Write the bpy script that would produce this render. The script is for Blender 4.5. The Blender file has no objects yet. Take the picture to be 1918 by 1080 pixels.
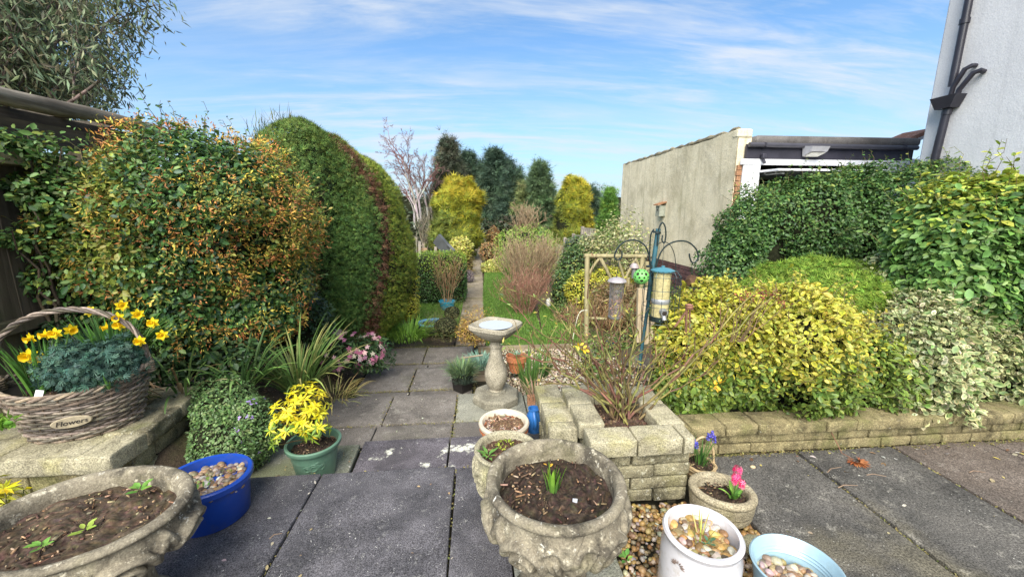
import bpy, bmesh, math, random
import numpy as np
from mathutils import Vector, Matrix, noise as mnoise
rng = np.random.default_rng(11); random.seed(5)
S = bpy.context.scene; COL = S.collection
PI = math.pi; R = math.radians

# ------------------------------------------------------------------ camera, sky, sun, exposure
FPX, CAMH = 740.0, 1.45                      # focal length in pixels of a 1918 wide picture, eye height above the patio
PITCH, YAW = R(11.086), R(5.153)
cam_d = bpy.data.cameras.new('camera'); cam = bpy.data.objects.new('camera', cam_d); COL.objects.link(cam)
cam_d.sensor_width = 36; cam_d.lens = FPX / 1918 * 36; cam_d.clip_end = 2000; cam_d.clip_start = .02
cam.location = (0, 0, CAMH); cam.rotation_euler = (PI/2 - PITCH, 0, -YAW)
S.camera = cam
S.view_settings.view_transform = 'Standard'; S.view_settings.look = 'None'
S.view_settings.exposure = 1.42; S.view_settings.gamma = 1; S.view_settings.use_curve_mapping = False
SUN_EL, SUN_AZ = R(44), R(196)                 # azimuth clockwise from +Y: behind the camera, to its left
sun_d = bpy.data.lights.new('sun', 'SUN'); sun_d.energy = 3.5; sun_d.angle = R(55); sun_d.color = (1, .945, .85)
sun = bpy.data.objects.new('sun', sun_d); COL.objects.link(sun)
sdir = Vector((math.sin(SUN_AZ)*math.cos(SUN_EL), math.cos(SUN_AZ)*math.cos(SUN_EL), math.sin(SUN_EL)))
sun.rotation_euler = sdir.to_track_quat('Z', 'Y').to_euler(); sun.location = sdir*50
W = bpy.data.worlds.new('World'); S.world = W; W.use_nodes = True
def build_sky():
    nt = W.node_tree; N = nt.nodes; L = nt.links; N.clear()
    out = N.new('ShaderNodeOutputWorld'); bg = N.new('ShaderNodeBackground'); bg.inputs['Strength'].default_value = .082
    sky = N.new('ShaderNodeTexSky'); sky.sky_type = 'NISHITA'; sky.sun_disc = False
    sky.sun_elevation = SUN_EL; sky.sun_rotation = SUN_AZ; sky.air_density = 1.0; sky.dust_density = .6; sky.ozone_density = 1.5
    tc = N.new('ShaderNodeTexCoord'); sp = N.new('ShaderNodeSeparateXYZ'); L.new(tc.outputs['Generated'], sp.inputs[0])
    def math_(op, a, b=None, c=None):
        n = N.new('ShaderNodeMath'); n.operation = op
        for i, v in enumerate((a, b, c)):
            if v is None: continue
            if isinstance(v, (int, float)): n.inputs[i].default_value = v
            else: L.new(v, n.inputs[i])
        return n.outputs[0]
    zc = math_('MAXIMUM', sp.outputs[2], .0); den = math_('ADD', zc, .16)
    u = math_('DIVIDE', sp.outputs[0], den); v = math_('DIVIDE', sp.outputs[1], den)
    cb = N.new('ShaderNodeCombineXYZ'); L.new(u, cb.inputs[0]); L.new(v, cb.inputs[1])
    def nz(scale, rot, stretch, det, rough, dist=0.):
        mp = N.new('ShaderNodeMapping'); mp.inputs['Rotation'].default_value = (0, 0, rot); mp.inputs['Scale'].default_value = stretch
        L.new(cb.outputs[0], mp.inputs[0]); t = N.new('ShaderNodeTexNoise'); t.inputs['Scale'].default_value = scale
        t.inputs['Detail'].default_value = det; t.inputs['Roughness'].default_value = rough; t.inputs['Distortion'].default_value = dist
        L.new(mp.outputs[0], t.inputs['Vector']); return t.outputs['Fac']
    def ramp(x, lo, hi):
        m = N.new('ShaderNodeMapRange'); m.interpolation_type = 'SMOOTHSTEP'; L.new(x, m.inputs['Value'])
        m.inputs['From Min'].default_value = lo; m.inputs['From Max'].default_value = hi; return m.outputs['Result']
    big = ramp(nz(.75, R(20), (.55, 1.2, 1), 4, .5), .33, .58)
    wisp = ramp(nz(2.6, R(12), (.30, 1.5, 1), 8, .62, .5), .38, .70)
    rip = ramp(nz(11, R(-22), (.4, 1.5, 1), 4, .6, .3), .40, .72)
    c1 = math_('MULTIPLY', big, math_('ADD', math_('MULTIPLY', wisp, .75), math_('MULTIPLY', rip, .30)))
    c2 = math_('ADD', c1, math_('MULTIPLY', wisp, .24))
    veil = math_('MULTIPLY', math_('POWER', math_('SUBTRACT', 1., zc), 5.), .88)
    tint = N.new('ShaderNodeMix'); tint.data_type = 'RGBA'; tint.blend_type = 'MULTIPLY'; tint.inputs['Factor'].default_value = 1
    L.new(sky.outputs[0], tint.inputs['A']); tint.inputs['B'].default_value = (.58, .86, 1.03, 1)
    lo_ = N.new('ShaderNodeMix'); lo_.data_type = 'RGBA'; L.new(veil, lo_.inputs['Factor']); L.new(tint.outputs['Result'], lo_.inputs['A'])
    lo_.inputs['B'].default_value = (2.8, 3.2, 3.8, 1)                      # pale haze towards the horizon
    mx = N.new('ShaderNodeMix'); mx.data_type = 'RGBA'; L.new(math_('MINIMUM', math_('MULTIPLY', c2, .78), .9), mx.inputs['Factor']); L.new(lo_.outputs['Result'], mx.inputs['A'])
    mx.inputs['B'].default_value = (3.7, 4.0, 4.4, 1)                        # thin white cloud
    L.new(mx.outputs['Result'], bg.inputs[0]); L.new(bg.outputs[0], out.inputs[0])
build_sky()

def at(x, y, Y):
    """World point on the vertical plane Y = const that was measured at pixel (x, y) of the survey photograph."""
    F = Vector((math.sin(YAW)*math.cos(PITCH), math.cos(YAW)*math.cos(PITCH), -math.sin(PITCH)))
    Rt = Vector((math.cos(YAW), -math.sin(YAW), 0)); U = Rt.cross(F)
    d = F + Rt*((x-959)/FPX) - U*((y-540)/FPX)
    return Vector((0, 0, CAMH)) + d*(Y/d.y)
def pxm(Y, x=900, y=540):
    """metres per survey pixel at a point of that plane"""
    p = at(x, y, Y); F = Vector((math.sin(YAW)*math.cos(PITCH), math.cos(YAW)*math.cos(PITCH), -math.sin(PITCH)))
    return (p - Vector((0, 0, CAMH))).dot(F)/FPX

# ------------------------------------------------------------------ materials
def newmat(name):
    m = bpy.data.materials.new(name); m.use_nodes = True
    nt = m.node_tree; b = nt.nodes['Principled BSDF']; return m, nt, b
def mixrgb(nt, f, a, b, mode='MIX'):
    n = nt.nodes.new('ShaderNodeMix'); n.data_type = 'RGBA'; n.blend_type = mode
    for k, v in (('Factor', f), ('A', a), ('B', b)):
        if hasattr(v, 'links'): nt.links.new(v, n.inputs[k])
        elif k == 'Factor': n.inputs[k].default_value = v
        else: n.inputs[k].default_value = (*v[:3], 1)
    return n.outputs['Result']
def noise(nt, scale, det=4, rough=.55, dist=0, stretch=None, obj=False, voro=None):
    co = nt.nodes.new('ShaderNodeTexCoord').outputs['Object'] if obj else nt.nodes.new('ShaderNodeNewGeometry').outputs['Position']
    if stretch:
        mp = nt.nodes.new('ShaderNodeMapping'); mp.inputs['Scale'].default_value = stretch; nt.links.new(co, mp.inputs[0]); co = mp.outputs[0]
    if voro:
        t = nt.nodes.new('ShaderNodeTexVoronoi'); t.feature = voro; t.inputs['Scale'].default_value = scale
        nt.links.new(co, t.inputs['Vector']); return t.outputs['Distance']
    t = nt.nodes.new('ShaderNodeTexNoise'); t.inputs['Scale'].default_value = scale; t.inputs['Detail'].default_value = det
    t.inputs['Roughness'].default_value = rough; t.inputs['Distortion'].default_value = dist
    nt.links.new(co, t.inputs['Vector']); return t.outputs['Fac']
def rampf(nt, x, lo, hi):
    m = nt.nodes.new('ShaderNodeMapRange'); m.interpolation_type = 'SMOOTHSTEP'; nt.links.new(x, m.inputs['Value'])
    m.inputs['From Min'].default_value = lo; m.inputs['From Max'].default_value = hi; return m.outputs['Result']
def mul(nt, a, b, op='MULTIPLY'):
    n = nt.nodes.new('ShaderNodeMath'); n.operation = op
    for i, v in enumerate((a, b)):
        if hasattr(v, 'links'): nt.links.new(v, n.inputs[i])
        else: n.inputs[i].default_value = v
    return n.outputs[0]
def bump(nt, b, h, strength=.5, dist=.01):
    n = nt.nodes.new('ShaderNodeBump'); n.inputs['Strength'].default_value = strength; n.inputs['Distance'].default_value = dist
    nt.links.new(h, n.inputs['Height']); nt.links.new(n.outputs[0], b.inputs['Normal'])
def plain(name, c, rough=.5, metal=0, var=.25, scale=9, spec=.5, bmp=0, bscale=60, dirt=None, coat=0):
    m, nt, b = newmat(name)
    f = rampf(nt, noise(nt, scale, 6, .6), .3, .7)
    col = mixrgb(nt, f, tuple(x*(1-var) for x in c), tuple(min(1, x*(1+var)) for x in c))
    if dirt:
        col = mixrgb(nt, mul(nt, rampf(nt, noise(nt, scale*2.3, 8, .7), .5, .72), dirt[1]), col, dirt[0])
    nt.links.new(col, b.inputs['Base Color']); b.inputs['Roughness'].default_value = rough; b.inputs['Metallic'].default_value = metal
    b.inputs['Specular IOR Level'].default_value = spec; b.inputs['Coat Weight'].default_value = coat
    if bmp: bump(nt, b, noise(nt, bscale, 5, .6), bmp, .006)
    return m
def stone(name, c1, c2, dark, lich=(.5, .47, .36), scale=14, dark_amt=.6, lich_amt=.5, spots=.3, moss=None, bs=.6, lscale=1.0, grit=160, gm=.75, gtop=1.5, streak=None):
    m, nt, b = newmat(name)
    base = mixrgb(nt, rampf(nt, noise(nt, scale, 6, .65), .3, .7), c1, c2)
    base = mixrgb(nt, mul(nt, rampf(nt, noise(nt, scale*.45, 9, .72, .4), .44, .66), dark_amt), base, dark)
    base = mixrgb(nt, mul(nt, rampf(nt, noise(nt, scale*2.2*lscale, 8, .7), .56, .66), lich_amt), base, lich)
    base = mixrgb(nt, mul(nt, rampf(nt, noise(nt, 60*lscale, 5, .75, .6), .62, .66), mul(nt, rampf(nt, noise(nt, 5*lscale, 3, .6), .40, .62), spots)), base, (.60, .59, .53))
    if moss:
        base = mixrgb(nt, mul(nt, rampf(nt, noise(nt, scale*.3, 6, .6), moss[2], moss[2]+.16), moss[1]), base, moss[0])
    if streak: base = mixrgb(nt, mul(nt, rampf(nt, noise(nt, 1, 6, .65, .2, stretch=(7, 7, .55)), .50, .70), streak[1]), base, streak[0])
    gr = noise(nt, grit, 3, .7)
    base = mixrgb(nt, gm, base, mixrgb(nt, rampf(nt, gr, .32, .68), (.34, .34, .34), (gtop,)*3), 'MULTIPLY')
    nt.links.new(base, b.inputs['Base Color']); b.inputs['Roughness'].default_value = .9; b.inputs['Specular IOR Level'].default_value = .25
    h = mul(nt, noise(nt, scale*4, 8, .7), mul(nt, gr, .35), 'ADD'); bump(nt, b, h, bs, .008)
    return m
def vcol(name, rough=.5, trans=.0, var=.15, spec=.4, vscale=40):
    """colour from the mesh's own per-leaf or per-stone colour"""
    m, nt, b = newmat(name)
    a = nt.nodes.new('ShaderNodeAttribute'); a.attribute_name = 'Col'
    f = noise(nt, vscale, 3, .6)
    col = mixrgb(nt, 1., a.outputs['Color'], mixrgb(nt, rampf(nt, f, .3, .7), (1-var,)*3, (1+var,)*3), 'MULTIPLY')
    nt.links.new(col, b.inputs['Base Color']); b.inputs['Roughness'].default_value = rough; b.inputs['Specular IOR Level'].default_value = spec
    if trans:
        t = nt.nodes.new('ShaderNodeBsdfTranslucent'); nt.links.new(col, t.inputs['Color'])
        mx = nt.nodes.new('ShaderNodeMixShader'); mx.inputs[0].default_value = trans
        nt.links.new(b.outputs[0], mx.inputs[1]); nt.links.new(t.outputs[0], mx.inputs[2])
        nt.links.new(mx.outputs[0], nt.nodes['Material Output'].inputs['Surface'])
    return m
def wood(name, c1, c2, axis=2, rough=.85, green=0):
    m, nt, b = newmat(name)
    st = [26, 26, 26]; st[axis] = 1.6
    g = noise(nt, 1, 8, .65, .3, stretch=tuple(st))
    col = mixrgb(nt, rampf(nt, g, .3, .7), c1, c2)
    col = mixrgb(nt, mul(nt, rampf(nt, noise(nt, 3.5, 5, .6), .45, .7), .5), col, tuple(x*.45 for x in c1))
    if green: col = mixrgb(nt, mul(nt, rampf(nt, noise(nt, 2.5, 5, .6), .42, .66), green), col, (.10, .115, .05))
    nt.links.new(col, b.inputs['Base Color']); b.inputs['Roughness'].default_value = rough; b.inputs['Specular IOR Level'].default_value = .2
    bump(nt, b, g, .7, .006); return m
LEAF = vcol('leaf', .46, .24, .14, .4)
MATTE = vcol('matte_leaf', .6, .22, .15, .25)
NEEDLE = vcol('needle_foliage', .65, .12, .2, .2)
PEBBLE = vcol('pebble', .45, 0, .18, .45, 90)
BARK = vcol('bark', .8, 0, .25, .2, 60)
PETAL = vcol('petal', .5, .3, .06, .3)
SOIL = vcol('soil', .95, 0, .35, .15, 120)
CORE = plain('crown_shade', (.016, .018, .009), .95, 0, .5, 30, .1)  # near-black, the shade inside the crowns put into the colour

# ------------------------------------------------------------------ objects
WL = {}                                       # world position of every object made here
def obj(name, me, mat=None, parent=None, loc=(0, 0, 0), rot=None, kind=None, scale=None):
    o = bpy.data.objects.new(name, me); COL.objects.link(o)
    loc = Vector(loc); WL[o.name] = loc.copy()
    if parent is not None: o.parent = parent; o.location = loc - WL[parent.name]
    else: o.location = loc
    if rot is not None: o.rotation_euler = rot
    if scale is not None: o.scale = scale
    if mat is not None and me is not None and len(me.materials) == 0: me.materials.append(mat)
    if kind: o['kind'] = kind
    return o
def tag(o, label, cat, group=None, kind=None):
    o['label'] = label
    if cat: o['category'] = cat
    if group: o['group'] = group
    if kind: o['kind'] = kind
    return o
def thing(name, label, cat, loc, group=None, kind=None):
    o = obj(name, None, loc=loc); return tag(o, label, cat, group, kind)
def npmesh(name, V, tris=None, quads=None, col=None, smooth=False):
    V = np.asarray(V, np.float32); me = bpy.data.meshes.new(name); me.vertices.add(len(V)); me.vertices.foreach_set('co', V.ravel())
    nt_ = 0 if tris is None else len(tris); nq = 0 if quads is None else len(quads)
    idx = []; st = []
    if nt_: idx.append(np.asarray(tris, np.int32).ravel()); st.append(np.arange(nt_)*3)
    if nq: idx.append(np.asarray(quads, np.int32).ravel()); st.append(nt_*3 + np.arange(nq)*4)
    idx = np.concatenate(idx); st = np.concatenate(st).astype(np.int32)
    me.loops.add(len(idx)); me.loops.foreach_set('vertex_index', idx); me.polygons.add(nt_+nq); me.polygons.foreach_set('loop_start', st)
    if smooth: me.polygons.foreach_set('use_smooth', np.ones(nt_+nq, bool))
    me.update(calc_edges=True)
    if col is not None:
        a = me.attributes.new('Col', 'FLOAT_COLOR', 'POINT'); c = np.ones((len(V), 4), np.float32); c[:, :3] = col; a.data.foreach_set('color', c.ravel())
    return me
class MB:
    """collects simple shapes into ONE mesh"""
    def __init__(s): s.v = []; s.f = []; s.n = 0
    def add(s, V, F):
        s.v.extend([tuple(p) for p in V]); s.f.extend([tuple(i+s.n for i in f) for f in F]); s.n += len(V); return s
    def box(s, lo, hi, bev=0):
        (x0, y0, z0), (x1, y1, z1) = lo, hi
        if bev:
            bm = bmesh.new(); bmesh.ops.create_cube(bm, size=1)
            for v in bm.verts: v.co = Vector(((x0+x1)/2 + v.co.x*(x1-x0), (y0+y1)/2 + v.co.y*(y1-y0), (z0+z1)/2 + v.co.z*(z1-z0)))
            bmesh.ops.bevel(bm, geom=bm.edges[:], offset=bev, segments=2, affect='EDGES', profile=.5)
            bm.verts.index_update(); s.add([v.co for v in bm.verts], [[v.index for v in f.verts] for f in bm.faces]); bm.free(); return s
        return s.add([(x0, y0, z0), (x1, y0, z0), (x1, y1, z0), (x0, y1, z0), (x0, y0, z1), (x1, y0, z1), (x1, y1, z1), (x0, y1, z1)],
              [(0, 3, 2, 1), (4, 5, 6, 7), (0, 1, 5, 4), (1, 2, 6, 5), (2, 3, 7, 6), (3, 0, 4, 7)])
    def beam(s, a, b, w, h, up=(0, 0, 1)):
        a, b = Vector(a), Vector(b); d = (b-a).normalized(); sd = d.cross(Vector(up)).normalized(); u = sd.cross(d)
        V = [p + sd*w/2*i + u*h/2*j for p in (a, b) for i, j in ((-1, -1), (1, -1), (1, 1), (-1, 1))]
        return s.add(V, [(0, 1, 2, 3)[::-1], (4, 5, 6, 7), (0, 1, 5, 4), (1, 2, 6, 5), (2, 3, 7, 6), (3, 0, 4, 7)])
    def tube(s, pts, r, n=8, cap=True, closed=False):
        pts = [Vector(p) for p in pts]; m = len(pts); rs = r if hasattr(r, '__len__') else [r]*m
        t0 = (pts[1]-pts[0]).normalized(); ref = Vector((0, 0, 1)) if abs(t0.z) < .9 else Vector((1, 0, 0)); u = t0.cross(ref).normalized()
        V = []
        for i, p in enumerate(pts):
            if closed: t = (pts[(i+1) % m]-pts[i-1]).normalized()
            else: t = (pts[min(i+1, m-1)]-pts[max(i-1, 0)]).normalized()
            u = (u - t*u.dot(t)).normalized(); w = t.cross(u)
            V += [p + (u*math.cos(2*PI*k/n) + w*math.sin(2*PI*k/n))*rs[i] for k in range(n)]
        F = []
        for i in range(m if closed else m-1):
            j = (i+1) % m
            F += [(i*n+k, i*n+(k+1) % n, j*n+(k+1) % n, j*n+k) for k in range(n)]
        if cap and not closed: F += [tuple(range(n))[::-1], tuple((m-1)*n+k for k in range(n))]
        return s.add(V, F)
    def lathe(s, prof, n=32, c=(0, 0, 0), sx=1, sy=1, close=True):
        V = []; m = len(prof)
        for r_, z in prof: V += [(c[0]+r_*sx*math.cos(2*PI*k/n), c[1]+r_*sy*math.sin(2*PI*k/n), c[2]+z) for k in range(n)]
        F = [(i*n+k, i*n+(k+1) % n, (i+1)*n+(k+1) % n, (i+1)*n+k) for i in range(m-1) for k in range(n)]
        if close: F += [tuple(range(n))[::-1], tuple((m-1)*n+k for k in range(n))]
        return s.add(V, F)
    def mesh(s, name, smooth=False, col=None):
        me = bpy.data.meshes.new(name); me.from_pydata(s.v, [], s.f); me.update()
        if smooth:
            me.polygons.foreach_set('use_smooth', np.ones(len(me.polygons), bool))
            try: me.set_sharp_from_angle(angle=R(40))
            except Exception: pass
        if col is not None:
            a = me.attributes.new('Col', 'FLOAT_COLOR', 'POINT'); c = np.ones((len(s.v), 4), np.float32); c[:, :3] = col; a.data.foreach_set('color', c.ravel())
        return me
    def build(s, name, mat, parent=None, smooth=False, kind=None, loc=(0, 0, 0), rot=None):
        return obj(name, s.mesh(name, smooth), mat, parent, loc, rot, kind)

# ------------------------------------------------------------------ noise, leaves, twigs
_k = np.random.default_rng(3).normal(size=(10, 3)); _ph = np.random.default_rng(4).uniform(0, 6.28, 10)
def n3(P, f=1., seed=0.):
    P = np.asarray(P)*f; return np.sin(P @ _k.T + _ph + seed*7.3).sum(-1)/3.2
def unit(a): return a/np.maximum(np.linalg.norm(a, axis=1, keepdims=True), 1e-9)
_t = lambda v, f, t: (np.array(v, float), np.array(f), np.array(t, float))
T_BROAD = _t([(0, 0, 0), (.25, .3, .06), (.24, .68, .04), (0, 1, -.06), (-.24, .68, .04), (-.25, .3, .06), (0, .5, -.04)],
             [(6, 0, 1), (6, 1, 2), (6, 2, 3), (6, 3, 4), (6, 4, 5), (6, 5, 0)], [.4, 1, 1, 1, 1, 1, 0])
T_LANCE = _t([(0, 0, 0), (.14, .42, .03), (0, 1, -.08), (-.14, .42, .03), (0, .45, -.02)], [(0, 1, 4), (1, 2, 4), (2, 3, 4), (3, 0, 4)], [0, 1, 1, 1, 0])
T_SMALL = _t([(0, 0, 0), (.26, .5, .05), (0, 1, -.03), (-.26, .5, .05)], [(0, 1, 2), (0, 2, 3)], [0, 1, 1, 1])
T_LONG = _t([(0, 0, 0), (.075, .4, .02), (0, 1, -.12), (-.075, .4, .02)], [(0, 1, 2), (0, 2, 3)], [0, 1, 1, 1])
def _fan():
    V = []; F = []; T = []
    for a, l, z in ((-52, .62, .05), (-26, .85, -.05), (0, 1, .04), (26, .85, -.05), (52, .62, .06)):
        a = R(a); d = np.array((math.sin(a), math.cos(a), z)); p = np.array((math.cos(a), -math.sin(a), 0)); b = len(V)
        V += [d*.08-p*.045, d*.08+p*.045, d*l*.7+p*.06, d*l, d*l*.7-p*.06]; F += [(b, b+1, b+2), (b, b+2, b+4), (b+4, b+2, b+3)]; T += [0, 0, .6, 1, .6]
    return np.array(V), np.array(F), np.array(T)
T_FAN = _fan()
T_TUFT = _t([(-.05, 0, 0), (.05, 0, 0), (0, 1, .05), (.02, .05, 0), (.1, .0, 0), (.45, .8, -.08), (-.1, 0, 0), (-.02, .05, 0), (-.45, .78, .08)], [(0, 1, 2), (3, 4, 5), (6, 7, 8)], [0, 0, 1, 0, 0, 1, 0, 0, 1])
def leafmesh(name, P, Nn, Tn, size, c0, c1, tmpl):
    n = len(P); tv, tf, tt = tmpl; k = len(tv)
    Nn = unit(Nn); Tn = unit(Tn - Nn*(Tn*Nn).sum(1, keepdims=True)); B = np.cross(Tn, Nn)
    s = np.broadcast_to(np.asarray(size, float), (n,))[:, None, None]
    V = P[:, None, :] + s*(tv[None, :, 0:1]*B[:, None] + tv[None, :, 1:2]*Tn[:, None] + tv[None, :, 2:3]*Nn[:, None])
    F = (tf[None] + (np.arange(n)*k)[:, None, None]).reshape(-1, 3)
    C = c0[:, None, :]*(1-tt[None, :, None]) + c1[:, None, :]*tt[None, :, None]
    return npmesh(name, V.reshape(-1, 3), tris=F, col=C.reshape(-1, 3))
def pick(n, cols, w=None, jit=.18, rg=rng):
    cols = np.array(cols, float); i = rg.choice(len(cols), n, p=None if w is None else np.array(w)/sum(w))
    return np.clip(cols[i]*(1+rg.normal(0, jit, (n, 1)))*(1+rg.normal(0, jit*.35, (n, 3))), .003, 1)
def sup_r(d, p): return 1/np.maximum((np.abs(d)**p).sum(1), 1e-9)**(1/p)
def shell(blobs, n, lump=.06, lf=2.2, depth=.22, zmin=-9, back=.4, seed=0, gap=None, rg=rng):
    """points and outward normals on the lumpy skin of a union of rounded masses (c, radii, power)"""
    ar = np.array([b[1][0]*b[1][2]+b[1][1]*b[1][2]+b[1][0]*b[1][1] for b in blobs]); cnt = (n*2.2*ar/ar.sum()).astype(int)+1
    Ps, Ns = [], []
    for bi, (c, r, p) in enumerate(blobs):
        c = np.array(c, float); r = np.array(r, float); m = cnt[bi]
        d = unit(rg.normal(size=(m, 3))*(r**.25)); sr = sup_r(d, p)
        q = d*sr[:, None]; u = rg.random(m)**1.8
        P = c + q*r*(1-depth*u)[:, None]
        G = unit(np.sign(q)*np.abs(q)**(p-1)/r)
        P = P + G*(lump*n3(P, lf, seed) + lump*.5*n3(P, lf*2.7, seed+1))[:, None]
        ok = P[:, 2] > zmin
        for bj, (c2, r2, p2) in enumerate(blobs):
            if bj != bi:
                e = np.abs((P-np.array(c2))/np.array(r2)); ok &= (e**p2).sum(1)**(1/p2) > 1-depth*1.25
        v = unit(np.array([0, 0, CAMH])-P); fc = (v*G).sum(1)
        ok &= (fc > -.25) | (rg.random(m) < back)
        if gap is not None: ok &= (n3(P, gap[0], seed+5) > gap[1]+rg.normal(0, .25, m)) | (rg.random(m) < .22)
        Ps.append(P[ok]); Ns.append(G[ok])
    P = np.concatenate(Ps); G = np.concatenate(Ns)
    if len(P) > n: i = rg.permutation(len(P))[:n]; P, G = P[i], G[i]
    return P, G
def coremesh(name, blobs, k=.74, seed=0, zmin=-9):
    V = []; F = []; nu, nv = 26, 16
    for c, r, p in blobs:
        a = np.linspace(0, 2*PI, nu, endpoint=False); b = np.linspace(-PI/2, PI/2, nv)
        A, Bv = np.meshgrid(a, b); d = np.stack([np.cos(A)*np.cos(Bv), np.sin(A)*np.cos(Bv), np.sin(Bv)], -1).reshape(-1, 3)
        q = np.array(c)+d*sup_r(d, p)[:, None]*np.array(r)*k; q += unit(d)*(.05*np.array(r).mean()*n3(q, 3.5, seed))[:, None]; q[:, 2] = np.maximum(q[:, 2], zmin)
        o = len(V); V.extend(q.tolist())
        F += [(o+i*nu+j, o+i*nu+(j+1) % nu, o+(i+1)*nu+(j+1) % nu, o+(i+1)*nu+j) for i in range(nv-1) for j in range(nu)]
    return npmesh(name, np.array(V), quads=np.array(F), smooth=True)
def blob(x, y, rx, ry, Y, dep=None, p=2.2):
    c = at(x, y, Y); k = pxm(Y, x, y); dx = rx*k
    return (tuple(c), (dx, dep if dep else dx*.8, ry*k), p)
def bush(name, label, cat, blobs, n, size, cols, w=None, edge=None, tmpl=T_BROAD, mat=LEAF, lump=.06, lf=2.2, depth=.25, zmin=-9, up=.5, rnd=.55,
         tip=.5, hang=0, group=None, core=.72, gap=None, seed=0, colfn=None, jit=.18, part='foliage', back=.4, parent=None, stems=0, stray=0):
    """a thing: leaves as real small faces through the outer layer of the crown, a dark lump inside painted as inner shade"""
    P, G = shell(blobs, n, lump, lf, depth, zmin, back, seed, gap); m = len(P)
    base = Vector((blobs[0][0][0], blobs[0][0][1], max(zmin, min(b[0][2]-b[1][2] for b in blobs))))
    t = parent or thing(name, label, cat, base, group)
    Nn = unit(G*.8 + np.array([0, 0, up]) + rng.normal(0, rnd, (m, 3)))
    Tn = unit(rng.normal(0, .7, (m, 3)) + G*tip + np.array([0, 0, -hang]))
    c0 = pick(m, cols, w, jit) if colfn is None else colfn(P, G)
    c1 = c0 if edge is None else edge(P, G, c0) if callable(edge) else pick(m, edge, None, jit*.6)
    s = size*np.clip(rng.lognormal(-.08, .30, m), .4, 1.6)
    obj(part, leafmesh(part, P, Nn, Tn, s, c0, c1, tmpl), mat, t, kind='stuff')
    if core:                                    # deeper leaves behind the outer skin
        P2, G2_ = shell([(b[0], tuple(q*.84 for q in b[1]), b[2]) for b in blobs], int(n*.28), lump, lf, depth, zmin, .1, seed); m2 = len(P2)
        c2 = pick(m2, cols, w, jit) if colfn is None else colfn(P2, G2_); e2 = c2 if edge is None else edge(P2, G2_, c2) if callable(edge) else pick(m2, edge, None, jit*.6)
        obj('inner_foliage', leafmesh('inner_foliage', P2, unit(G2_+rng.normal(0, rnd, (m2, 3))), rng.normal(0, .7, (m2, 3))+G2_*tip, size*rng.uniform(.7, 1.3, m2), c2, e2, tmpl), mat, t, kind='stuff')
    if core: obj('shade_core', coremesh('shade_core', blobs, core, seed, zmin), CORE, t, kind='stuff')  # solid dark lump standing in for shade between the leaves
    if stray:                                  # odd shoots that escape the outline
        sg, lp, ln, lt = [], [], [], []
        Q, GQ = shell(blobs, stray*4, lump, lf, .0, zmin+.1, .05, seed); k = (GQ[:, 2] > -.2).nonzero()[0][:stray]
        for i in k:
            d = Vector(GQ[i])*.8+Vector((random.gauss(0, .4), random.gauss(0, .3), .45)); L = size*random.uniform(2.2, 6.5); p0 = Vector(Q[i])-Vector(GQ[i])*.03; q_ = limb(p0, p0+d.normalized()*L, .0028, .0012, 4, .12); sg += q_
            for a_, b_, *_r in q_:
                for j in range(2): lp.append(tuple(a_.lerp(b_, random.random()))); ln.append((random.gauss(0, .5), random.gauss(0, .5)-.2, .8)); lt.append(tuple((b_-a_).normalized()*.8+Vector((random.gauss(0, .6), random.gauss(0, .6), random.gauss(0, .4)))))
        lp = np.array(lp); m3 = len(lp); G3 = np.array(ln); c3_ = pick(m3, cols, w, jit) if colfn is None else colfn(lp, G3); e3 = c3_ if edge is None else edge(lp, G3, c3_) if callable(edge) else pick(m3, edge, None, jit*.6)
        obj('stray_shoots', leafmesh('stray_shoots', lp, G3, np.array(lt), size*rng.uniform(.5, 1.1, m3), c3_, e3, tmpl), mat, t, kind='stuff'); obj('stray_twigs', segmesh('stray_twigs', sg, [(.13, .10, .05), (.16, .15, .06)], 4), BARK, t, kind='stuff')
    if stems:
        sg = []
        for i in range(stems):
            a = Vector(base)+Vector((random.gauss(0, .05), random.gauss(0, .05), 0)); b_ = random.choice(blobs)
            e = Vector(b_[0])+Vector([random.uniform(-.7, .7)*q for q in b_[1]]); sg += limb(a, e, .012, .004, 6, .06)
        obj('stem', segmesh('stem', sg, [(.10, .075, .05)]), BARK, t)
    return t
def limb(a, b, r0, r1, n=5, wob=.05):
    a, b = Vector(a), Vector(b); L = (b-a).length; pts = [a]
    for i in range(1, n): pts.append(a.lerp(b, i/n)+Vector((random.gauss(0, 1), random.gauss(0, 1), random.gauss(0, .6)))*wob*L*.5)
    pts.append(b); return [(pts[i], pts[i+1], r0+(r1-r0)*i/n, r0+(r1-r0)*(i+1)/n) for i in range(n)]
def grow(p, d, L, r, lev, segs, tips, spread=.5, kids=3, up=.15, shrink=.68, nseg=4, wob=.12, rmin=.0006, kidfrom=.3, droop=0.):
    p = Vector(p); d = Vector(d).normalized(); st = L/nseg; nodes = []
    for i in range(nseg):
        d = (d + Vector((random.gauss(0, wob), random.gauss(0, wob), random.gauss(0, wob)+up*.25-droop*(i/nseg)))).normalized()
        r1 = max(rmin, r*(1-.45*(i+1)/nseg)); q = p+d*st; segs.append((p, q, max(rmin, r*(1-.45*i/nseg)), r1)); nodes.append((q.copy(), d.copy(), r1)); p = q
    tips.append((p.copy(), d.copy(), lev))
    if lev <= 0: return
    for k in range(kids):
        f = kidfrom+(1-kidfrom)*(k+random.random())/kids; q, dd, rr = nodes[min(nseg-1, int(f*nseg))]
        a = Vector((random.gauss(0, 1), random.gauss(0, 1), random.gauss(0, .7))); a = (a-dd*a.dot(dd)).normalized()
        grow(q, dd*(1-spread)+a*spread+Vector((0, 0, up)), L*shrink*random.uniform(.75, 1.15), rr*.72, lev-1, segs, tips, spread, kids, up, shrink, nseg, wob, rmin, kidfrom, droop)
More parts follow.
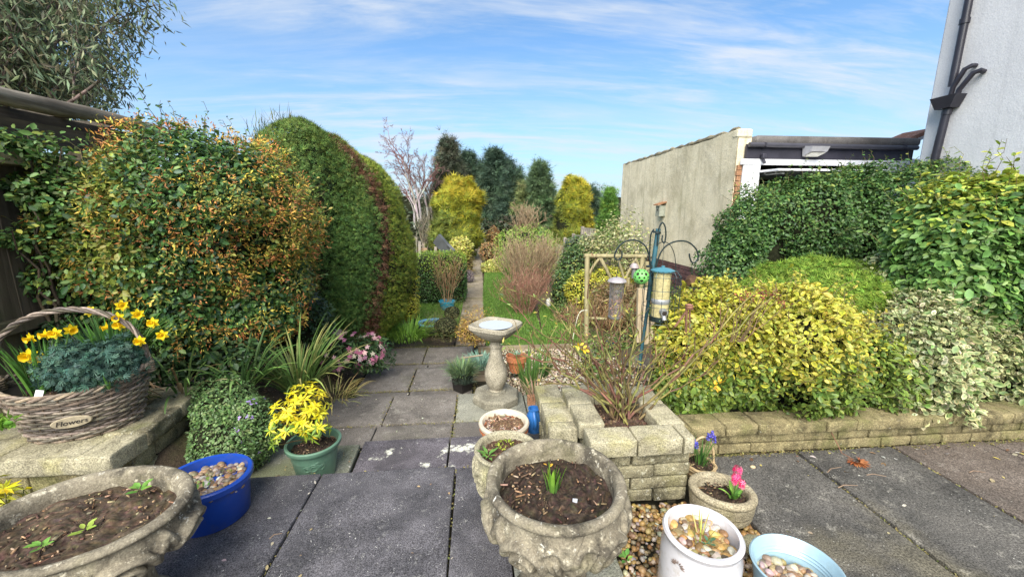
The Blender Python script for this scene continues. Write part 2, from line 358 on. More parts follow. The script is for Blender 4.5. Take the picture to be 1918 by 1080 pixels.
def segmesh(name, segs, cols, n=5, w=None):
    if not segs: segs = [((0, 0, 0), (0, 0, .01), .001, .001)]
    A = np.array([tuple(s[0]) for s in segs]); B = np.array([tuple(s[1]) for s in segs]); r0 = np.array([s[2] for s in segs]); r1 = np.array([s[3] for s in segs])
    d = unit(B-A); ref = np.where(np.abs(d[:, 2:3]) < .9, np.array([[0, 0, 1.]]), np.array([[1., 0, 0]])); u = unit(np.cross(d, ref)); v = np.cross(d, u)
    B = B + d*(r1[:, None]*.4)
    an = np.arange(n)*2*PI/n; ring = np.cos(an)[None, :, None]*u[:, None]+np.sin(an)[None, :, None]*v[:, None]
    V = np.concatenate([A[:, None]+ring*r0[:, None, None], B[:, None]+ring*r1[:, None, None]], 1)
    k = np.arange(n); q = np.stack([k, (k+1) % n, (k+1) % n+n, k+n], 1); m = len(segs)
    Q = (q[None]+(np.arange(m)*2*n)[:, None, None]).reshape(-1, 4)
    c = np.repeat(pick(m, cols, w, .15), 2*n, 0)
    return npmesh(name, V.reshape(-1, 3), quads=Q, col=c, smooth=True)
def straps(name, base, az, lean, L, wd, droop, c0, c1, seg=6, fold=.25):
    """arching strap leaves, one strip each"""
    n = len(base); V = np.zeros((n, seg+1, 3, 3)); p = np.array(base, float); h = np.stack([np.cos(az), np.sin(az), np.zeros(n)], 1); sd = np.stack([-np.sin(az), np.cos(az), np.zeros(n)], 1)
    th = np.array(lean, float)
    for i in range(seg+1):
        f = i/seg; w = wd*np.clip(1.15-abs(f-.35)*.55, 0, 1)*(1-f**5)*(1. if i else .7)
        nr = -h*np.cos(th)[:, None]+np.array([0, 0, 1.])*np.sin(th)[:, None]
        V[:, i, 0] = p-sd*(w/2)[:, None]+nr*(w*fold)[:, None]; V[:, i, 1] = p; V[:, i, 2] = p+sd*(w/2)[:, None]+nr*(w*fold)[:, None]
        p = p+(h*np.sin(th)[:, None]+np.array([0, 0, 1.])*np.cos(th)[:, None])*(L/seg)[:, None]; th = th+droop/seg*(0.4+1.2*f)
    q = [];
    for i in range(seg):
        for j in (0, 1): a = i*3+j; q.append((a, a+1, a+4, a+3))
    k = (seg+1)*3; Q = (np.array(q)[None]+(np.arange(n)*k)[:, None, None]).reshape(-1, 4)
    f = np.linspace(0, 1, seg+1)[None, :, None, None]; C = c0[:, None, None, :]*(1-f)+c1[:, None, None, :]*f; C = np.broadcast_to(C, (n, seg+1, 3, 3))
    return npmesh(name, V.reshape(-1, 3), quads=Q, col=C.reshape(-1, 3))
def clump(c, n, rad, L, wd, droop, cols, tipcols=None, lean=(.05, .6), seg=6, fan=None, rg=rng):
    az = rg.uniform(0, 2*PI, n) if fan is None else rg.normal(fan[0], fan[1], n); rr = rad*np.sqrt(rg.random(n))
    base = np.array(c)+np.stack([np.cos(az)*rr, np.sin(az)*rr, np.zeros(n)], 1); c0 = pick(n, cols)
    return straps('leaves', base, az, rg.uniform(lean[0], lean[1], n), L*rg.uniform(.6, 1.1, n), wd*rg.uniform(.7, 1.2, n), rg.uniform(droop[0], droop[1], n), c0,
                  c0*1.25 if tipcols is None else pick(n, tipcols), seg)
_ico = {}
def ico(sub):
    if sub not in _ico:
        bm = bmesh.new(); bmesh.ops.create_icosphere(bm, subdivisions=sub, radius=1); bm.verts.index_update()
        _ico[sub] = (np.array([v.co[:] for v in bm.verts]), np.array([[v.index for v in f.verts] for f in bm.faces])); bm.free()
    return _ico[sub]
STONECOLS = [(.22, .15, .08), (.26, .19, .11), (.17, .11, .07), (.32, .27, .20), (.13, .09, .075), (.36, .33, .28), (.20, .165, .14), (.28, .17, .08)]
def pebbles(name, P, size, cols=STONECOLS, flat=.6, sub=2, rg=rng):
    v, f = ico(sub); n = len(P); k = len(v)
    s = size*rg.uniform(.55, 1.25, n); sc = np.stack([rg.uniform(.8, 1.35, n), rg.uniform(.7, 1.0, n), flat*rg.uniform(.7, 1.2, n)], 1)*s[:, None]
    q = v[None]*sc[:, None]; q = q*(1+.16*np.sin(q*(2.2/size)+rg.uniform(0, 6, (n, 1, 3))).sum(2, keepdims=True)/1.7)
    a = rg.uniform(0, 2*PI, n); b = rg.normal(0, .35, n); ca, sa, cb, sb = np.cos(a)[:, None], np.sin(a)[:, None], np.cos(b)[:, None], np.sin(b)[:, None]
    y = q[..., 1]*cb-q[..., 2]*sb; z = q[..., 1]*sb+q[..., 2]*cb; x = q[..., 0]
    V = np.stack([x*ca-y*sa, x*sa+y*ca, z], -1)+np.asarray(P)[:, None]
    return npmesh(name, V.reshape(-1, 3), tris=(f[None]+(np.arange(n)*k)[:, None, None]).reshape(-1, 3), col=np.repeat(pick(n, cols, None, .2, rg), k, 0), smooth=True)
def disc_pts(n, c, rx, ry, rg=rng):
    a = rg.uniform(0, 2*PI, n); r_ = np.sqrt(rg.random(n)); return np.stack([c[0]+rx*r_*np.cos(a), c[1]+ry*r_*np.sin(a), np.full(n, c[2])], 1)
def soil(label, c, rx, ry, chips=160, col=((.028, .02, .015), (.05, .035, .024)), chipcols=((.20, .13, .075), (.30, .21, .13), (.10, .06, .04), (.05, .035, .025)), dome=.012, csize=.010, cat='soil'):
    """compost in a pot: rough surface with bits of bark lying in it"""
    nr, na = 22, 56; r_, a = np.meshgrid(np.linspace(0.001, 1, nr), np.linspace(0, 2*PI, na, endpoint=False), indexing='ij')
    x = c[0]+rx*r_*np.cos(a); y = c[1]+ry*r_*np.sin(a); P = np.stack([x, y, np.zeros_like(x)], -1).reshape(-1, 3)
    z = c[2]+dome*(1-r_.ravel()**2)+.009*n3(P, 22, c[0])+.005*n3(P, 55, c[0]+3)+.004*n3(P, 110, c[1])+rng.normal(0, .0025, len(P)); P[:, 2] = z
    Q = [(i*na+j, i*na+(j+1) % na, (i+1)*na+(j+1) % na, (i+1)*na+j) for i in range(nr-1) for j in range(na)]
    C = pick(len(P), col, None, .25); V = [P]; Ct = [C]
    q = disc_pts(chips, c, rx*.95, ry*.95); q[:, 2] += dome*.6+.004; m = chips
    d = unit(np.stack([rng.normal(size=m), rng.normal(size=m), rng.normal(0, .25, m)], 1)); s = unit(np.cross(d, np.array([0, 0, 1.])))
    l = csize*rng.exponential(.55, m).clip(.15, 2.6)[:, None]; wdt = csize*rng.uniform(.1, .28, m)[:, None]
    cv = np.stack([q-d*l-s*wdt, q+d*l-s*wdt, q+d*l+s*wdt, q-d*l+s*wdt], 1)
    cv = np.concatenate([cv, cv-np.array([0, 0, .004])], 1); cq = np.array([(0, 1, 2, 3), (0, 4, 5, 1), (1, 5, 6, 2), (2, 6, 7, 3), (3, 7, 4, 0)])
    Qc = (cq[None]+len(P)+(np.arange(m)*8)[:, None, None]).reshape(-1, 4); V.append(cv.reshape(-1, 3)); Ct.append(np.repeat(pick(m, chipcols, None, .25), 8, 0))
    o = obj('soil', npmesh('soil', np.concatenate(V), quads=np.concatenate([np.array(Q), Qc]), col=np.concatenate(Ct)), SOIL)
    return tag(o, label, cat, kind='stuff')
# ------------------------------------------------------------------ materials of the setting
M_SLABDARK = stone('dark_paving', (.045, .043, .047), (.085, .08, .086), (.024, .024, .026), (.17, .165, .155), 5, .6, .35, .8, bs=.9, lscale=1.5, grit=210, gm=.95, gtop=2.6)
M_SLABGREY = stone('weathered_paving', (.13, .115, .10), (.19, .17, .15), (.06, .055, .05), (.36, .34, .28), 6, .55, .35, .7, ((.11, .11, .05), .35, .55), .6, 1.0)
M_SLABPALE = stone('pale_paving', (.20, .20, .165), (.28, .275, .22), (.10, .10, .075), (.36, .35, .27), 5, .45, .3, .35, ((.12, .135, .045), .6, .48), .5)
M_SLABRIGHT = stone('right_paving', (.055, .053, .049), (.092, .086, .078), (.026, .025, .024), (.26, .245, .21), 4, .75, .4, .7, ((.16, .14, .09), .4, .52), .6, 1.2, 150, .9, 2.0)
M_SLABBROWN = stone('brown_paving', (.085, .068, .056), (.125, .103, .087), (.04, .034, .03), (.33, .30, .26), 4, .55, .2, .45, None, .6, 1.2, 150, .9, 2.0)
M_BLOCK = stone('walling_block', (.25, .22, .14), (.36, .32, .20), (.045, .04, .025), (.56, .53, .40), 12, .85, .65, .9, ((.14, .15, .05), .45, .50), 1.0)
M_BLOCKDARK = stone('shaded_block', (.20, .165, .085), (.31, .26, .135), (.04, .033, .018), (.40, .37, .20), 14, .8, .5, .35, ((.11, .115, .035), .6, .46), 1.0)  # darker version of the walling block, shade put into its colour
M_PLANTER = stone('planter_block', (.22, .195, .125), (.32, .29, .18), (.045, .04, .025), (.62, .60, .46), 16, .85, .7, .95, ((.16, .15, .05), .45, .52), 1.0, .9)
M_CAPBLOCK = stone('planter_cap', (.33, .30, .20), (.43, .39, .27), (.11, .095, .06), (.50, .46, .28), 12, .7, .5, .6, ((.33, .30, .10), .45, .52), .8)
M_BED = plain('joint_bed', (.035, .032, .022), .95, 0, .4, 20, .1, .5)

def tri_noise(me, amp, f, seed=0, keepz=None):
    V = np.zeros(len(me.vertices)*3, np.float32); me.vertices.foreach_get('co', V); V = V.reshape(-1, 3)
    D = np.stack([n3(V, f, seed), n3(V, f, seed+2), n3(V, f, seed+4)], 1)*amp + np.stack([n3(V, f*3.1, seed+1), n3(V, f*3.1, seed+3), n3(V, f*3.1, seed+5)], 1)*amp*.5
    me.vertices.foreach_set('co', (V+D).astype(np.float32).ravel()); me.update()
def gridbox(L, D, H, nx, ny, nz, bev, amp, f, seed):
    """a rough stone block centred on the origin, rounded arrises, uneven faces"""
    bm = bmesh.new(); bmesh.ops.create_cube(bm, size=1)
    for v in bm.verts: v.co = Vector((v.co.x*L, v.co.y*D, v.co.z*H))
    for ax, n in ((0, nx), (1, ny), (2, nz)):
        es = [e for e in bm.edges if abs((e.verts[0].co-e.verts[1].co)[ax]) > 1e-4 and abs((e.verts[0].co-e.verts[1].co)[(ax+1) % 3]) < 1e-5 and abs((e.verts[0].co-e.verts[1].co)[(ax+2) % 3]) < 1e-5]
        if n > 1: bmesh.ops.subdivide_edges(bm, edges=es, cuts=n-1, use_grid_fill=True)
    hx, hy, hz = L/2, D/2, H/2
    for v in bm.verts:                          # the outermost ring of each face lies one arris width from the edge
        for ax, (n, hh) in enumerate(((nx, hx), (ny, hy), (nz, hz))):
            if n < 3: continue
            t = v.co[ax]/(2*hh); e = .5-1/n; k_ = .5-bev/(2*hh)
            v.co[ax] = 2*hh*(t*k_/e if abs(t) <= e+1e-6 else math.copysign(k_+(abs(t)-e)*(.5-k_)*n, t))
    for v in bm.verts:
        c = v.co; q = Vector((max(-hx+bev, min(hx-bev, c.x)), max(-hy+bev, min(hy-bev, c.y)), max(-hz+bev, min(hz-bev, c.z)))); o = c-q
        if o.length > bev: v.co = q+o.normalized()*bev
    me = bpy.data.meshes.new('block'); bm.to_mesh(me); bm.free(); tri_noise(me, amp, f, seed)
    me.polygons.foreach_set('use_smooth', np.ones(len(me.polygons), bool)); return me

# ------------------------------------------------------------------ the ground
def sst(x, a, b): t = np.clip((x-a)/(b-a), 0, 1); return t*t*(3-2*t)
def ground_z(x, y):
    x = np.asarray(x, float); y = np.asarray(y, float)
    low = -.60+0*x
    left = np.interp(y, [1.7, 2.3, 3.2, 4.5, 6.2], [.10, .12, .0, -.30, -.58])
    right = np.interp(y, [2.0, 2.2, 3.2, 4.4, 5.4, 8], [.06, .13, .10, -.12, -.52, -.56]); right = right*(1-sst(x, 3.0, 3.7))+.0*sst(x, 3.0, 3.7)
    mid = np.interp(y, [2.0, 2.6, 3.6, 4.6, 5.6], [-.30, -.34, -.42, -.56, -.58])
    wl = sst(-x, 1.25, 1.75); wr = np.where(y > 2.35, sst(x, 1.35, 2.1), sst(x, 1.05, 1.2)); wm = sst(x, .35, .6)
    z = low*(1-wm)+mid*wm; z = z*(1-wl)+left*wl; z = z*(1-wr)+right*wr
    pat = sst(-y, -2.13, -2.07); z = z*(1-pat)+(-.085)*pat
    pat2 = sst(-y, -2.62, -2.5)*(1-wl)*(1-wm); z = np.where(y > 2.0, z*(1-pat2)+(-.62)*pat2, z)
    return z+.018*n3(np.stack([x, y, 0*x], -1), 5.)*(y > 2.2)
gx = np.unique(np.concatenate([np.linspace(-6, 8, 150), [-300, -150, -80, -40, -25, -16, -11, -8, 10, 13, 18, 27, 45, 90, 160, 300]]))
gy = np.unique(np.concatenate([np.linspace(-1.5, 11, 150), [-60, -20, -8, -4, 12, 14, 17, 21, 27, 36, 50, 80, 130, 220, 400]]))
GX, GY = np.meshgrid(gx, gy, indexing='ij'); GZ = ground_z(GX, GY); nyg = len(gy)
qi = np.arange(len(gx)-1)[:, None]*nyg+np.arange(nyg-1)[None]
QG = np.stack([qi, qi+nyg, qi+nyg+1, qi+1], -1).reshape(-1, 4)
M_EARTH = stone('earth', (.07, .05, .032), (.12, .088, .055), (.035, .026, .018), (.20, .16, .09), 7, .6, .4, .12, ((.07, .085, .025), .6, .47), 1.2)
ground = obj('ground', npmesh('ground', np.stack([GX, GY, GZ], -1).reshape(-1, 3), quads=QG, smooth=True), M_EARTH, kind='structure')
ground['label'] = 'brown garden soil with leaf litter between the plants'

# ------------------------------------------------------------------ patio and steps, slab by slab
def slab(parent, x0, x1, y0, y1, z, mat, th=.045, gap=.009, quad=None):
    L, D = x1-x0-gap, y1-y0-gap
    me = gridbox(L, D, th, max(4, int(L/.06)), max(4, int(D/.06)), 3, .006, .0016, 4., random.random()*9)
    if quad:                                    # far corners moved in plan: (dx at far left, dx at far right)
        for v in me.vertices:
            f = (v.co.y+D/2)/D; g = (v.co.x+L/2)/L; v.co.x += f*(quad[0]*(1-g)+quad[1]*g)
    return obj('paving_slab', me, mat, parent, ((x0+x1)/2, (y0+y1)/2, z-th/2+random.gauss(0, .0015)), (random.gauss(0, .002), random.gauss(0, .002), random.gauss(0, .002)))
patio = obj('patio', MB().box((-3.2, -1.2, -.083), (4.2, 2.055, -.052)).mesh('patio'), M_BED, kind='structure'); patio['label'] = 'charcoal paved patio above the steps'
for y0, y1 in ((-.3, .55), (.55, 1.29), (1.29, 2.075)):
    sh = .026 if y1 > 2 else 0
    for x0, x1 in ((-2.4, -1.62), (-1.62, -.86), (-.86, -.115)): slab(patio, x0-sh, x1-sh, y0, y1, 0, M_SLABDARK)
slab(patio, -.115-.026, .13, 1.29, 2.06, 0, M_SLABDARK); slab(patio, -.115, .48, .55, 1.29, 0, M_SLABPALE); slab(patio, .13, .58, 1.29, 2.055, 0, M_SLABPALE); slab(patio, .48, 1.28, -.1, .86, 0, M_SLABDARK)
for x0, x1, m in ((1.27, 1.925, M_SLABRIGHT), (1.925, 2.565, M_SLABRIGHT), (2.565, 3.225, M_SLABBROWN), (3.225, 3.9, M_SLABBROWN)):
    slab(patio, x0, x1, 1.08, 2.035, random.uniform(-.004, .003), m, gap=.022, quad=(.01, .01)); slab(patio, x0, x1, .15, 1.08, 0, m, gap=.022)
def step(name, label, x0, x1, y0, y1, z):
    s = obj(name, MB().box((x0, y0, z-.15), (x1, y1, z-.049)).mesh(name), M_BED, kind='structure'); s['label'] = label; return s
s1 = step('step', 'top step with dark lichen spotted slabs', -.84, .62, 2.08, 2.60, -.135)
M_LICHEN = stone('lichen_paving', (.055, .05, .055), (.10, .09, .10), (.03, .028, .03), (.52, .52, .43), 5, .45, .85, 1.0, None, .5, .5, 210, .95, 2.4)
slab(s1, -.79, -.21, 2.085, 2.605, -.135, M_LICHEN, quad=(-.02, 0)); slab(s1, -.21, .30, 2.085, 2.60, -.135, M_LICHEN); slab(s1, .30, .62, 2.085, 2.6, -.135, M_SLABGREY)
slab(s1, -1.42, -.80, 2.085, 2.57, -.137, M_SLABPALE, quad=(.0, -.02))
s2 = step('step', 'second step with grey weathered slabs and grassy joints', -1.4, .62, 2.61, 3.57, -.27)
for x0, x1, y0, y1, m in ((-1.36, -.80, 3.045, 3.575, M_SLABGREY), (-.80, -.205, 3.045, 3.57, M_SLABGREY), (-.205, .42, 3.045, 3.56, M_SLABPALE), (-1.36, -.83, 2.62, 3.035, M_SLABGREY), (-.83, -.215, 2.62, 3.035, M_SLABGREY), (-.215, .42, 2.62, 3.035, M_SLABGREY), (.42, .62, 2.62, 3.5, M_SLABPALE)):
    slab(s2, x0, x1, y0, y1, -.27, m, gap=.012)
s3 = step('step', 'third step with grey slabs edged by yellow moss', -1.35, .30, 3.58, 4.60, -.405)
for x0, x1, y0, y1 in ((-1.30, -.74, 3.95, 4.60), (-.74, -.10, 3.95, 4.60), (-1.25, -.72, 3.59, 3.94), (-.72, -.06, 3.59, 3.94)):
    slab(s3, x0, x1, y0, y1, -.405, M_SLABGREY, gap=.014)
s4 = step('step', 'lowest step of grey slabs beside the pink flowers', -1.3, .05, 4.61, 5.75, -.54)
for x0, x1, y0, y1 in ((-1.32, -.745, 5.05, 5.70), (-.745, -.06, 5.05, 5.70), (-1.2, -.66, 4.62, 5.03), (-.66, -.04, 4.62, 5.03)):
    slab(s4, x0, x1, y0, y1, -.54, M_SLABGREY, gap=.014)
# far path
path = obj('path', MB().box((-.37, 5.78, -.68), (.14, 6.0, -.575)).mesh('path'), M_BED, kind='structure'); path['label'] = 'narrow garden path of brown slabs between the lawns'
y = 5.80
M_PATH = stone('path_slab', (.20, .165, .115), (.27, .225, .16), (.085, .068, .045), (.40, .36, .26), 5, .5, .4, .4, ((.17, .14, .06), .5, .5), .6)
while y < 21:
    w = .235
    cx = -.115+.022*(y-6)*(.55 if y < 12 else .5); slab(path, cx-w, cx+w, y, y+.6, -.545+random.gauss(0, .003), M_PATH, gap=.02); y += .6

# moss, grass and grit in the joints
jp = []
def joint(a, b, n, w=.012):
    f = rng.random(n); jp.append(np.array(a)+(np.array(b)-np.array(a))*f[:, None]+rng.normal(0, w, (n, 3))*np.array([1, 1, .12]))
for a, b, n in (((-.895, 1.3, -.012), (-.895, 2.06, -.012), 90), ((-.145, 1.3, -.012), (-.145, 2.06, -.012), 90), ((1.93, 1.1, -.010), (1.93, 2.0, -.010), 260), ((2.57, 1.1, -.010), (2.57, 2.0, -.010), 260), ((-1.6, 2.085, -.02), (.1, 2.075, -.02), 200), ((-1.36, 3.04, -.268), (.4, 3.04, -.268), 240), ((-1.3, 3.945, -.402), (-.06, 3.945, -.402), 620), ((-1.3, 5.04, -.537), (-.05, 5.04, -.537), 520), ((-.205, 2.62, -.268), (-.205, 3.55, -.268), 260),
                ((-.80, 3.04, -.268), (-.80, 3.57, -.268), 60), ((-.74, 3.95, -.402), (-.74, 4.6, -.402), 90), ((-.75, 5.05, -.537), (-.75, 5.7, -.537), 60), ((1.3, 2.02, .002), (3.6, 2.0, .002), 900), ((-.05, 3.8, -.40), (-.02, 4.9, -.45), 260), ((-1.3, 5.72, -.54), (0, 5.72, -.54), 500)):
    joint(a, b, n)
JP = np.concatenate(jp); m = len(JP)
mo = obj('joint_moss', leafmesh('joint_moss', JP, rng.normal(0, .4, (m, 3))+np.array([0, 0, 1.]), rng.normal(0, 1, (m, 3)), .014*rng.uniform(.5, 1.4, m), pick(m, [(.16, .17, .05), (.24, .20, .07), (.10, .10, .04), (.22, .16, .08)]), pick(m, [(.20, .20, .06), (.28, .23, .09)]), T_SMALL), MATTE)
tag(mo, 'yellow green moss and grit in the paving joints', 'moss', kind='stuff')

# ------------------------------------------------------------------ lawns
M_LAWN = plain('lawn_base', (.055, .10, .018), .9, 0, .35, 6, .2)
M_LAWN2 = M_LAWN
def lawn(label, poly, n):
    poly = np.array(poly); c = poly.mean(0); bm = bmesh.new(); xs = [poly[:, 0].min(), poly[:, 0].max()]; ys = [poly[:, 1].min(), poly[:, 1].max()]
    P = np.stack([rng.uniform(xs[0], xs[1], n*3), rng.uniform(ys[0], ys[1], n*3)], 1)
    ins = np.zeros(len(P), bool); j = len(poly)-1
    for i in range(len(poly)):
        (xi, yi), (xj, yj) = poly[i], poly[j]; cnd = ((yi > P[:, 1]) != (yj > P[:, 1])) & (P[:, 0] < (xj-xi)*(P[:, 1]-yi)/(yj-yi+1e-9)+xi); ins ^= cnd; j = i
    P = P[ins][:n]; bm.free(); z = np.full(len(P), -.548)
    b = np.column_stack([P, z]); m = len(b)
    sheet = bpy.data.meshes.new('lawn'); sheet.from_pydata([(p[0], p[1], -.548) for p in poly], [], [tuple(range(len(poly)))]); sheet.update()
    lo = obj('lawn', sheet, M_LAWN, kind='structure'); lo['label'] = label
    g = obj('grass', straps('grass', b, rng.uniform(0, 6.28, m), rng.uniform(0, .6, m), rng.uniform(.03, .06, m), np.full(m, .006), rng.uniform(0, .8, m), pick(m, [(.09, .19, .025), (.12, .25, .03), (.07, .15, .02)]), pick(m, [(.15, .27, .05), (.12, .23, .035), (.18, .24, .06)]), 2, 0), MATTE, lo, kind='stuff')
lawn('bright green lawn strip right of the path', [(.12, 5.6), (1.02, 5.6), (1.25, 9), (1.3, 15), (.32, 15), (.12, 9)], 26000)
lawn('green lawn patch behind the rose bush', [(1.0, 5.6), (1.95, 5.6), (2.3, 8.2), (1.3, 8.2)], 9000)
lawn('small lawn patch left of the path by the blue pots', [(-1.1, 6.4), (-.36, 6.2), (-.30, 9.0), (-1.3, 9.0)], 9000)

# ------------------------------------------------------------------ block walls
BL = [gridbox(.205, .10, .058, 7, 4, 4, .0045, .0022, 26, 3*i+1) for i in range(5)]
BS = [gridbox(.10, .10, .058, 4, 4, 4, .0045, .0022, 26, 3*i+20) for i in range(3)]
def course(parent, a, b, z, mat, off=0, dpt=.10, mesh=None, pitch=.213, h=.058, name='wall_block', jx=.003):
    """one course of blocks from a to b (front face line), z = underside"""
    a, b = Vector((*a, 0)), Vector((*b, 0)); d = (b-a).normalized(); n_ = Vector((-d.y, d.x, 0)); ang = math.atan2(d.y, d.x); L = (b-a).length; s = -off
    while s < L-.03:
        e = min(s+pitch, L); s0 = max(s, 0); ln = e-s0-.008
        if ln > .03:
            me = random.choice(mesh or BL); o = obj(name, me, None, parent, a+d*((s0+e)/2)+n_*(dpt/2+random.gauss(0, jx))+Vector((0, 0, z+h/2)), (0, 0, ang+random.gauss(0, .008)), scale=(ln/.205*(1 if random.random() < .5 else 1), dpt/.10, h/.058))
            if not me.materials: me.materials.append(mat)
            o.material_slots[0].link = 'OBJECT'; o.material_slots[0].material = mat
        s += pitch
M_MORTAR = plain('mortar', (.075, .066, .045), .95, 0, .4, 25, .1, .6)
rw = thing('low_retaining_wall', 'low wall of rough tan blocks edging the raised bed on the right', 'wall', (2.4, 2.05, 0))
MB().box((1.09, 2.075, -.08), (4.0, 2.15, .19)).build('mortar_core', M_MORTAR, rw)
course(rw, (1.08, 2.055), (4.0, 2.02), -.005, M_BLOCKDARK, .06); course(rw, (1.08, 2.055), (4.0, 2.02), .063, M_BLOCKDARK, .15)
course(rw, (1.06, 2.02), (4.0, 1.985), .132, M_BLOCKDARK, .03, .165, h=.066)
# square planter
pl = thing('block_planter', 'square planter of lichen covered tan blocks holding the bare rose bush', 'planter', (.8, 2.0, 0))
MB().box((.575, 1.73, -.02), (1.015, 1.77, .33)).box((.575, 2.22, -.4), (1.015, 2.26, .33)).box((.565, 1.74, -.4), (.61, 2.25, .33)).box((.975, 1.74, -.4), (1.02, 2.25, .33)).build('mortar_core', M_MORTAR, pl)
for k in range(4):
    z = .002+.0695*k; o_ = .09 if k % 2 else 0
    course(pl, (.545, 1.70), (1.05, 1.70), z, M_PLANTER, .1-o_, h=.061); course(pl, (1.05, 1.70), (1.05, 2.29), z, M_PLANTER, .03+o_, h=.061); course(pl, (.545, 2.28), (.545, 1.70), z, M_PLANTER, .07+o_, h=.061)
for k in range(5): course(pl, (1.05, 2.29), (.545, 2.29), .002+.0695*(k-1), M_PLANTER, .05*k, h=.061)
CB = [gridbox(.205, .12, .07, 7, 5, 4, .005, .0016, 22, 5*i+40) for i in range(4)]
def cap(a, b, z, dpt, off=0, mat=M_CAPBLOCK, par=pl): course(par, a, b, z, mat, off, dpt, CB, .235, .07, 'cap_block', .0)
cap((.53, 1.685), (1.06, 1.685), .281, .115); cap((1.06, 1.803), (1.06, 2.31), .281, .115); cap((.53, 2.31), (.53, 1.803), .281, .115); cap((.943, 2.31), (.648, 2.31), .281, .115)
# short wall stub beside the planter
st = thing('short_block_wall', 'short stub of pebbly block wall running back from the planter', 'wall', (.44, 2.2, -.2))
for k in range(6): course(st, (.40, 2.42), (.40, 1.90), -.19+.0695*k, M_PLANTER, .1*(k % 2), .11, h=.061)
cap((.385, 2.44), (.385, 1.88), .232, .128, 0, M_CAPBLOCK, st)
# left wall (the basket stands on it)
lw = thing('left_block_wall', 'thick wall of rough lichen mottled blocks under the wicker basket', 'wall', (-2.2, 2.1, 0))
MB().box((-4, 1.93, -.02), (-1.83, 2.62, .21)).build('mortar_core', M_MORTAR, lw)
BB = [gridbox(.205, .10, .058, 8, 5, 5, .005, .003, 24, 7*i+60) for i in range(4)]
for k in range(2):
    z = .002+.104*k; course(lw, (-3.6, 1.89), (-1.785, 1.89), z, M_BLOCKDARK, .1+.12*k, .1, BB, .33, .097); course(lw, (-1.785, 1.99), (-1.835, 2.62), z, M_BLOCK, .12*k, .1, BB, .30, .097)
course(lw, (-3.6, 1.865), (-1.76, 1.865), .211, M_CAPBLOCK, .12, .21, BB, .36, .09, 'cap_block'); course(lw, (-1.76, 2.078), (-1.82, 2.66), .211, M_BLOCK, 0, .21, BB, .29, .09, 'cap_block')
course(lw, (-2.9, 2.08), (-1.98, 2.08), .205, M_CAPBLOCK, .2, .28, BB, .36, .09, 'cap_block'); course(lw, (-2.9, 2.37), (-2.02, 2.37), .205, M_BLOCKDARK, .05, .28, BB, .36, .09, 'cap_block')
for k in range(5): course(lw, (-1.80, 2.66), (-3, 2.66), -.2+.1*k, M_BLOCK, .1*k, .1, BB, .3, .097)

# ------------------------------------------------------------------ gravel
def gravel(label, x0, x1, y0, y1, z, n, size, cols=None):
    if callable(z): x = rng.uniform(x0, x1, n); yy = rng.uniform(y0, y1, n); P = np.stack([x, yy, z(x, yy)], 1)
    else: P = np.stack([rng.uniform(x0, x1, n), rng.uniform(y0, y1, n), z+rng.uniform(-.012, .012, n)], 1)
    o = obj('gravel', pebbles('gravel', P, size, cols or GOLD, .62, 1 if n > 1500 else 2), PEBBLE); tag(o, label, 'gravel', kind='stuff')
GOLD = [(.30, .185, .06), (.34, .24, .11), (.22, .13, .05), (.38, .32, .22), (.18, .10, .045), (.32, .20, .065), (.14, .095, .055), (.38, .34, .28)]
gravel('golden gravel around the white pot and the urn', .50, 1.30, .86, 1.70, -.03, 3000, .0145)
gravel('pale tan gravel behind the bird bath', .22, 1.7, 2.5, 5.5, lambda x, y: ground_z(x, y)+.012, 5200, .017, [(.36, .29, .19), (.42, .35, .25), (.28, .21, .14), (.46, .42, .34), (.22, .16, .11)])
MB().box((.0, 5.52, -.6), (2.2, 5.56, -.50)).build('edging_board', wood('edging', (.20, .16, .10), (.30, .25, .17), 0))
tag(bpy.data.objects['edging_board'], 'thin wooden edging board between the gravel and the lawn', 'edging')

# ------------------------------------------------------------------ fence on the left with its pergola timbers
M_BOARD = wood('fence_board', (.075, .06, .042), (.15, .125, .09), 2, green=.5)
M_LOG = wood('weathered_log', (.10, .082, .062), (.30, .26, .205), 1)
M_RAIL = wood('fence_rail', (.22, .18, .11), (.36, .31, .21), 1, green=.35)
M_DARKWOOD = wood('dark_timber', (.045, .036, .028), (.10, .085, .065), 1)
fe = thing('wooden_fence', 'old dark board fence behind the left shrub with a pale top rail', 'fence', (-2.85, 4, .1))
y = 1.4; bd = [MB().box((-.012, -.068, -.85), (.012, .068, .85), .004).mesh('fence_board') for _ in range(3)]
while y < 7.5:
    obj('fence_board', random.choice(bd), M_BOARD, fe, (-2.86+random.gauss(0, .006), y, .93+random.gauss(0, .012)), (0, random.gauss(0, .008), random.gauss(0, .03))); y += random.uniform(.145, .152)
for yy in (1.6, 3.2, 4.9, 6.6): MB().box((-2.84, yy-.05, -.3), (-2.74, yy+.05, 1.86), .006).build('fence_post', M_BOARD, fe)
MB().box((-2.85, 1.2, 1.72), (-2.70, 3.42, 1.80), .006).build('top_rail', M_RAIL, fe); MB().box((-2.84, 3.43, 1.70), (-2.76, 7.6, 1.77), .006).build('top_rail', M_RAIL, fe)
MB().box((-2.835, 1.2, .72), (-2.78, 7.6, .80), .006).build('lower_rail', M_BOARD, fe)
pg = thing('timber_pergola', 'weathered log beam and dark boards of a pergola over the left fence', 'pergola', (-2.9, 3, 1.8))
pts = [Vector((-2.8, 1.4+.12*i*2, 2.10+.010*math.sin(i*1.7)+.006*i*.8)) for i in range(12)]
MB().tube(pts, [.052+.004*math.sin(i*2.1) for i in range(12)], 12).build('log_beam', M_LOG, pg, True)
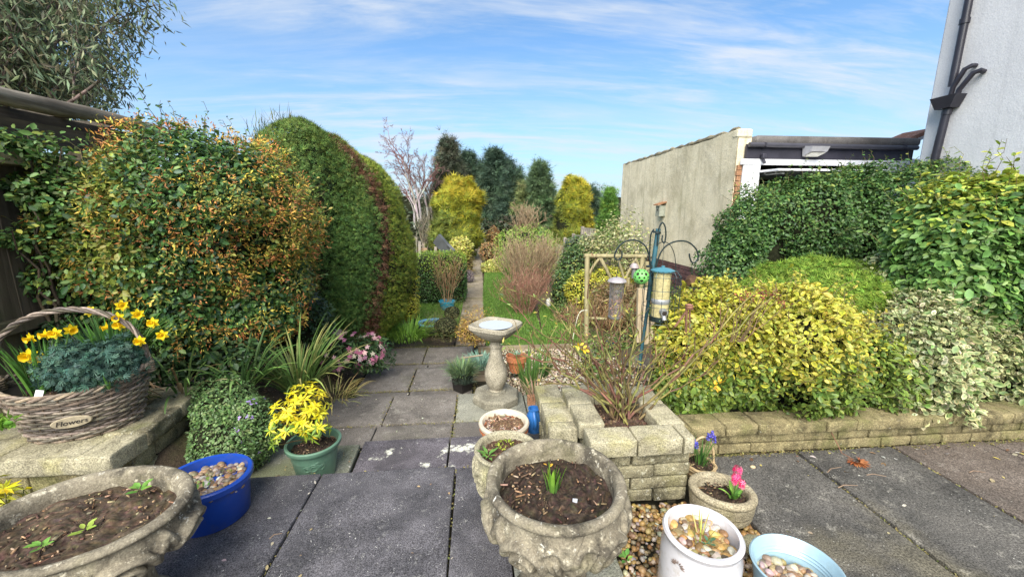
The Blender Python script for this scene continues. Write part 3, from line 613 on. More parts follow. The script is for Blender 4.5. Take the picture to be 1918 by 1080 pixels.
for i, (yy, z, l, dx) in enumerate(((1.2, 1.965, 3.0, -.12), (1.4, 1.885, 2.6, -.10), (2.3, 2.06, 1.9, -.26))):
    MB().beam((-2.8+dx, yy, z), (-2.8+dx, yy+l, z+.03), .03, .085).build('side_board', M_DARKWOOD, pg)
for i in range(6):
    yy = 1.9+i*.38; MB().beam((-2.84, yy, 2.155), (-4.6, yy+random.gauss(0, .03), 2.18+random.gauss(0, .02)), .07, .045).build('roof_slat', M_DARKWOOD, pg)
for yy in (1.7, 4.0): MB().box((-2.97, yy-.045, -.2), (-2.88, yy+.045, 2.08)).build('pergola_post', M_DARKWOOD, pg)

# ------------------------------------------------------------------ garage
M_DASH = stone('pebbledash', (.68, .60, .42), (.78, .70, .51), (.30, .26, .16), (.64, .60, .47), 3, .45, .3, .35, ((.40, .36, .20), .3, .5), 1.2, 1.2, 120, gm=.45, streak=((.33, .29, .17), .55))
M_BRICK = stone('plinth_brick', (.10, .055, .055), (.16, .085, .08), (.05, .032, .034), (.24, .17, .15), 8, .5, .25, .12, None, .5)
M_REDBRICK = stone('red_brick', (.30, .15, .08), (.40, .22, .12), (.17, .07, .04), (.42, .30, .20), 9, .4, .3, .1, None, .5)
M_WHITE = plain('white_paint', (.74, .74, .76), .55, 0, .05, 6, .4, .1, 40, ((.35, .34, .30), .35))
M_CHAR = plain('charcoal_fascia', (.035, .033, .045), .5, 0, .2, 5, .4)
M_FELT = stone('roof_felt', (.13, .12, .115), (.19, .175, .165), (.07, .06, .055), (.26, .23, .20), 5, .6, .4, .15, None, .6)
M_DARKIN = plain('garage_dark', (.03, .024, .02), .9, 0, .4, 4, .2)
XG, Y0G, Y1G, ZT, ZP = 3.667, 5.5, 9.9, 2.555, .505
ga = thing('garage', 'pale pebbledash garage with brick plinth and raised white door', 'garage', (5, 7.5, -.3))
def dash_wall():
    n1, n2 = 60, 36; Yv, Zv = np.meshgrid(np.linspace(Y0G, Y1G, n1), np.linspace(ZP, ZT, n2), indexing='ij'); P = np.stack([np.full_like(Yv, XG), Yv, Zv], -1).reshape(-1, 3)
    P[:, 0] += .006*n3(P, 3.)-.012; P[:, 2] += np.where(np.isclose(P[:, 2], ZT), .018*n3(P, 5, 3), 0)
    Q = [(i*n2+j, i*n2+j+1, (i+1)*n2+j+1, (i+1)*n2+j) for i in range(n1-1) for j in range(n2-1)]
    return npmesh('side_wall', P, quads=np.array(Q), smooth=True)
obj('side_wall', dash_wall(), M_DASH, ga)
MB().box((XG+.005, Y0G+.005, -.4), (XG+.2, Y1G-.01, ZT-.01)).build('wall_core', M_DASH, ga)
MB().box((XG+.005, Y1G-.2, -.4), (6.4, Y1G, 2.4)).box((6.2, Y0G+.01, -.4), (6.4, Y1G, 2.4)).build('rear_wall', M_DARKIN, ga)
MB().box((XG+.2, Y0G, -.2), (6.2, Y1G-.2, .0)).build('garage_floor', M_SLABPALE, ga)
bk = [gridbox(.215, .10, .065, 3, 3, 3, .003, .0006, 20, i) for i in range(3)]
for me in bk: me.polygons.foreach_set('use_smooth', np.zeros(len(me.polygons), bool))
for k in range(11):
    z = ZP-.04-.075*k; s = Y0G+(0 if k % 2 else .11)
    while s < Y1G-.12:
        o = obj('brick', random.choice(bk), M_BRICK, ga, (XG+.032+random.gauss(0, .002), s+.1075, z), (0, 0, PI/2)); s += .225
MB().box((XG+.004, Y0G, -.5), (XG+.05, Y1G, ZP)).build('plinth_mortar', plain('pale_mortar', (.26, .23, .20), .9, 0, .3, 20, .1), ga)
for k in range(27):
    z = .1+.075*k
    o = obj('brick', bk[k % 3], M_REDBRICK, ga, (XG+.045, Y0G+.022, z), scale=(.34 if k % 2 else .28, 1, 1)); o.material_slots[0].link = 'OBJECT'; o.material_slots[0].material = M_REDBRICK
MB().box((XG-.02, Y0G-.01, ZT-.10), (XG+.20, Y0G+.12, ZT+.015), .02).build('verge_block', M_DASH, ga)
cp = []
for i in range(40): cp.append(Vector((XG+.02, Y0G+.05+i*(Y1G-Y0G-.05)/39, ZT+.012+.008*math.sin(i*2.3)+random.gauss(0, .004))))
MB().tube(cp, [.035+random.gauss(0, .006) for _ in cp], 7).build('wall_coping', stone('coping', (.20, .17, .11), (.30, .26, .17), (.08, .07, .05), scale=8), ga)
fr = bmesh.new()
MB().box((XG+.20, Y0G-.10, 2.36), (6.38, Y1G, 2.475), .04).build('roof_edge', M_FELT, ga, True)
MB().box((XG+.10, Y0G-.055, 2.165), (6.30, Y0G-.02, 2.36)).build('fascia', M_CHAR, ga)
MB().tube([(XG+.10, Y0G-.10, 2.345), (6.32, Y0G-.10, 2.335)], .032, 10).build('gutter', plain('gutter', (.06, .058, .07), .35, 0, .1), ga, True)
for x in (XG+.32, 6.1):
    MB().tube([(x, Y0G-.06, 2.39), (x, Y0G-.145, 2.36), (x, Y0G-.15, 2.32), (x, Y0G-.06, 2.30)], .008, 6).build('gutter_clip', M_CHAR, ga)
MB().box((XG+.19, Y0G-.05, -.1), (XG+.235, Y0G-.01, 2.16)).box((XG+.085, Y0G-.052, .2), (XG+.34, Y0G-.02, 2.163), .006).build('door_post', M_WHITE, ga)
MB().box((XG+.04, Y0G-.06, 2.085), (6.3, Y0G-.025, 2.163), .006).build('door_header', M_WHITE, ga)
MB().box((6.0, Y0G-.05, -.1), (6.28, Y0G-.018, 2.08)).build('door_post', M_WHITE, ga)
dr = MB().box((-1.06, 0, -.015), (1.06, 1.9, .015), .006).build('garage_door', M_WHITE, ga, loc=(5.05, Y0G-.42, 1.985), rot=(R(1.5), 0, 0))
ml = MB()
for i in range(9): ml.box((-1.0, .1+i*.21, -.034), (1.0, .14+i*.21, -.016))
for x in (-.95, 0, .95): ml.box((x-.02, .05, -.05), (x+.02, 1.85, -.035))
o = obj('door_ribs', ml.mesh('door_ribs'), plain('door_underside', (.42, .42, .38), .6, 0, .15), dr, loc=(5.05, Y0G-.42, 1.985))
for i in range(9):
    MB().box((XG+.25+i*.24, Y1G-.26, 0), (XG+.44+i*.24, Y1G-.22, 2.0+random.uniform(-.2, .1))).build('inner_plank', wood('inner_plank', (.10, .05, .025), (.22, .12, .06)) if i == 0 else bpy.data.materials['inner_plank'], ga)
fl = thing('floodlight', 'silver floodlight on the dark garage fascia', 'floodlight', (4.62, Y0G-.06, 2.3))
bm_ = MB().add([(-.13, -.02, .07), (.13, -.02, .07), (.13, -.20, .045), (-.13, -.20, .045), (-.11, -.02, -.07), (.11, -.02, -.07), (.12, -.17, -.02), (-.12, -.17, -.02)], [(0, 1, 2, 3)[::-1], (4, 5, 6, 7), (0, 1, 5, 4), (1, 2, 6, 5), (2, 3, 7, 6), (3, 0, 4, 7)])
bm_.build('housing', plain('lamp_housing', (.50, .49, .50), .4, .2, .1), fl, loc=(4.70, Y0G-.06, 2.27))
MB().add([(-.10, -.035, -.068), (.10, -.035, -.068), (.108, -.16, -.028), (-.108, -.16, -.028)], [(0, 1, 2, 3)]).build('lens', plain('lamp_lens', (.62, .60, .50), .15, 0, .2, 20), fl, loc=(4.70, Y0G-.062, 2.264))
MB().beam((4.70, Y0G-.08, 2.20), (4.70, Y0G-.08, 2.36), .05, .04).build('bracket', M_CHAR, fl)
sn = thing('door_sensor', 'small dark sensor under the left end of the fascia', 'sensor', (4.0, Y0G-.08, 2.2))
MB().box((3.97, Y0G-.12, 2.16), (4.03, Y0G-.06, 2.23), .012).build('sensor_body', M_CHAR, sn); MB().tube([(4.0, Y0G-.09, 2.16), (4.01, Y0G-.12, 2.10)], .02, 8).build('sensor_head', M_CHAR, sn)
nb = thing('nest_box', 'tiny grey nest box with brown roof high on the garage wall', 'nest box', (XG-.06, 7.55, 1.42))
MB().box((XG-.14, 7.48, 1.35), (XG-.012, 7.64, 1.55), .004).build('box_body', plain('nest_grey', (.27, .28, .22), .8, 0, .25, 14), nb)
MB().add([(XG-.18, 7.45, 1.555), (XG-.18, 7.67, 1.555), (XG-.01, 7.67, 1.61), (XG-.01, 7.45, 1.61), (XG-.18, 7.45, 1.575), (XG-.18, 7.67, 1.575), (XG-.01, 7.67, 1.63), (XG-.01, 7.45, 1.63)], [(0, 1, 2, 3)[::-1], (4, 5, 6, 7), (0, 1, 5, 4), (1, 2, 6, 5), (2, 3, 7, 6), (3, 0, 4, 7)]).build('box_roof', wood('nest_roof', (.25, .12, .06), (.36, .19, .10), 1), nb)
MB().tube([(XG-.145, 7.56, 1.47), (XG-.139, 7.56, 1.47)], .018, 10).build('entrance_hole', M_DARKIN, nb)

# ------------------------------------------------------------------ white house on the right
M_RENDER = stone('white_render', (.64, .635, .645), (.70, .695, .705), (.56, .55, .565), (.61, .61, .62), 3, .2, .2, .0, None, .5, 1, 75, gm=.12, streak=((.50, .50, .51), .35))
M_PIPE = plain('black_pipe', (.022, .02, .028), .35, 0, .2, 8, .5)
ho = thing('white_house', 'tall white rendered house wall at the right edge', 'house', (6, 2, 0))
MB().box((5.0, -6, -.4), (10, 4.235, 7.5), .02).build('rendered_wall', M_RENDER, ho)
dp = thing('drainpipe', 'black drainpipe with hopper head on the white house wall', 'drainpipe', (4.93, 4.0, .5))
MB().tube([(4.945, 4.06, .2), (4.945, 4.03, 1.9), (4.945, 4.0, 2.50)], .036, 12).build('lower_pipe', M_PIPE, dp, True)
MB().tube([(4.945, 4.0, 2.72), (4.945, 4.0, 2.86), (4.95, 4.0, 6.5)], .033, 12).build('upper_pipe', M_PIPE, dp, True)
MB().add([(4.88, 3.93, 2.50), (4.99, 3.93, 2.50), (4.99, 4.07, 2.50), (4.88, 4.07, 2.50), (4.86, 3.88, 2.62), (4.99, 3.88, 2.62), (4.99, 4.12, 2.62), (4.86, 4.12, 2.62)], [(3, 2, 1, 0), (0, 1, 5, 4), (1, 2, 6, 5), (2, 3, 7, 6), (3, 0, 4, 7), (4, 5, 6, 7)]).build('hopper', M_PIPE, dp)
MB().tube([(4.99, 3.78, 2.79), (4.95, 3.78, 2.80), (4.93, 3.82, 2.79), (4.925, 3.91, 2.66), (4.925, 3.92, 2.58)], .024, 10).build('waste_pipe', M_PIPE, dp, True)
MB().tube([(4.99, 3.86, 2.87), (4.95, 3.86, 2.87), (4.93, 3.90, 2.85), (4.925, 3.97, 2.70), (4.925, 3.98, 2.58)], .022, 10).build('waste_pipe', M_PIPE, dp, True)
for y_, z in ((4.035, 1.7), (4.0, 2.44), (4.0, 3.3)): MB().tube([(4.945, y_, z), (4.945, y_, z+.05)], .041, 12).build('pipe_collar', M_PIPE, dp, True)
oh = thing('neighbouring_outhouse', 'sliver of white outhouse with tiled verge between garage and house', 'outhouse', (7.4, 7, 0))
MB().box((6.75, 6.6, -.4), (8.6, 9, 2.35)).build('outhouse_wall', M_WHITE, oh)
MB().beam((6.5, 6.52, 2.33), (7.6, 6.52, 2.78), .5, .06).build('tiled_verge', stone('verge_tile', (.20, .09, .06), (.28, .14, .10), (.10, .06, .05), scale=8), oh)
MB().beam((6.5, 6.55, 2.26), (7.6, 6.55, 2.71), .4, .08).build('barge_board', M_WHITE, oh)
# ------------------------------------------------------------------ carved stone urns
M_URN = stone('carved_stone', (.17, .145, .105), (.28, .245, .175), (.042, .036, .028), (.55, .50, .38), 18, .85, .75, 1.0, ((.17, .16, .07), .3, .5), .6, .8, 170, gm=.4)
M_URN2 = stone('pale_carved_stone', (.30, .27, .18), (.38, .345, .24), (.12, .10, .065), (.50, .47, .36), 14, .5, .4, .45, ((.22, .22, .08), .4, .5), .8, .9, 170)
M_TROUGH = stone('trough_stone', (.34, .29, .19), (.43, .375, .26), (.13, .11, .07), (.52, .48, .36), 10, .5, .35, .25, ((.24, .22, .09), .35, .52), .7)
def relief(a, t):
    """height of the carving: a = angle in the sector (-1..1 across 60 degrees, mirrored), t = 0..1 up the body"""
    X = a*.125; T = t*.29; h = np.zeros_like(X)
    def ridge(xs, ts, w, amp):
        nonlocal h
        xs, ts = np.asarray(xs), np.asarray(ts); w = np.broadcast_to(w, xs.shape)
        d2 = (X[..., None]-xs)**2+(T[..., None]-ts)**2; h = np.maximum(h, (amp*np.sqrt(np.clip(1-d2/(1.9*w*w), 0, 1))).max(-1))
    ph = np.linspace(0, 2*PI*1.9, 140); rr = .010+.068*(ph/ph[-1])
    ridge(.018+rr*np.cos(ph+.6), .165-rr*np.sin(ph+.6), .0085+.0035*ph/ph[-1], .026)
    s = np.linspace(0, 1, 40)
    ridge(.018+.072*np.cos(.6+ph[-1])+.04*s, .165-.072*np.sin(.6+ph[-1])+.10*s, .012, .017)
    ridge(-.116+.035*s**2, .01+.19*s, .008, .015); ridge(-.100+.06*s**2, .01+.23*s, .006, .013)
    ridge(-.112+.10*s**1.6, .20+.05*np.sin(s*3), .010*(1.2-s*.6), .016)
    ridge(-.10+.16*s, .040-.03*np.sin(s*3.1), .011, .014)
    pend = np.clip(1-np.abs(np.abs(a)-1)*2.6-(1-t)*2.6, 0, 1)*(a < 0); h = np.maximum(h, .024*np.sqrt(pend))
    return h-.004
def urn_mesh(name, prof, body, sx=1., sy=1., n=300, amp=1., rot=0., reps=6):
    """prof: (radius, z) polyline from the foot over the rim and down inside; carving between body z limits on the outside"""
    prof = np.array(prof, float); seg = np.linalg.norm(np.diff(prof, axis=0), axis=1); cum = np.concatenate([[0], np.cumsum(seg)]); m = int(cum[-1]/.004)+2
    u = np.linspace(0, cum[-1], m); r_ = np.interp(u, cum, prof[:, 0]); z = np.interp(u, cum, prof[:, 1])
    for _ in range(3): r_[1:-1] = (r_[:-2]+2*r_[1:-1]+r_[2:])/4; z[1:-1] = (z[:-2]+2*z[1:-1]+z[2:])/4
    th = np.arange(n)*2*PI/n; top = int(np.argmax(z)); ia = int(np.argmin(np.abs(z[:top]-body[0]))); ib = int(np.argmin(np.abs(z[:top]-body[1]))); tt = (np.arange(m)-ia)/max(1, ib-ia); on = (np.arange(m) < top) & (tt > 0) & (tt < 1)
    sec = ((th-rot)/(2*PI/reps)) % 2; a = np.where(sec < 1, sec*2-1, 1-(sec-1)*2)
    A, Tt = np.meshgrid(a, np.clip(tt, 0, 1)); hh = np.zeros((m, n)); hh[on] = relief(A[on], Tt[on])
    f = np.clip(np.minimum(tt, 1-tt)*9, 0, 1)[:, None]; Rr = r_[:, None]+hh*f*amp
    P = np.stack([Rr*np.cos(th)*sx, Rr*np.sin(th)*sy, np.repeat(z[:, None], n, 1)], -1).reshape(-1, 3)
    P += np.stack([n3(P, 30), n3(P, 30, 2), n3(P, 30, 4)], 1)*.0008
    Q = [(i*n+k, i*n+(k+1) % n, (i+1)*n+(k+1) % n, (i+1)*n+k) for i in range(m-1) for k in range(n)]
    return npmesh(name, P, quads=np.array(Q), smooth=True)
UP = [(.0, .0), (.165, .0), (.17, .03), (.150, .06), (.125, .09), (.115, .20), (.118, .262), (.105, .285), (.108, .305), (.150, .325), (.198, .362), (.230, .41), (.239, .45), (.233, .49), (.220, .522), (.232, .528), (.240, .540), (.235, .555), (.222, .56), (.205, .552), (.196, .525), (.192, .47), (.19, .44), (.0, .44)]
CU = Vector((.257, 1.19, 0))
u1 = obj('stone_urn', urn_mesh('stone_urn', UP, (.30, .522), 1, 1, 420, rot=R(270)), M_URN, loc=CU)
tag(u1, 'large carved stone urn with scrolls and green bulb shoots, at the front beside the gravel', 'urn', 'carved stone urns beside the steps')
soil('dark compost in the large carved urn', (CU.x, CU.y, .488), .193, .193, 260)
CV = Vector((-1.325, 1.275, 0))
u2 = obj('stone_urn', urn_mesh('stone_urn', [(r_, z*.84) for r_, z in UP], (.252, .438), 1.30, 1.06, 420, rot=R(285)), M_URN, loc=CV)
tag(u2, 'wide oval carved stone urn with few seedlings at the bottom left', 'urn', 'carved stone urns beside the steps')
soil('crumbly brown compost in the wide oval urn', (CV.x, CV.y, .405), .255, .206, 300, ((.05, .036, .025), (.085, .06, .04)))
c3 = at(948, 836, 1.70); SP = [(.0, .0), (.09, .0), (.10, .02), (.08, .04), (.115, .10), (.142, .18), (.148, .26), (.140, .32), (.150, .34), (.157, c3.z-.012), (.150, c3.z), (.128, c3.z-.005), (.122, c3.z-.05), (.12, c3.z-.09), (0, c3.z-.09)]
u3 = obj('small_stone_planter', urn_mesh('small_stone_planter', SP, (.05, .33), 1, 1, 200, .8, R(250)), M_URN2, loc=(c3.x, c3.y, 0))
tag(u3, 'smaller mossy stone planter half hidden behind the large carved urn', 'planter')
soil('brown bark mulch in the smaller stone planter', (c3.x, c3.y, c3.z-.045), .123, .123, 200, ((.06, .035, .025), (.09, .055, .035)))
# ------------------------------------------------------------------ other pots
def pot(name, label, cat, c, prof, mat, sx=1, sy=1, n=48, rot=0, smooth=True, relief_fn=None):
    t = thing(name, label, cat, c)
    me = MB().lathe(prof, n, (0, 0, 0), sx, sy).mesh('pot_body', smooth)
    obj('pot_body', me, mat, t, c, (0, 0, rot)); return t
M_TERRA = stone('terracotta', (.38, .13, .055), (.48, .18, .075), (.22, .09, .05), (.50, .38, .30), 9, .4, .2, .05, None, .25)
M_CREAM = plain('cream_glaze', (.55, .48, .37), .4, 0, .08, 12, .5, 0, 60, ((.40, .30, .20), .4))
M_BLUEPL = plain('blue_plastic', (.010, .055, .33), .34, 0, .1, 6, .5, .05, 200, ((.06, .08, .18), .55))
M_GREENPL = plain('green_plastic', (.10, .19, .13), .42, 0, .15, 7, .5, .08, 80, ((.20, .25, .18), .5))
M_WHITEGL = plain('white_glaze', (.50, .485, .50), .22, 0, .05, 8, .5, .05, 50, ((.33, .29, .24), .6), coat=.3)
M_PALEMETAL = plain('pale_blue_enamel', (.27, .40, .47), .35, .1, .06, 7, .5, .05, 30, ((.22, .27, .28), .55))
M_TURQ = plain('turquoise_glaze', (.03, .26, .38), .25, 0, .2, 8, .5, coat=.5)
M_NAVY = plain('navy_glaze', (.015, .03, .07), .3, 0, .3, 8, .5)
M_SKYBL = plain('sky_blue_glaze', (.14, .35, .52), .3, 0, .2, 8, .5)
M_BLACKPL = plain('black_plastic', (.018, .016, .015), .5, 0, .3, 20, .4)
M_CANBLUE = plain('can_blue', (.025, .13, .38), .35, 0, .12, 14, .5)
# cream rimmed terracotta bowl
c = at(944, 789, 2.32); zb = -.135
t = thing('terracotta_bowl', 'terracotta bowl with a thick cream rim full of dead leaves', 'plant pot', (c.x, c.y, zb)); H = c.z-zb
MB().lathe([(.0, 0), (.105, 0), (.115, .01), (.148, H-.05), (.158, H-.045), (.158, H-.02), (.148, H-.02), (.0, H-.08)], 48, (c.x, c.y, zb), close=False).build('bowl_body', M_TERRA, t, True)
MB().lathe([(.128, H-.07), (.150, H-.022), (.160, H-.02), (.163, H-.004), (.157, H+.006), (.140, H+.004), (.130, H-.012), (.125, H-.07)], 56, (c.x, c.y, zb), close=False).build('cream_rim', M_CREAM, t, True)
soil('dry leaf litter in the cream rimmed bowl', (c.x, c.y, c.z-.035), .127, .127, 260, ((.10, .06, .035), (.16, .10, .06)), ((.36, .25, .17), (.25, .15, .09), (.16, .09, .06), (.45, .36, .28)), .02, .024)
# blue tub with pebbles
c = at(386, 889, 1.80); zt = c.z; TB = (c.x, c.y)
t = pot('blue_tub', 'oval bright blue plastic tub filled with pebbles', 'tub', (c.x, c.y, 0), [(0, 0), (.150, 0), (.158, .008), (.176, zt-.035), (.177, zt-.03), (.190, zt-.03), (.192, zt-.006), (.186, zt), (.170, zt-.002), (.168, zt-.05), (0, zt-.05)], M_BLUEPL, 1.0, .93, 72)
q = disc_pts(340, (c.x, c.y, zt-.05), .163, .150); o = obj('pebbles', pebbles('pebbles', q+rng.uniform(-.006, .012, (340, 1))*np.array([0, 0, 1.]), .0165, STONECOLS, .6), PEBBLE); tag(o, 'mixed brown pebbles filling the blue tub', 'pebbles', kind='stuff')
# green pot
c = at(587, 824, 2.26); GP = c.copy(); zb = -.135; H = c.z-zb
t = thing('green_pot', 'sage green plastic pot with embossed scrolls at the edge of the steps', 'plant pot', (c.x, c.y, zb))
MB().lathe([(0, 0), (.098, 0), (.105, .006), (.135, H-.035), (.136, H-.03), (.150, H-.03), (.156, H-.02), (.156, H-.004), (.150, H), (.140, H-.002), (.132, H-.04), (.128, H-.09), (0, H-.09)], 64, (c.x, c.y, zb)).build('pot_body', M_GREENPL, t, True)
em = MB()
for s_ in (-1, 1):
    a0 = R(-72)
    for k, (da, zz, rr) in enumerate(((.0, .52, .030), (.34, .50, .022), (-.30, .50, .022), (.16, .62, .014))):
        pts = []
        for i in range(22):
            ph = i/21*2*PI*1.3; rad = rr*(1-.6*i/21); ang = a0+da*1.0+s_*rad*math.cos(ph)/.125; zq = H*zz+rad*math.sin(ph); rw_ = .105+(.030)*(zq/(H-.03))+.0005
            pts.append((c.x+rw_*math.cos(ang), c.y+rw_*math.sin(ang), zb+zq))
        em.tube(pts, .0035, 5)
em.build('embossed_scroll', M_GREENPL, t, True)
soil('dark compost with bark in the green pot', (c.x, c.y, c.z-.05), .13, .13, 150)
# white glazed pot
c = at(1316, 992, 1.15); WP = c.copy(); H = c.z
t = thing('white_glazed_pot', 'tall white glazed pot with brown sprig motif standing on the gravel', 'plant pot', (c.x, c.y, 0))
MB().lathe([(0, 0), (.115, 0), (.128, .02), (.136, .08), (.134, H-.075), (.124, H-.045), (.122, H-.03), (.130, H-.022), (.134, H-.008), (.128, H), (.116, H-.002), (.110, H-.03), (.108, H-.08), (0, H-.08)], 72, (c.x, c.y, 0)).build('pot_body', M_WHITEGL, t, True)
M_SPRIG = plain('sprig_brown', (.13, .09, .07), .5)
for ang0, zz in ((-152, .78), (-92, .62), (-30, .72)):
    sg = MB()
    for k in range(9):
        a = R(ang0); ax = (k-4)*.42; l = .026
        p0 = Vector((c.x+.1362*math.cos(a), c.y+.1362*math.sin(a), H*zz)); p1 = Vector((c.x+.1364*math.cos(a+l*math.sin(ax)/.136), c.y+.1364*math.sin(a+l*math.sin(ax)/.136), H*zz+l*math.cos(ax)*.8)); sg.tube([p0.lerp(p1, .35), p0.lerp(p1, .7), p1], [.0006, .0022, .0007], 5)
    sg.build('sprig_motif', M_SPRIG, t, kind='stuff')
q = disc_pts(210, (c.x, c.y, c.z-.05), .104, .104); o = obj('pebbles', pebbles('pebbles', q+rng.uniform(-.004, .014, (210, 1))*np.array([0, 0, 1.]), .0155, GOLD, .6), PEBBLE); tag(o, 'tan gravel stones in the white glazed pot', 'pebbles', kind='stuff')
# pale blue metal tub
c = at(1492, 1056, 1.08); MT = c.copy(); H = c.z
t = thing('pale_blue_tub', 'pale blue metal tub with ribbed sides and pebbles in the bottom right', 'tub', (c.x, c.y, 0))
pr = [(0, 0), (.088, 0), (.092, .006)]
for k in range(3):
    z_ = H*.30+k*.018; r0 = .092+.044*z_/H; pr += [(r0, z_-.004), (r0+.0035, z_), (r0, z_+.004)]
pr += [(.131, H-.014), (.137, H-.010), (.139, H-.003), (.134, H), (.128, H-.006)]
for k in range(3):
    z_ = H-.035-k*.012; pr += [(.126-.044*(H-z_)/H, z_+.004), (.1225-.044*(H-z_)/H, z_), (.126-.044*(H-z_)/H, z_-.004)]
pr += [(.105, H-.10), (0, H-.10)]
MB().lathe(pr, 80, (c.x, c.y, 0), 1.05, 1.0).build('tub_body', M_PALEMETAL, t, True)
q = disc_pts(190, (c.x, c.y, H-.085), .108, .104); o = obj('pebbles', pebbles('pebbles', q+rng.uniform(-.004, .012, (190, 1))*np.array([0, 0, 1.]), .017, [(.26, .16, .09), (.33, .25, .18), (.20, .12, .09), (.36, .29, .24), (.29, .20, .09)], .6), PEBBLE); tag(o, 'pinkish brown pebbles in the pale blue metal tub', 'pebbles', kind='stuff')
# oval stone trough
c = at(1353, 912, 1.60); HT = c.copy(); H = c.z
pr = [(0, 0), (.128, 0), (.134, .012), (.136, H*.28), (.132, H*.30), (.139, H*.33), (.143, H*.72), (.139, H*.75), (.147, H*.79), (.150, H-.015), (.142, H), (.118, H), (.108, H-.012), (.104, H-.07), (0, H-.07)]
o = obj('oval_stone_trough', urn_mesh('oval_stone_trough', pr, (-2, -1), 1.02, .86, 120), M_TROUGH, loc=(c.x, c.y, 0), rot=(0, 0, R(-28))); tag(o, 'oval sandy stone trough with a banded side holding the pink hyacinth', 'trough')
soil('black compost in the oval stone trough', (c.x, c.y, c.z-.05), .108, .094, 120)
# rock
me = npmesh('rock', ico(3)[0]*np.array([.048, .042, .04])*(1+.13*n3(ico(3)[0], 2.3)[:, None]), tris=ico(3)[1], smooth=True)
o = obj('rock', me, M_URN2, loc=at(1412, 996, 1.36)*1); o.location.z = .035; tag(o, 'fist sized grey stone between the trough and the pale blue tub', 'rock')
# watering can
c = at(1000, 790, 2.42); zb = c.z-.06
t = thing('watering_can', 'small blue plastic watering can beside the cream rimmed bowl', 'watering can', (c.x, c.y, zb))
MB().lathe([(0, 0), (.048, 0), (.053, .01), (.055, .06), (.050, .11), (.038, .135), (.034, .15), (.040, .155), (.040, .162), (.033, .162), (.030, .14), (0, .12)], 32, (c.x, c.y, zb)).build('can_body', M_CANBLUE, t, True)
MB().tube([(c.x-.005, c.y-.036, zb+.15), (c.x-.004, c.y-.062, zb+.125), (c.x, c.y-.072, zb+.09), (c.x, c.y-.055, zb+.05)], [.011, .012, .012, .013], 8).build('can_handle', M_CANBLUE, t, True)
MB().tube([(c.x+.04, c.y+.03, zb+.05), (c.x+.10, c.y+.06, zb+.13), (c.x+.13, c.y+.07, zb+.17)], [.012, .009, .012], 8).build('can_spout', M_CANBLUE, t, True)
# bird bath
M_BATH = stone('bird_bath_stone', (.30, .27, .20), (.39, .35, .27), (.12, .105, .075), (.42, .39, .30), 12, .55, .35, .45, None, .8)
M_BATHDK = stone('bath_base_stone', (.20, .185, .14), (.28, .26, .20), (.09, .08, .06), (.40, .38, .30), 10, .55, .4, .4, None, .7)
B0 = Vector((.160, 3.40, -.27)); t = thing('bird_bath', 'stone bird bath with square bowl of water on a baluster pedestal', 'bird bath', B0)
MB().lathe([(0, 0), (.215, 0), (.22, .012), (.22, .062), (.205, .082), (.10, .090), (.092, .105), (0, .105)], 8, (0, 0, 0)).build('octagonal_base', M_BATHDK, t, False, loc=B0, rot=(0, 0, R(14)))
MB().lathe([(0, .10), (.07, .10), (.068, .115), (.062, .125), (.085, .16), (.105, .21), (.112, .265), (.105, .32), (.085, .38), (.064, .45), (.055, .51), (.054, .535), (.063, .542), (.063, .56), (.055, .566), (.055, .60), (.075, .625), (.10, .63), (0, .63)], 40).build('baluster', M_BATH, t, True, loc=B0)
def sqbowl():
    n, V, F = 64, [], []
    prof = [(.09, .62), (.105, .63), (.14, .655), (.185, .70), (.200, .725), (.205, .735), (.212, .735), (.213, .765), (.205, .772), (.185, .770), (.155, .742), (.10, .725), (.0005, .722)]
    for r_, z in prof:
        for k in range(n):
            a = 2*PI*k/n; p = 2+3.2*min(1, max(0, (r_-.08)/.1)); q = r_/((abs(math.cos(a))**p+abs(math.sin(a))**p)**(1/p)); V.append((q*math.cos(a), q*math.sin(a), z))
    for i in range(len(prof)-1): F += [(i*n+k, i*n+(k+1) % n, (i+1)*n+(k+1) % n, (i+1)*n+k) for k in range(n)]
    return MB().add(V, F)
sqbowl().build('bowl', M_BATH, t, True, loc=B0, rot=(0, 0, R(57)))
for ch_ in list(t.children): ch_.scale = (.94, .94, .955) if ch_.name.split('.')[0] != 'octagonal_base' else (1, 1, 1)
wm, nt, b = newmat('water'); b.inputs['Base Color'].default_value = (.30, .31, .31, 1); b.inputs['Roughness'].default_value = .04; b.inputs['Specular IOR Level'].default_value = 1.0; b.inputs['Metallic'].default_value = .25; b.inputs['Base Color'].default_value = (.55, .55, .54, 1); b.inputs['Roughness'].default_value = .12
MB().lathe([(.0005, .7235), (.150, .7235)], 40, (0, 0, 0), close=False).build('water', wm, t, loc=B0)
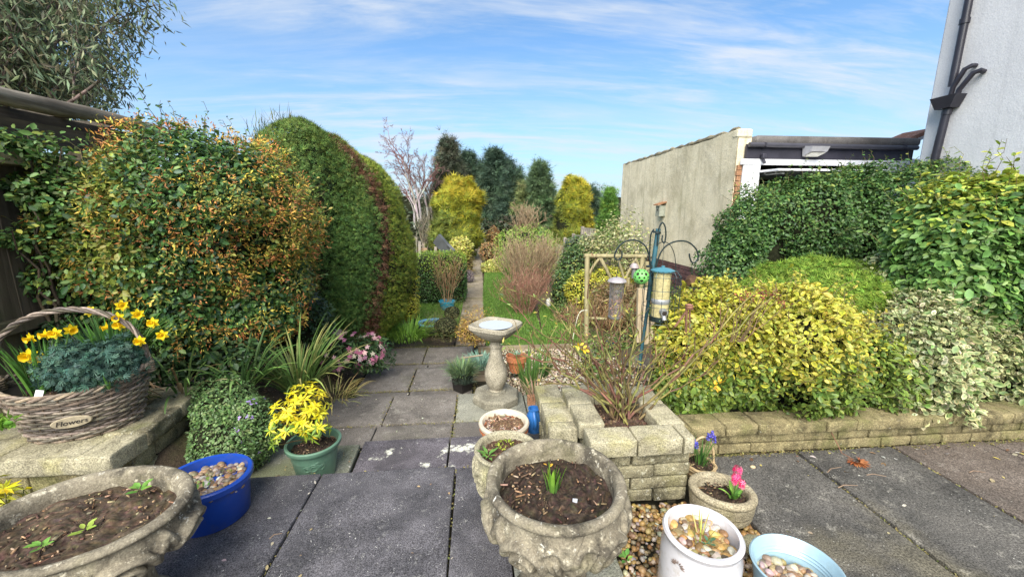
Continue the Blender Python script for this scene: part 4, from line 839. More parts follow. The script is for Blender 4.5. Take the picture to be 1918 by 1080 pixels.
# black pot, crate and terracotta pot by the bird bath
c = at(866, 712, 3.92); z0 = -.405
BP = Vector((c.x, c.y, z0)); t = thing('black_plant_pot', 'square black plastic pot of grey green grassy leaves on the third step', 'plant pot', BP)
MB().lathe([(0, 0), (.095, 0), (.118, .19), (.125, .19), (.125, .205), (.112, .205), (.10, .15), (0, .15)], 4, BP).build('pot_body', M_BLACKPL, t, rot=None)
c = at(893, 684, 4.35); CR = Vector((c.x+.02, c.y, -.46))
t = thing('wooden_crate_planter', 'small wooden crate planter with a raised handle behind the bird bath', 'planter', CR); MW = wood('crate_wood', (.20, .15, .10), (.36, .30, .22), 0)
for k in range(2):
    MB().box((CR.x-.17, CR.y-.13, CR.z+.01+k*.09), (CR.x+.17, CR.y-.115, CR.z+.09+k*.09)).build('crate_slat', MW, t); MB().box((CR.x-.17, CR.y+.115, CR.z+.01+k*.09), (CR.x+.17, CR.y+.13, CR.z+.09+k*.09)).build('crate_slat', MW, t)
    for s_ in (-1, 1): MB().box((CR.x+s_*.17-.008, CR.y-.113, CR.z+.01+k*.09), (CR.x+s_*.17+.008, CR.y+.113, CR.z+.09+k*.09)).build('crate_slat', MW, t)
MB().box((CR.x-.155, CR.y-.11, CR.z), (CR.x+.155, CR.y+.11, CR.z+.15)).build('crate_soil', M_EARTH, t)
MB().tube([(CR.x-.17, CR.y-.14, CR.z+.1), (CR.x-.19, CR.y-.14, CR.z+.30), (CR.x+.05, CR.y-.14, CR.z+.33)], .010, 6).build('crate_handle', MW, t)
c = at(968, 680, 4.55); TP = Vector((c.x, c.y, c.z-.10)); t = thing('terracotta_pot', 'plain orange terracotta pot right of the bird bath pedestal', 'plant pot', TP)
MB().lathe([(0, 0), (.085, 0), (.112, .14), (.128, .14), (.132, .20), (.118, .20), (.112, .16), (0, .15)], 36, TP).build('pot_body', M_TERRA, t, True)
# turquoise pot and navy bowl on the small lawn
c = at(837, 556, 8.0); TQ = Vector((c.x, c.y, -.545)); t = pot('turquoise_pot', 'turquoise glazed pot with a bare twiggy shrub by the clipped hedge', 'plant pot', TQ, [(0, 0), (.11, 0), (.13, .02), (.15, .12), (.165, .155), (.17, .165), (.17, .19), (.15, .19), (.14, .15), (0, .14)], M_TURQ)
c = at(808, 584, 6.5); NB = Vector((c.x, c.y, -.545)); t = thing('navy_bowl', 'large navy bowl with pale blue rim on the small lawn', 'plant pot', NB)
MB().lathe([(0, 0), (.16, 0), (.20, .04), (.225, .11), (.22, .14), (0, .12)], 44, NB).build('bowl_body', M_NAVY, t, True)
MB().lathe([(.215, .13), (.235, .145), (.238, .165), (.225, .172), (.195, .165), (.19, .12)], 44, NB, close=False).build('bowl_rim', M_SKYBL, t, True)
soil('weedy soil in the navy bowl', (NB.x, NB.y, NB.z+.13), .195, .195, 120)
c = at(1143, 648, 5.2); sp_ = Vector((c.x, c.y, c.z-.06)); t = pot('small_blue_pot', 'small cobalt blue pot on the gravel beyond the rose bush', 'plant pot', sp_, [(0, 0), (.05, 0), (.07, .10), (.075, .10), (.075, .12), (.06, .12), (0, .10)], plain('cobalt', (.02, .07, .30), .3), n=28)

# ------------------------------------------------------------------ wicker basket
M_WICK = vcol('willow', .6, 0, .3, .3, 70)
WCOL = [(.15, .12, .09), (.22, .18, .14), (.10, .08, .06), (.28, .235, .185)]
bc = Vector((-2.115, 2.165, .303)); ba = R(20); BA, BBw = (.215, .150), (.295, .205)
tb = thing('wicker_basket', 'grey willow basket with hoop handle and Flowers plaque on the left wall', 'basket', bc)
def bpt(a, f, dr=0):
    """point on the basket wall: angle, height fraction; the ends ride up"""
    rx = BA[0]+(BBw[0]-BA[0])*f**.85+dr; ry = BA[1]+(BBw[1]-BA[1])*f**.85+dr; x, y = rx*math.cos(a), ry*math.sin(a)
    z = .255*f+.06*f*abs(math.cos(a))**3; return Vector((bc.x+x*math.cos(ba)-y*math.sin(ba), bc.y+x*math.sin(ba)+y*math.cos(ba), bc.z+z))
NROW, NST = 20, 28
for k in range(NROW):
    f = .02+.95*k/(NROW-1); ph = random.random()*.4
    pts = [bpt(2*PI*i/136+ph, f+.006*math.sin(i*.7+k), 0.0048*math.cos(NST/2*(2*PI*i/136+ph)+(PI if k % 2 else 0))+random.gauss(0, .0012)) for i in range(136)]
    me = MB().tube(pts, .0068, 6, closed=True); obj('willow_rod', me.mesh('willow_rod', True, pick(1, WCOL, None, .12).repeat(len(me.v), 0)), M_WICK, tb)
sk = MB()
for i in range(NST): sk.tube([bpt(2*PI*i/NST, f) for f in (0, .5, 1)], .005, 5)
sk.build('stakes', plain('stake_wood', (.12, .085, .055), .8), tb)
rimv = MB()
for s_ in range(3): rimv.tube([bpt(2*PI*i/150, 1.0, .009*math.cos(i*.55+s_*2.09))+Vector((0, 0, .009*math.sin(i*.55+s_*2.09)+.004)) for i in range(150)], .0075, 6, closed=True)
obj('braided_rim', rimv.mesh('braided_rim', True, pick(3, WCOL[:2]+[(.33, .25, .18)], None, .1).repeat(len(rimv.v)//3, 0)), M_WICK, tb)
hp = bpt(PI, 1.0); hq = bpt(0, 1.0)
for s_ in range(4):
    pts = []
    for i in range(70):
        th = PI*i/69; mid = (hp+hq)/2; e = (hp-hq)/2; base = mid+e*math.cos(th)*(1.0+.06*math.sin(th))+Vector((0, 0, .335*math.sin(th)**.85)); w = i*.42+s_*PI/2
        pts.append(base+Vector((0, .010*math.cos(w), .010*math.sin(w))))
    me = MB().tube(pts, .0068, 6); obj('handle_rod', me.mesh('handle_rod', True, pick(1, WCOL, None, .2).repeat(len(me.v), 0)), M_WICK, tb)
for a in (PI, 0):
    p = bpt(a, .95); me = MB()
    for i in range(5): me.tube([p+Vector((.022*math.cos(q), .022*math.sin(q), -.03+.012*i)) for q in np.linspace(0, 2*PI, 12, endpoint=False)], .006, 6, closed=True)
    me.build('handle_binding', plain('binding', (.20, .15, .10), .7) if a else bpy.data.materials['binding'], tb, True)
MB().add([tuple(bpt(2*PI*i/48, .86, -.012)) for i in range(48)], [tuple(range(48))]).build('basket_lining', M_BLACKPL, tb)
# the plaque on the front
pa = -PI/2+R(6); pc = bpt(pa, .46, .016); nrm = (bpt(pa, .46, .1)-bpt(pa, .46, 0)); nrm.z = -.01; nrm.normalize()
pq = Matrix.Translation(pc) @ nrm.to_track_quat('Z', 'Y').to_matrix().to_4x4()
me = MB().lathe([(0, -.004), (.071, -.004), (.075, 0), (.071, .004), (0, .004)], 40, (0, 0, 0), 1, .40).mesh('plaque', True)
plq = obj('plaque', me, plain('plaque_wood', (.36, .30, .20), .7, 0, .2, 30), tb); plq.rotation_euler = pq.to_euler(); plq.location = pc-bc; WL[plq.name] = pc
fc = bpy.data.curves.new('lettering', 'FONT'); fc.body = 'Flowers'; fc.size = .036; fc.align_x = 'CENTER'; fc.align_y = 'CENTER'; fc.extrude = .0008; fc.shear = .25
tmp = bpy.data.objects.new('lettering_source', fc); COL.objects.link(tmp); bpy.context.view_layer.update()
lme = bpy.data.meshes.new_from_object(tmp.evaluated_get(bpy.context.evaluated_depsgraph_get())); bpy.data.objects.remove(tmp)
lo = bpy.data.objects.new('lettering', lme); COL.objects.link(lo); lme.materials.clear(); lme.materials.append(plain('ink', (.03, .022, .018), .8)); lo.parent = plq; lo.location = (0, 0, .0055)
soil('dark compost in the wicker basket', (bc.x, bc.y, bc.z+.235), .25, .17, 120)
lb = MB().box((-.016, -.001, -.03), (.016, .001, .03)).build('plant_label', plain('label_white', (.7, .7, .68), .5), None, loc=at(72, 742, 1.98), rot=(R(-15), R(12), R(8))); tag(lb, 'white plastic plant label stuck in the left end of the basket', 'plant label')
# small basket with hoop behind the trough
c = at(1313, 852, 1.86); mb_ = Vector((c.x, c.y, .0)); ts = thing('small_hoop_basket', 'little pale cane basket with tall hoop handle holding blue flowers by the low wall', 'basket', mb_)
for k in range(6):
    pts = [(mb_.x+(.062+.003*k+.003*math.cos(7*a+PI*k))*math.cos(a), mb_.y+(.062+.003*k+.003*math.cos(7*a+PI*k))*math.sin(a), .008+.014*k) for a in np.linspace(0, 2*PI, 42, endpoint=False)]
    MB().tube(pts, .0075, 6, closed=True).build('cane_rod', plain('cane', (.42, .31, .17), .6, 0, .3, 40) if k == 0 else bpy.data.materials['cane'], ts, True)
MB().tube([(mb_.x+.078*math.cos(th), mb_.y, .07+.17*math.sin(th)) for th in np.linspace(0, PI, 24)], .006, 6).build('hoop_handle', bpy.data.materials['cane'], ts, True)
soil('soil in the little cane basket', (mb_.x, mb_.y, .075), .065, .065, 40)
# ------------------------------------------------------------------ big shrub on the left, over the fence
G_DK, G_MD, G_LT, G_YL = (.052, .12, .032), (.09, .185, .045), (.16, .26, .065), (.28, .32, .055)
def left_cols(P, G):
    n = len(P); c = pick(n, [G_DK, G_MD, G_LT, (.045, .10, .05)], [3, 4, 2, 2]); f = n3(P, 1.7, 2)+1.0*(P[:, 2]-1.35)+rng.normal(0, .35, n)
    y = f > .75; c[y] = pick(y.sum(), [G_YL, (.15, .22, .04), (.26, .24, .05)]); return c
LBL = [blob(420, 430, 130, 125, 3.35, .7, 2.4), blob(260, 465, 150, 100, 3.15, .5, 2.4), blob(485, 520, 78, 120, 3.5, .55, 2.5), blob(430, 580, 110, 70, 3.35, .5, 2.3), blob(320, 530, 130, 85, 3.2, .45), blob(490, 375, 50, 62, 3.7, .4), blob(360, 345, 80, 50, 3.4, .4), blob(215, 390, 70, 40, 3.2, .3)]
lsh = bush('evergreen_shrub', 'big mixed green shrub with orange young shoots sprawling over the left fence', 'shrub', LBL, 42000, .037, None, tmpl=T_BROAD, colfn=left_cols, lump=.13, lf=2.6, depth=.32, zmin=-.1, up=.45, rnd=.5, hang=.15, core=.66, gap=(2.1, -1.15), stems=8, stray=150)
def shoots(parent, blobs, n, cen_n, cols, size, sel, name='orange_shoots', L=9):
    P, G = shell(blobs, cen_n*6, .13, 2.6, .06, -.05, .1, 0); k = sel(P); P, G = P[k][:cen_n], G[k][:cen_n]; m = len(P); rep = n//max(m, 1)
    C = np.repeat(P+G*.03, rep, 0); D = np.repeat(G, rep, 0); q = len(C); off = rng.normal(0, .024, (q, 3)); C = C+off
    T = unit(D*.5+unit(off)*.8+np.array([0, 0, .2])+rng.normal(0, .45, (q, 3))); N_ = unit(rng.normal(0, .6, (q, 3))+np.array([0, -.3, .6]))
    cc = np.repeat(pick(m, cols, None, .22), rep, 0)*(1+rng.normal(0, .18, (q, 1))); cc = np.clip(cc, .01, 1)
    obj(name, leafmesh(name, C, N_, T, size*rng.uniform(.6, 1.3, q), cc, np.clip(cc*1.15, 0, 1), T_LANCE), MATTE, parent, kind='stuff')
OR = [(.44, .21, .045), (.50, .32, .06), (.36, .15, .05), (.46, .38, .07), (.36, .34, .07), (.42, .17, .06)]
shoots(lsh, LBL, 13000, 620, OR, .028, lambda P: ((n3(P, 2.6, 9)*.7+.7*(P[:, 0]+1.85)+.3*(P[:, 2]-1)+rng.normal(0, .6, len(P))) > .28) | ((np.abs(P[:, 2]-1.80-.1*(P[:, 1]-3)) < .22) & (n3(P, 3, 4) > .15)))
bush('trailing_shrub', 'loose green trailing branches hanging over the boards at the left edge', 'shrub', [blob(95, 520, 120, 55, 2.75, .18), blob(40, 450, 80, 40, 2.65, .15), blob(150, 440, 70, 90, 2.85, .15), blob(20, 270, 60, 42, 2.7, .2), blob(120, 290, 55, 38, 2.85, .2), blob(80, 370, 90, 40, 2.75, .15), blob(200, 580, 80, 40, 2.9, .2), blob(130, 385, 110, 70, 2.95, .25), blob(200, 440, 80, 100, 3.0, .25), blob(30, 350, 60, 30, 2.75, .15)], 8500, .036, [G_DK, G_MD, G_LT, (.12, .17, .06), G_YL], [3, 3, 3, 2, 1.5], lump=.08, depth=.8, core=0, gap=(4.5, -.25), up=.7, stems=9, zmin=.1)
bush('ivy_undergrowth', 'dark leafy undergrowth at the foot of the left shrub', 'undergrowth', [blob(330, 660, 170, 55, 3.05, .4), blob(120, 640, 150, 70, 2.85, .3), blob(560, 610, 60, 60, 3.9, .3)], 5200, .045, [(.02, .05, .018), (.03, .07, .02), (.05, .09, .03)], lump=.08, zmin=-.3, core=.7)
# silvery sage like leaves at the lower right of the shrub
bush('silvery_shrub', 'small silvery green shrub between the left shrub and the clipped conifer', 'shrub', [blob(582, 590, 28, 45, 4.1, .15), blob(560, 520, 22, 40, 4.0, .12)], 900, .06, [(.12, .17, .12), (.17, .22, .16), (.08, .13, .09)], tmpl=T_LANCE, core=.5, zmin=-.4, depth=.5)

# ------------------------------------------------------------------ clipped conifer hedge with a dead brown band
def con_cols(P, G):
    n = len(P); c = pick(n, [(.07, .14, .034), (.105, .19, .044), (.048, .105, .03), (.14, .225, .05)], [4, 4, 3, 2])
    t = (n3(P, 1.5, 6)*.5+P[:, 2]-1.9+rng.normal(0, .3, n)) > .05; c[t] = pick(t.sum(), [(.10, .155, .03), (.14, .19, .04), (.075, .13, .028)])
    yb = P[:, 1]+.09*n3(P, 2.2)+.05*n3(P, 7, 2)-.12*(P[:, 2]-1)+rng.normal(0, .055, n); b = (yb > 4.95) & (yb < 5.24) & (P[:, 0] > -1.72+rng.normal(0, .08, n)) & (rng.random(n) < .88); c[b] = pick(b.sum(), [(.12, .052, .03), (.17, .08, .045), (.085, .04, .024), (.22, .12, .07)])
    fr_ = (yb >= 5.24) & (P[:, 0] > -1.8); c[fr_] = pick(fr_.sum(), [(.17, .22, .03), (.11, .17, .028), (.24, .27, .04)]); return c
CB_ = [((-1.72, 5.95, .80), (.76, 1.5, 1.45), 2.1), ((-1.92, 5.5, .95), (.74, 1.15, 1.46), 2.2), ((-2.0, 5.05, 1.05), (.58, .85, 1.41), 2.4)]
ch = bush('clipped_conifer', 'huge rounded clipped conifer with a dead brown band down its side', 'conifer', CB_, 100000, .050, None, tmpl=T_TUFT, mat=NEEDLE, colfn=con_cols, lump=.035, lf=3.0, depth=.10, zmin=-.50, up=.25, rnd=.6, tip=.9, hang=-.35, core=.9, back=.15)
q = at(560, 232, 4.75); pts = np.stack([rng.uniform(-2.48, -2.0, 170), rng.uniform(4.6, 5.3, 170), rng.uniform(2.36, 2.46, 170)], 1); pts[:, 2] -= .45*np.clip(-2.1-pts[:, 0], 0, 1)
obj('top_wisps', straps('top_wisps', pts, rng.uniform(0, 6.28, 170), rng.uniform(0, .8, 170), rng.uniform(.06, .20, 170), np.full(170, .006), rng.uniform(-.2, 1.0, 170), pick(170, [(.08, .12, .03), (.13, .12, .05)]), pick(170, [(.12, .15, .04), (.16, .13, .06)]), 3, 0), MATTE, ch, kind='stuff')
YEL = [(.42, .38, .025), (.35, .35, .025), (.48, .44, .05), (.27, .30, .03)]
bush('golden_choisya', 'bright yellow shrub tucked against the far end of the clipped conifer', 'shrub', [blob(757, 530, 24, 62, 6.45, .3), blob(752, 575, 32, 30, 6.3, .3)], 3000, .045, YEL, tmpl=T_LANCE, zmin=-.55, core=.75)
# ------------------------------------------------------------------ mid garden
def hedge_cols(P, G):
    n = len(P); c = pick(n, [(.045, .11, .022), (.065, .15, .028), (.035, .085, .02)]); t = (P[:, 2]+rng.normal(0, .07, n)+.05*n3(P, 4)) > .27; c[t] = pick(t.sum(), [(.20, .30, .03), (.25, .36, .04), (.15, .25, .03)]); return c
cc = at(824, 515, 8.9); bush('box_hedge', 'squared bright green box hedge behind the turquoise pot', 'hedge', [((cc.x, cc.y+.1, -.02), (.60, .62, .56), 7)], 11000, .032, None, colfn=hedge_cols, tmpl=T_SMALL, lump=.015, depth=.12, zmin=-.56, core=.88)
def twiggy(name, label, cat, base, n, h, spread, cols, r=.006, lev=2, group=None, part='twigs', lean=0, leaf=None, kids=3, up=.3, rad=.08, nseg=4, wob=.12, sp=.42, rmin=.0016):
    t = thing(name, label, cat, base, group); sg, tips = [], []
    for i in range(n):
        a = random.uniform(0, 2*PI); d = Vector((math.cos(a)*spread*random.random()**.5+lean, math.sin(a)*spread*random.random()**.5, 1)); L = h*random.uniform(.45, .68)
        grow(Vector(base)+Vector((math.cos(a)*rad*random.random(), math.sin(a)*rad*random.random(), 0)), d, L, r*random.uniform(.7, 1.2), lev, sg, tips, sp, kids, up, .6, nseg, wob, rmin)
    obj(part, segmesh(part, sg, cols, 4), BARK, t)
    if leaf:
        nl, size, lc, tm = leaf; A = np.array([tuple(p) for p, d, l in tips]); k = rng.integers(0, len(A), nl); P = A[k]+rng.normal(0, size*.8, (nl, 3)); cc_ = pick(nl, lc)
        obj('leaves', leafmesh('leaves', P, rng.normal(0, .5, (nl, 3))+np.array([0, -.2, .8]), rng.normal(0, 1, (nl, 3)), size*rng.uniform(.6, 1.2, nl), cc_, cc_*1.1, tm), LEAF, t, kind='stuff')
    return t
twiggy('bare_shrub', 'thin tan twigs growing from the turquoise pot', 'shrub', (TQ.x, TQ.y, TQ.z+.12), 18, 1.0, .42, [(.22, .15, .08), (.32, .22, .12), (.25, .12, .06)], .005, 2, leaf=(140, .035, [(.30, .20, .06), (.22, .22, .06)], T_SMALL), rmin=.0022)
c = at(985, 575, 10.2); twiggy('dormant_shrub', 'wide dome of pale brown leafless twigs right of the path', 'shrub', (c.x+.05, c.y, -.56), 95, 1.30, 1.0, [(.30, .22, .13), (.38, .29, .17), (.22, .15, .09)], .008, 2, kids=4, rad=.3, rmin=.003, leaf=(420, .03, [(.24, .34, .06), (.30, .30, .08)], T_SMALL))
c = at(985, 600, 7.6); twiggy('red_stemmed_shrub', 'smaller shrub of reddish bare stems in front of the brown twiggy dome', 'shrub', (c.x, c.y, -.56), 60, .85, .85, [(.24, .11, .08), (.30, .15, .11), (.20, .11, .07), (.30, .21, .13)], .006, 2, kids=4, rad=.22, rmin=.0024)
bush('lime_shrub', 'fresh lime green shrub behind the brown twiggy dome', 'shrub', [blob(985, 465, 60, 42, 12.2, .8), blob(1020, 480, 40, 45, 12.0, .6)], 5200, .07, [(.24, .36, .05), (.18, .30, .04), (.32, .42, .08)], tmpl=T_LANCE, zmin=-.56, core=.6, depth=.45, lump=.12, gap=(2.2, -1.2))
bush('bronze_shrub', 'yellow bronze heathery shrub behind the bird bath', 'shrub', [blob(893, 612, 34, 30, 5.35, .22), blob(872, 622, 22, 22, 5.3, .2)], 2200, .032, [(.48, .34, .05), (.40, .26, .05), (.30, .17, .06), (.24, .15, .06)], tmpl=T_LANCE, zmin=-.56, core=.45, depth=.6, stems=14, up=.3)
bush('brown_heather', 'low olive brown heather beside the grassy clump at the path edge', 'shrub', [blob(835, 610, 36, 28, 5.7, .3), blob(846, 585, 26, 20, 6.0, .25)], 2600, .03, [(.14, .14, .05), (.19, .17, .07), (.10, .12, .04)], tmpl=T_LONG, zmin=-.56, core=.6, depth=.5, tip=.9, up=.6)
bush('cream_shrub', 'pale creamy yellow low shrub beside the far lawn', 'shrub', [blob(921, 502, 20, 13, 13.2, .4)], 1500, .06, [(.58, .54, .16), (.48, .46, .12), (.30, .34, .07)], zmin=-.56, core=.6)
bush('reddish_shrub', 'rusty red and orange shrub further along the path', 'shrub', [blob(918, 472, 18, 20, 15, .5), blob(925, 445, 12, 20, 17, .5)], 1800, .07, [(.26, .13, .06), (.33, .19, .07), (.18, .15, .05)], zmin=-.56, core=.7)
bush('lavender_bush', 'greyish purple lavender mound at the left edge of the path', 'shrub', [blob(876, 516, 11, 12, 11.2, .25)], 800, .06, [(.20, .15, .17), (.27, .21, .23), (.16, .14, .13)], tmpl=T_LONG, zmin=-.56, core=.7, tip=1)
bush('variegated_yellow_shrub', 'rounded cream and yellow shrub above the box hedge', 'shrub', [blob(862, 465, 24, 24, 12.4, .5)], 2400, .06, [(.46, .42, .08), (.56, .52, .16), (.30, .33, .06)], zmin=-.56, core=.7)
bush('bronze_hedge_end', 'tan and orange twiggy shrub between the yellow conifer and the path', 'shrub', [blob(880, 495, 12, 32, 12.6, .3)], 1400, .05, [(.34, .25, .10), (.40, .30, .10), (.24, .20, .07)], tmpl=T_LANCE, zmin=-.56, core=.5, depth=.5)
bush('mixed_shrub', 'dark green shrub with yellow tips behind the rustic arch', 'shrub', [blob(1075, 505, 40, 50, 8.6, .5), blob(1055, 550, 28, 50, 8.0, .4), blob(1095, 470, 40, 30, 9.5, .5)], 6000, .05, [(.05, .10, .03), (.08, .14, .035), (.20, .22, .05)], [3, 3, 1], zmin=-.5, core=.65, depth=.35)
bush('pale_leaved_shrub', 'open shrub of pale yellow green leaves against the garage wall', 'shrub', [blob(1150, 455, 50, 40, 8.2, .5), blob(1190, 470, 40, 45, 7.6, .4), blob(1105, 465, 35, 30, 8.8, .4), blob(1170, 425, 30, 22, 8.3, .3)], 4200, .05, [(.36, .36, .16), (.28, .30, .11), (.44, .42, .22), (.14, .19, .06)], lump=.14, depth=.7, core=0, zmin=-.4, gap=(4, -.6), stems=12)
def chois(x, y, rx, ry, Y, n, lab): bush('yellow_choisya', lab, 'shrub', [blob(x, y, rx, ry, Y, .4)], n, .06, [(.55, .50, .05), (.45, .44, .04), (.62, .56, .10), (.30, .34, .04)], tmpl=T_LANCE, zmin=-.56, core=.75, depth=.3)
chois(1092, 545, 33, 40, 7.4, 2600, 'yellow evergreen shrub seen left of the rustic arch post'); chois(1140, 525, 36, 24, 7.8, 2200, 'yellow evergreen shrub seen through the rustic arch')
bush('arch_climber', 'tangle of thin tan stems filling the rustic arch', 'climber', [blob(1150, 575, 50, 55, 6.5, .4), blob(1080, 600, 40, 25, 7.0, .4)], 5000, .11, [(.30, .20, .10), (.24, .15, .08), (.20, .19, .08), (.36, .25, .13)], tmpl=T_LONG, core=0, depth=.9, zmin=-.56, up=0, rnd=1, stems=110)
twiggy('dead_stems_plant', 'patch of dry rusty stems on the soil beneath the rustic arch', 'dead plant', tuple(at(1150, 640, 6.2)), 60, .8, 1.0, [(.32, .17, .08), (.24, .13, .07), (.36, .25, .13)], .005, 2, kids=3, rad=.45, rmin=.002, leaf=(500, .04, [(.30, .18, .08), (.20, .20, .07)], T_LANCE))
bush('low_green_plants', 'low leafy ground cover beside the lawn behind the rose bush', 'ground cover', [blob(1060, 575, 30, 16, 7.4, .3), blob(1180, 640, 60, 18, 5.0, .3), blob(1120, 690, 40, 14, 3.9, .25), blob(1230, 600, 50, 30, 5.2, .4), blob(1260, 560, 50, 25, 5.0, .4), blob(1150, 655, 70, 16, 5.0, .4)], 6500, .04, [(.07, .13, .03), (.12, .19, .04), (.10, .09, .04), (.18, .22, .05)], core=0, depth=.8, zmin=-.58)

# ------------------------------------------------------------------ trees
def conifer(label, x, ytop, ybase, hw, Y, cols, n, size, name='conifer_tree', shape=1.0, rag=.35, top=.15, drop=.35, trunk=True, zb=-.6, group=None, edge=None):
    a = at(x, ytop, Y); k = pxm(Y, x, (ytop+ybase)/2); h = a.z-zb; Rm = hw*k; b = Vector((a.x, Y, zb)); t = thing(name, label, 'tree', b, group)
    nb_ = max(90, int(n/20)); n *= 3; f = rng.random(nb_)**.85; az = rng.uniform(0, 2*PI, nb_); br = Rm*np.clip((1-f)**shape*(1-top)+top*.5*(1-f)**.4, .02, 1)*rng.uniform(1-rag, 1.12, nb_)
    r_ = rng.integers(0, nb_, n); s = .25+.75*rng.random(n)**.55; ll = br[r_]*s
    P = np.stack([b.x+ll*np.cos(az[r_]), b.y+ll*np.sin(az[r_]), zb+h*(.04+.95*f[r_])+ll*(.25-drop*s)], 1)+rng.normal(0, size*.55, (n, 3)); P[:, 2] = np.maximum(P[:, 2], zb+.05)
    D = np.stack([np.cos(az[r_]), np.sin(az[r_]), np.full(n, .35)], 1); c = np.repeat(pick(nb_, cols, None, .14)[None], 1, 0)[0][r_]*(1+rng.normal(0, .16, (n, 1))); c = np.clip(c, .004, 1)
    obj('foliage', leafmesh('foliage', P, rng.normal(0, .6, (n, 3))+np.array([0, -.3, .5]), D+rng.normal(0, .4, (n, 3)), size*rng.uniform(.6, 1.3, n), c, np.clip(c*1.15, 0, 1) if edge is None else pick(n, edge), T_TUFT), NEEDLE, t, kind='stuff')
    if trunk: obj('trunk', segmesh('trunk', [(b, b+Vector((0, 0, h*.5)), .10*h/6, .07*h/6), (b+Vector((0, 0, h*.5)), b+Vector((0, 0, h*.96)), .07*h/6, .01)], [(.10, .07, .05)], 8), BARK, t)
    return t
BG = [(.038, .068, .042), (.050, .085, .050), (.030, .055, .036), (.060, .095, .055)]
conifer('tall dark conifer behind the birch', 838, 264, 500, 60, 30, [(.055, .075, .045), (.075, .085, .050), (.06, .06, .04)], 4200, .42, shape=.7, rag=.6, top=.35)
conifer('dark conifer just right of the golden one', 876, 292, 500, 58, 32, BG, 4200, .42, shape=.75, rag=.6, top=.3)
conifer('broad blue green conifer in the centre of the skyline', 928, 288, 500, 78, 30, BG, 6500, .42, shape=.8, rag=.6, top=.25)
conifer('lower conifer filling the skyline right of the broad one', 962, 322, 500, 52, 28, BG, 3600, .4, shape=.7, rag=.45, top=.35)
conifer('ragged cedar with upright spires above the bare brushwood', 1012, 308, 500, 52, 26, [(.07, .11, .05), (.09, .14, .055), (.055, .09, .045)], 3600, .36, 'cedar_tree', shape=.8, rag=.6, top=.2)
conifer('pale olive conifer behind the bare brushwood', 985, 345, 500, 52, 27, [(.17, .19, .07), (.12, .16, .06)], 2600, .36, shape=.5, rag=.5, top=.5)
conifer('dark rounded conifer beside the second golden conifer', 1108, 355, 480, 27, 26, BG, 2400, .36, shape=.5, rag=.4, top=.5)
conifer('small bright green conifer at the garage corner', 1142, 358, 470, 22, 20, [(.10, .20, .03), (.14, .25, .04), (.07, .15, .03)], 2400, .24, shape=.9, rag=.45, top=.15)
def golden(label, x, ytop, ybase, hw, Y, n, size, flat):
    a = at(x, ytop, Y); k = pxm(Y, x, 430); h = a.z+.6; Rm = hw*k
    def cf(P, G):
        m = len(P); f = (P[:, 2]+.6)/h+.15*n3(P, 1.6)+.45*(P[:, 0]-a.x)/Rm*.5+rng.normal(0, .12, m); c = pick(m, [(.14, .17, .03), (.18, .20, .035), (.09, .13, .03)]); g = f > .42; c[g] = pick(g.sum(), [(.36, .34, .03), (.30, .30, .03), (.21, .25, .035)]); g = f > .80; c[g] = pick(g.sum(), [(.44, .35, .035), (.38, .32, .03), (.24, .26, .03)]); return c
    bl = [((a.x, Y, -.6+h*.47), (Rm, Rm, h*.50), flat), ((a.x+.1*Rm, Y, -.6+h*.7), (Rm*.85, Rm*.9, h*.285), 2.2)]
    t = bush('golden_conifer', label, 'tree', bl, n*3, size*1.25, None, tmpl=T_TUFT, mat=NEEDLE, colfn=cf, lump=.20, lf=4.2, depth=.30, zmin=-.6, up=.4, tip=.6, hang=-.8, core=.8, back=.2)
    obj('trunk', segmesh('trunk', [((a.x, Y, -.6), (a.x, Y, h*.6), .12, .04)], [(.10, .07, .05)], 8), BARK, t)
conifer('narrow dark spire between the birch and the broad conifer', 902, 306, 500, 36, 33, BG, 2200, .4, shape=.9, rag=.6, top=.15)
conifer('dark side spire on the right shoulder of the broad conifer', 950, 302, 500, 38, 31, BG, 2200, .4, shape=.9, rag=.6, top=.15)
golden('tall column of golden conifer left of the path end', 852, 337, 495, 40, 16.5, 11000, .17, 2.8); golden('shorter golden conifer with rounded top near the garage', 1069, 336, 450, 32, 17.5, 7000, .17, 1.9)
# birch and bare trees
def baretree(label, x, ytop, Y, cols, n_limbs, lev, name, spread, droop, lean=0, seed=1, kids=4, r=.16, zb=-.6, twig=.006, up=.25, reach=.6):
    random.seed(seed); a = at(x, ytop, Y); b = Vector((a.x, Y, zb)); h = a.z-zb; t = thing(name, label, 'tree', b); sg, tips = [], []
    for i in range(n_limbs):
        d = Vector((random.gauss(0, .20)+lean, random.gauss(0, .14), 1)); base = b+Vector((random.gauss(0, .15), 0, 0))
        grow(base, d, h*reach*random.uniform(.9, 1.05), r*random.uniform(.7, 1), lev, sg, tips, spread, kids, up, .46, 7, .09, twig, .30, droop)
    tr = [s for s in sg if s[2] > .035]; tw = [s for s in sg if s[2] <= .035]
    obj('trunk', segmesh('trunk', tr, cols[0], 7), BARK, t); obj('twigs', segmesh('twigs', tw, cols[1], 3), BARK, t); return t, tips
baretree('tall bare silver birch with fine purple twigs on the skyline', 768, 204, 27, ([(.32, .28, .26), (.42, .38, .35)], [(.19, .085, .08), (.22, .12, .105), (.16, .08, .07)]), 3, 5, 'silver_birch', .36, .16, -.05, 4, 4, .10, twig=.006, up=.04, reach=.58)
baretree('second bare birch leaning right beside the dark conifer', 800, 232, 29, ([(.34, .30, .27)], [(.20, .13, .11), (.16, .10, .09)]), 2, 4, 'silver_birch', .34, .14, .06, 9, 5, .09, twig=.006, up=.05, reach=.55)
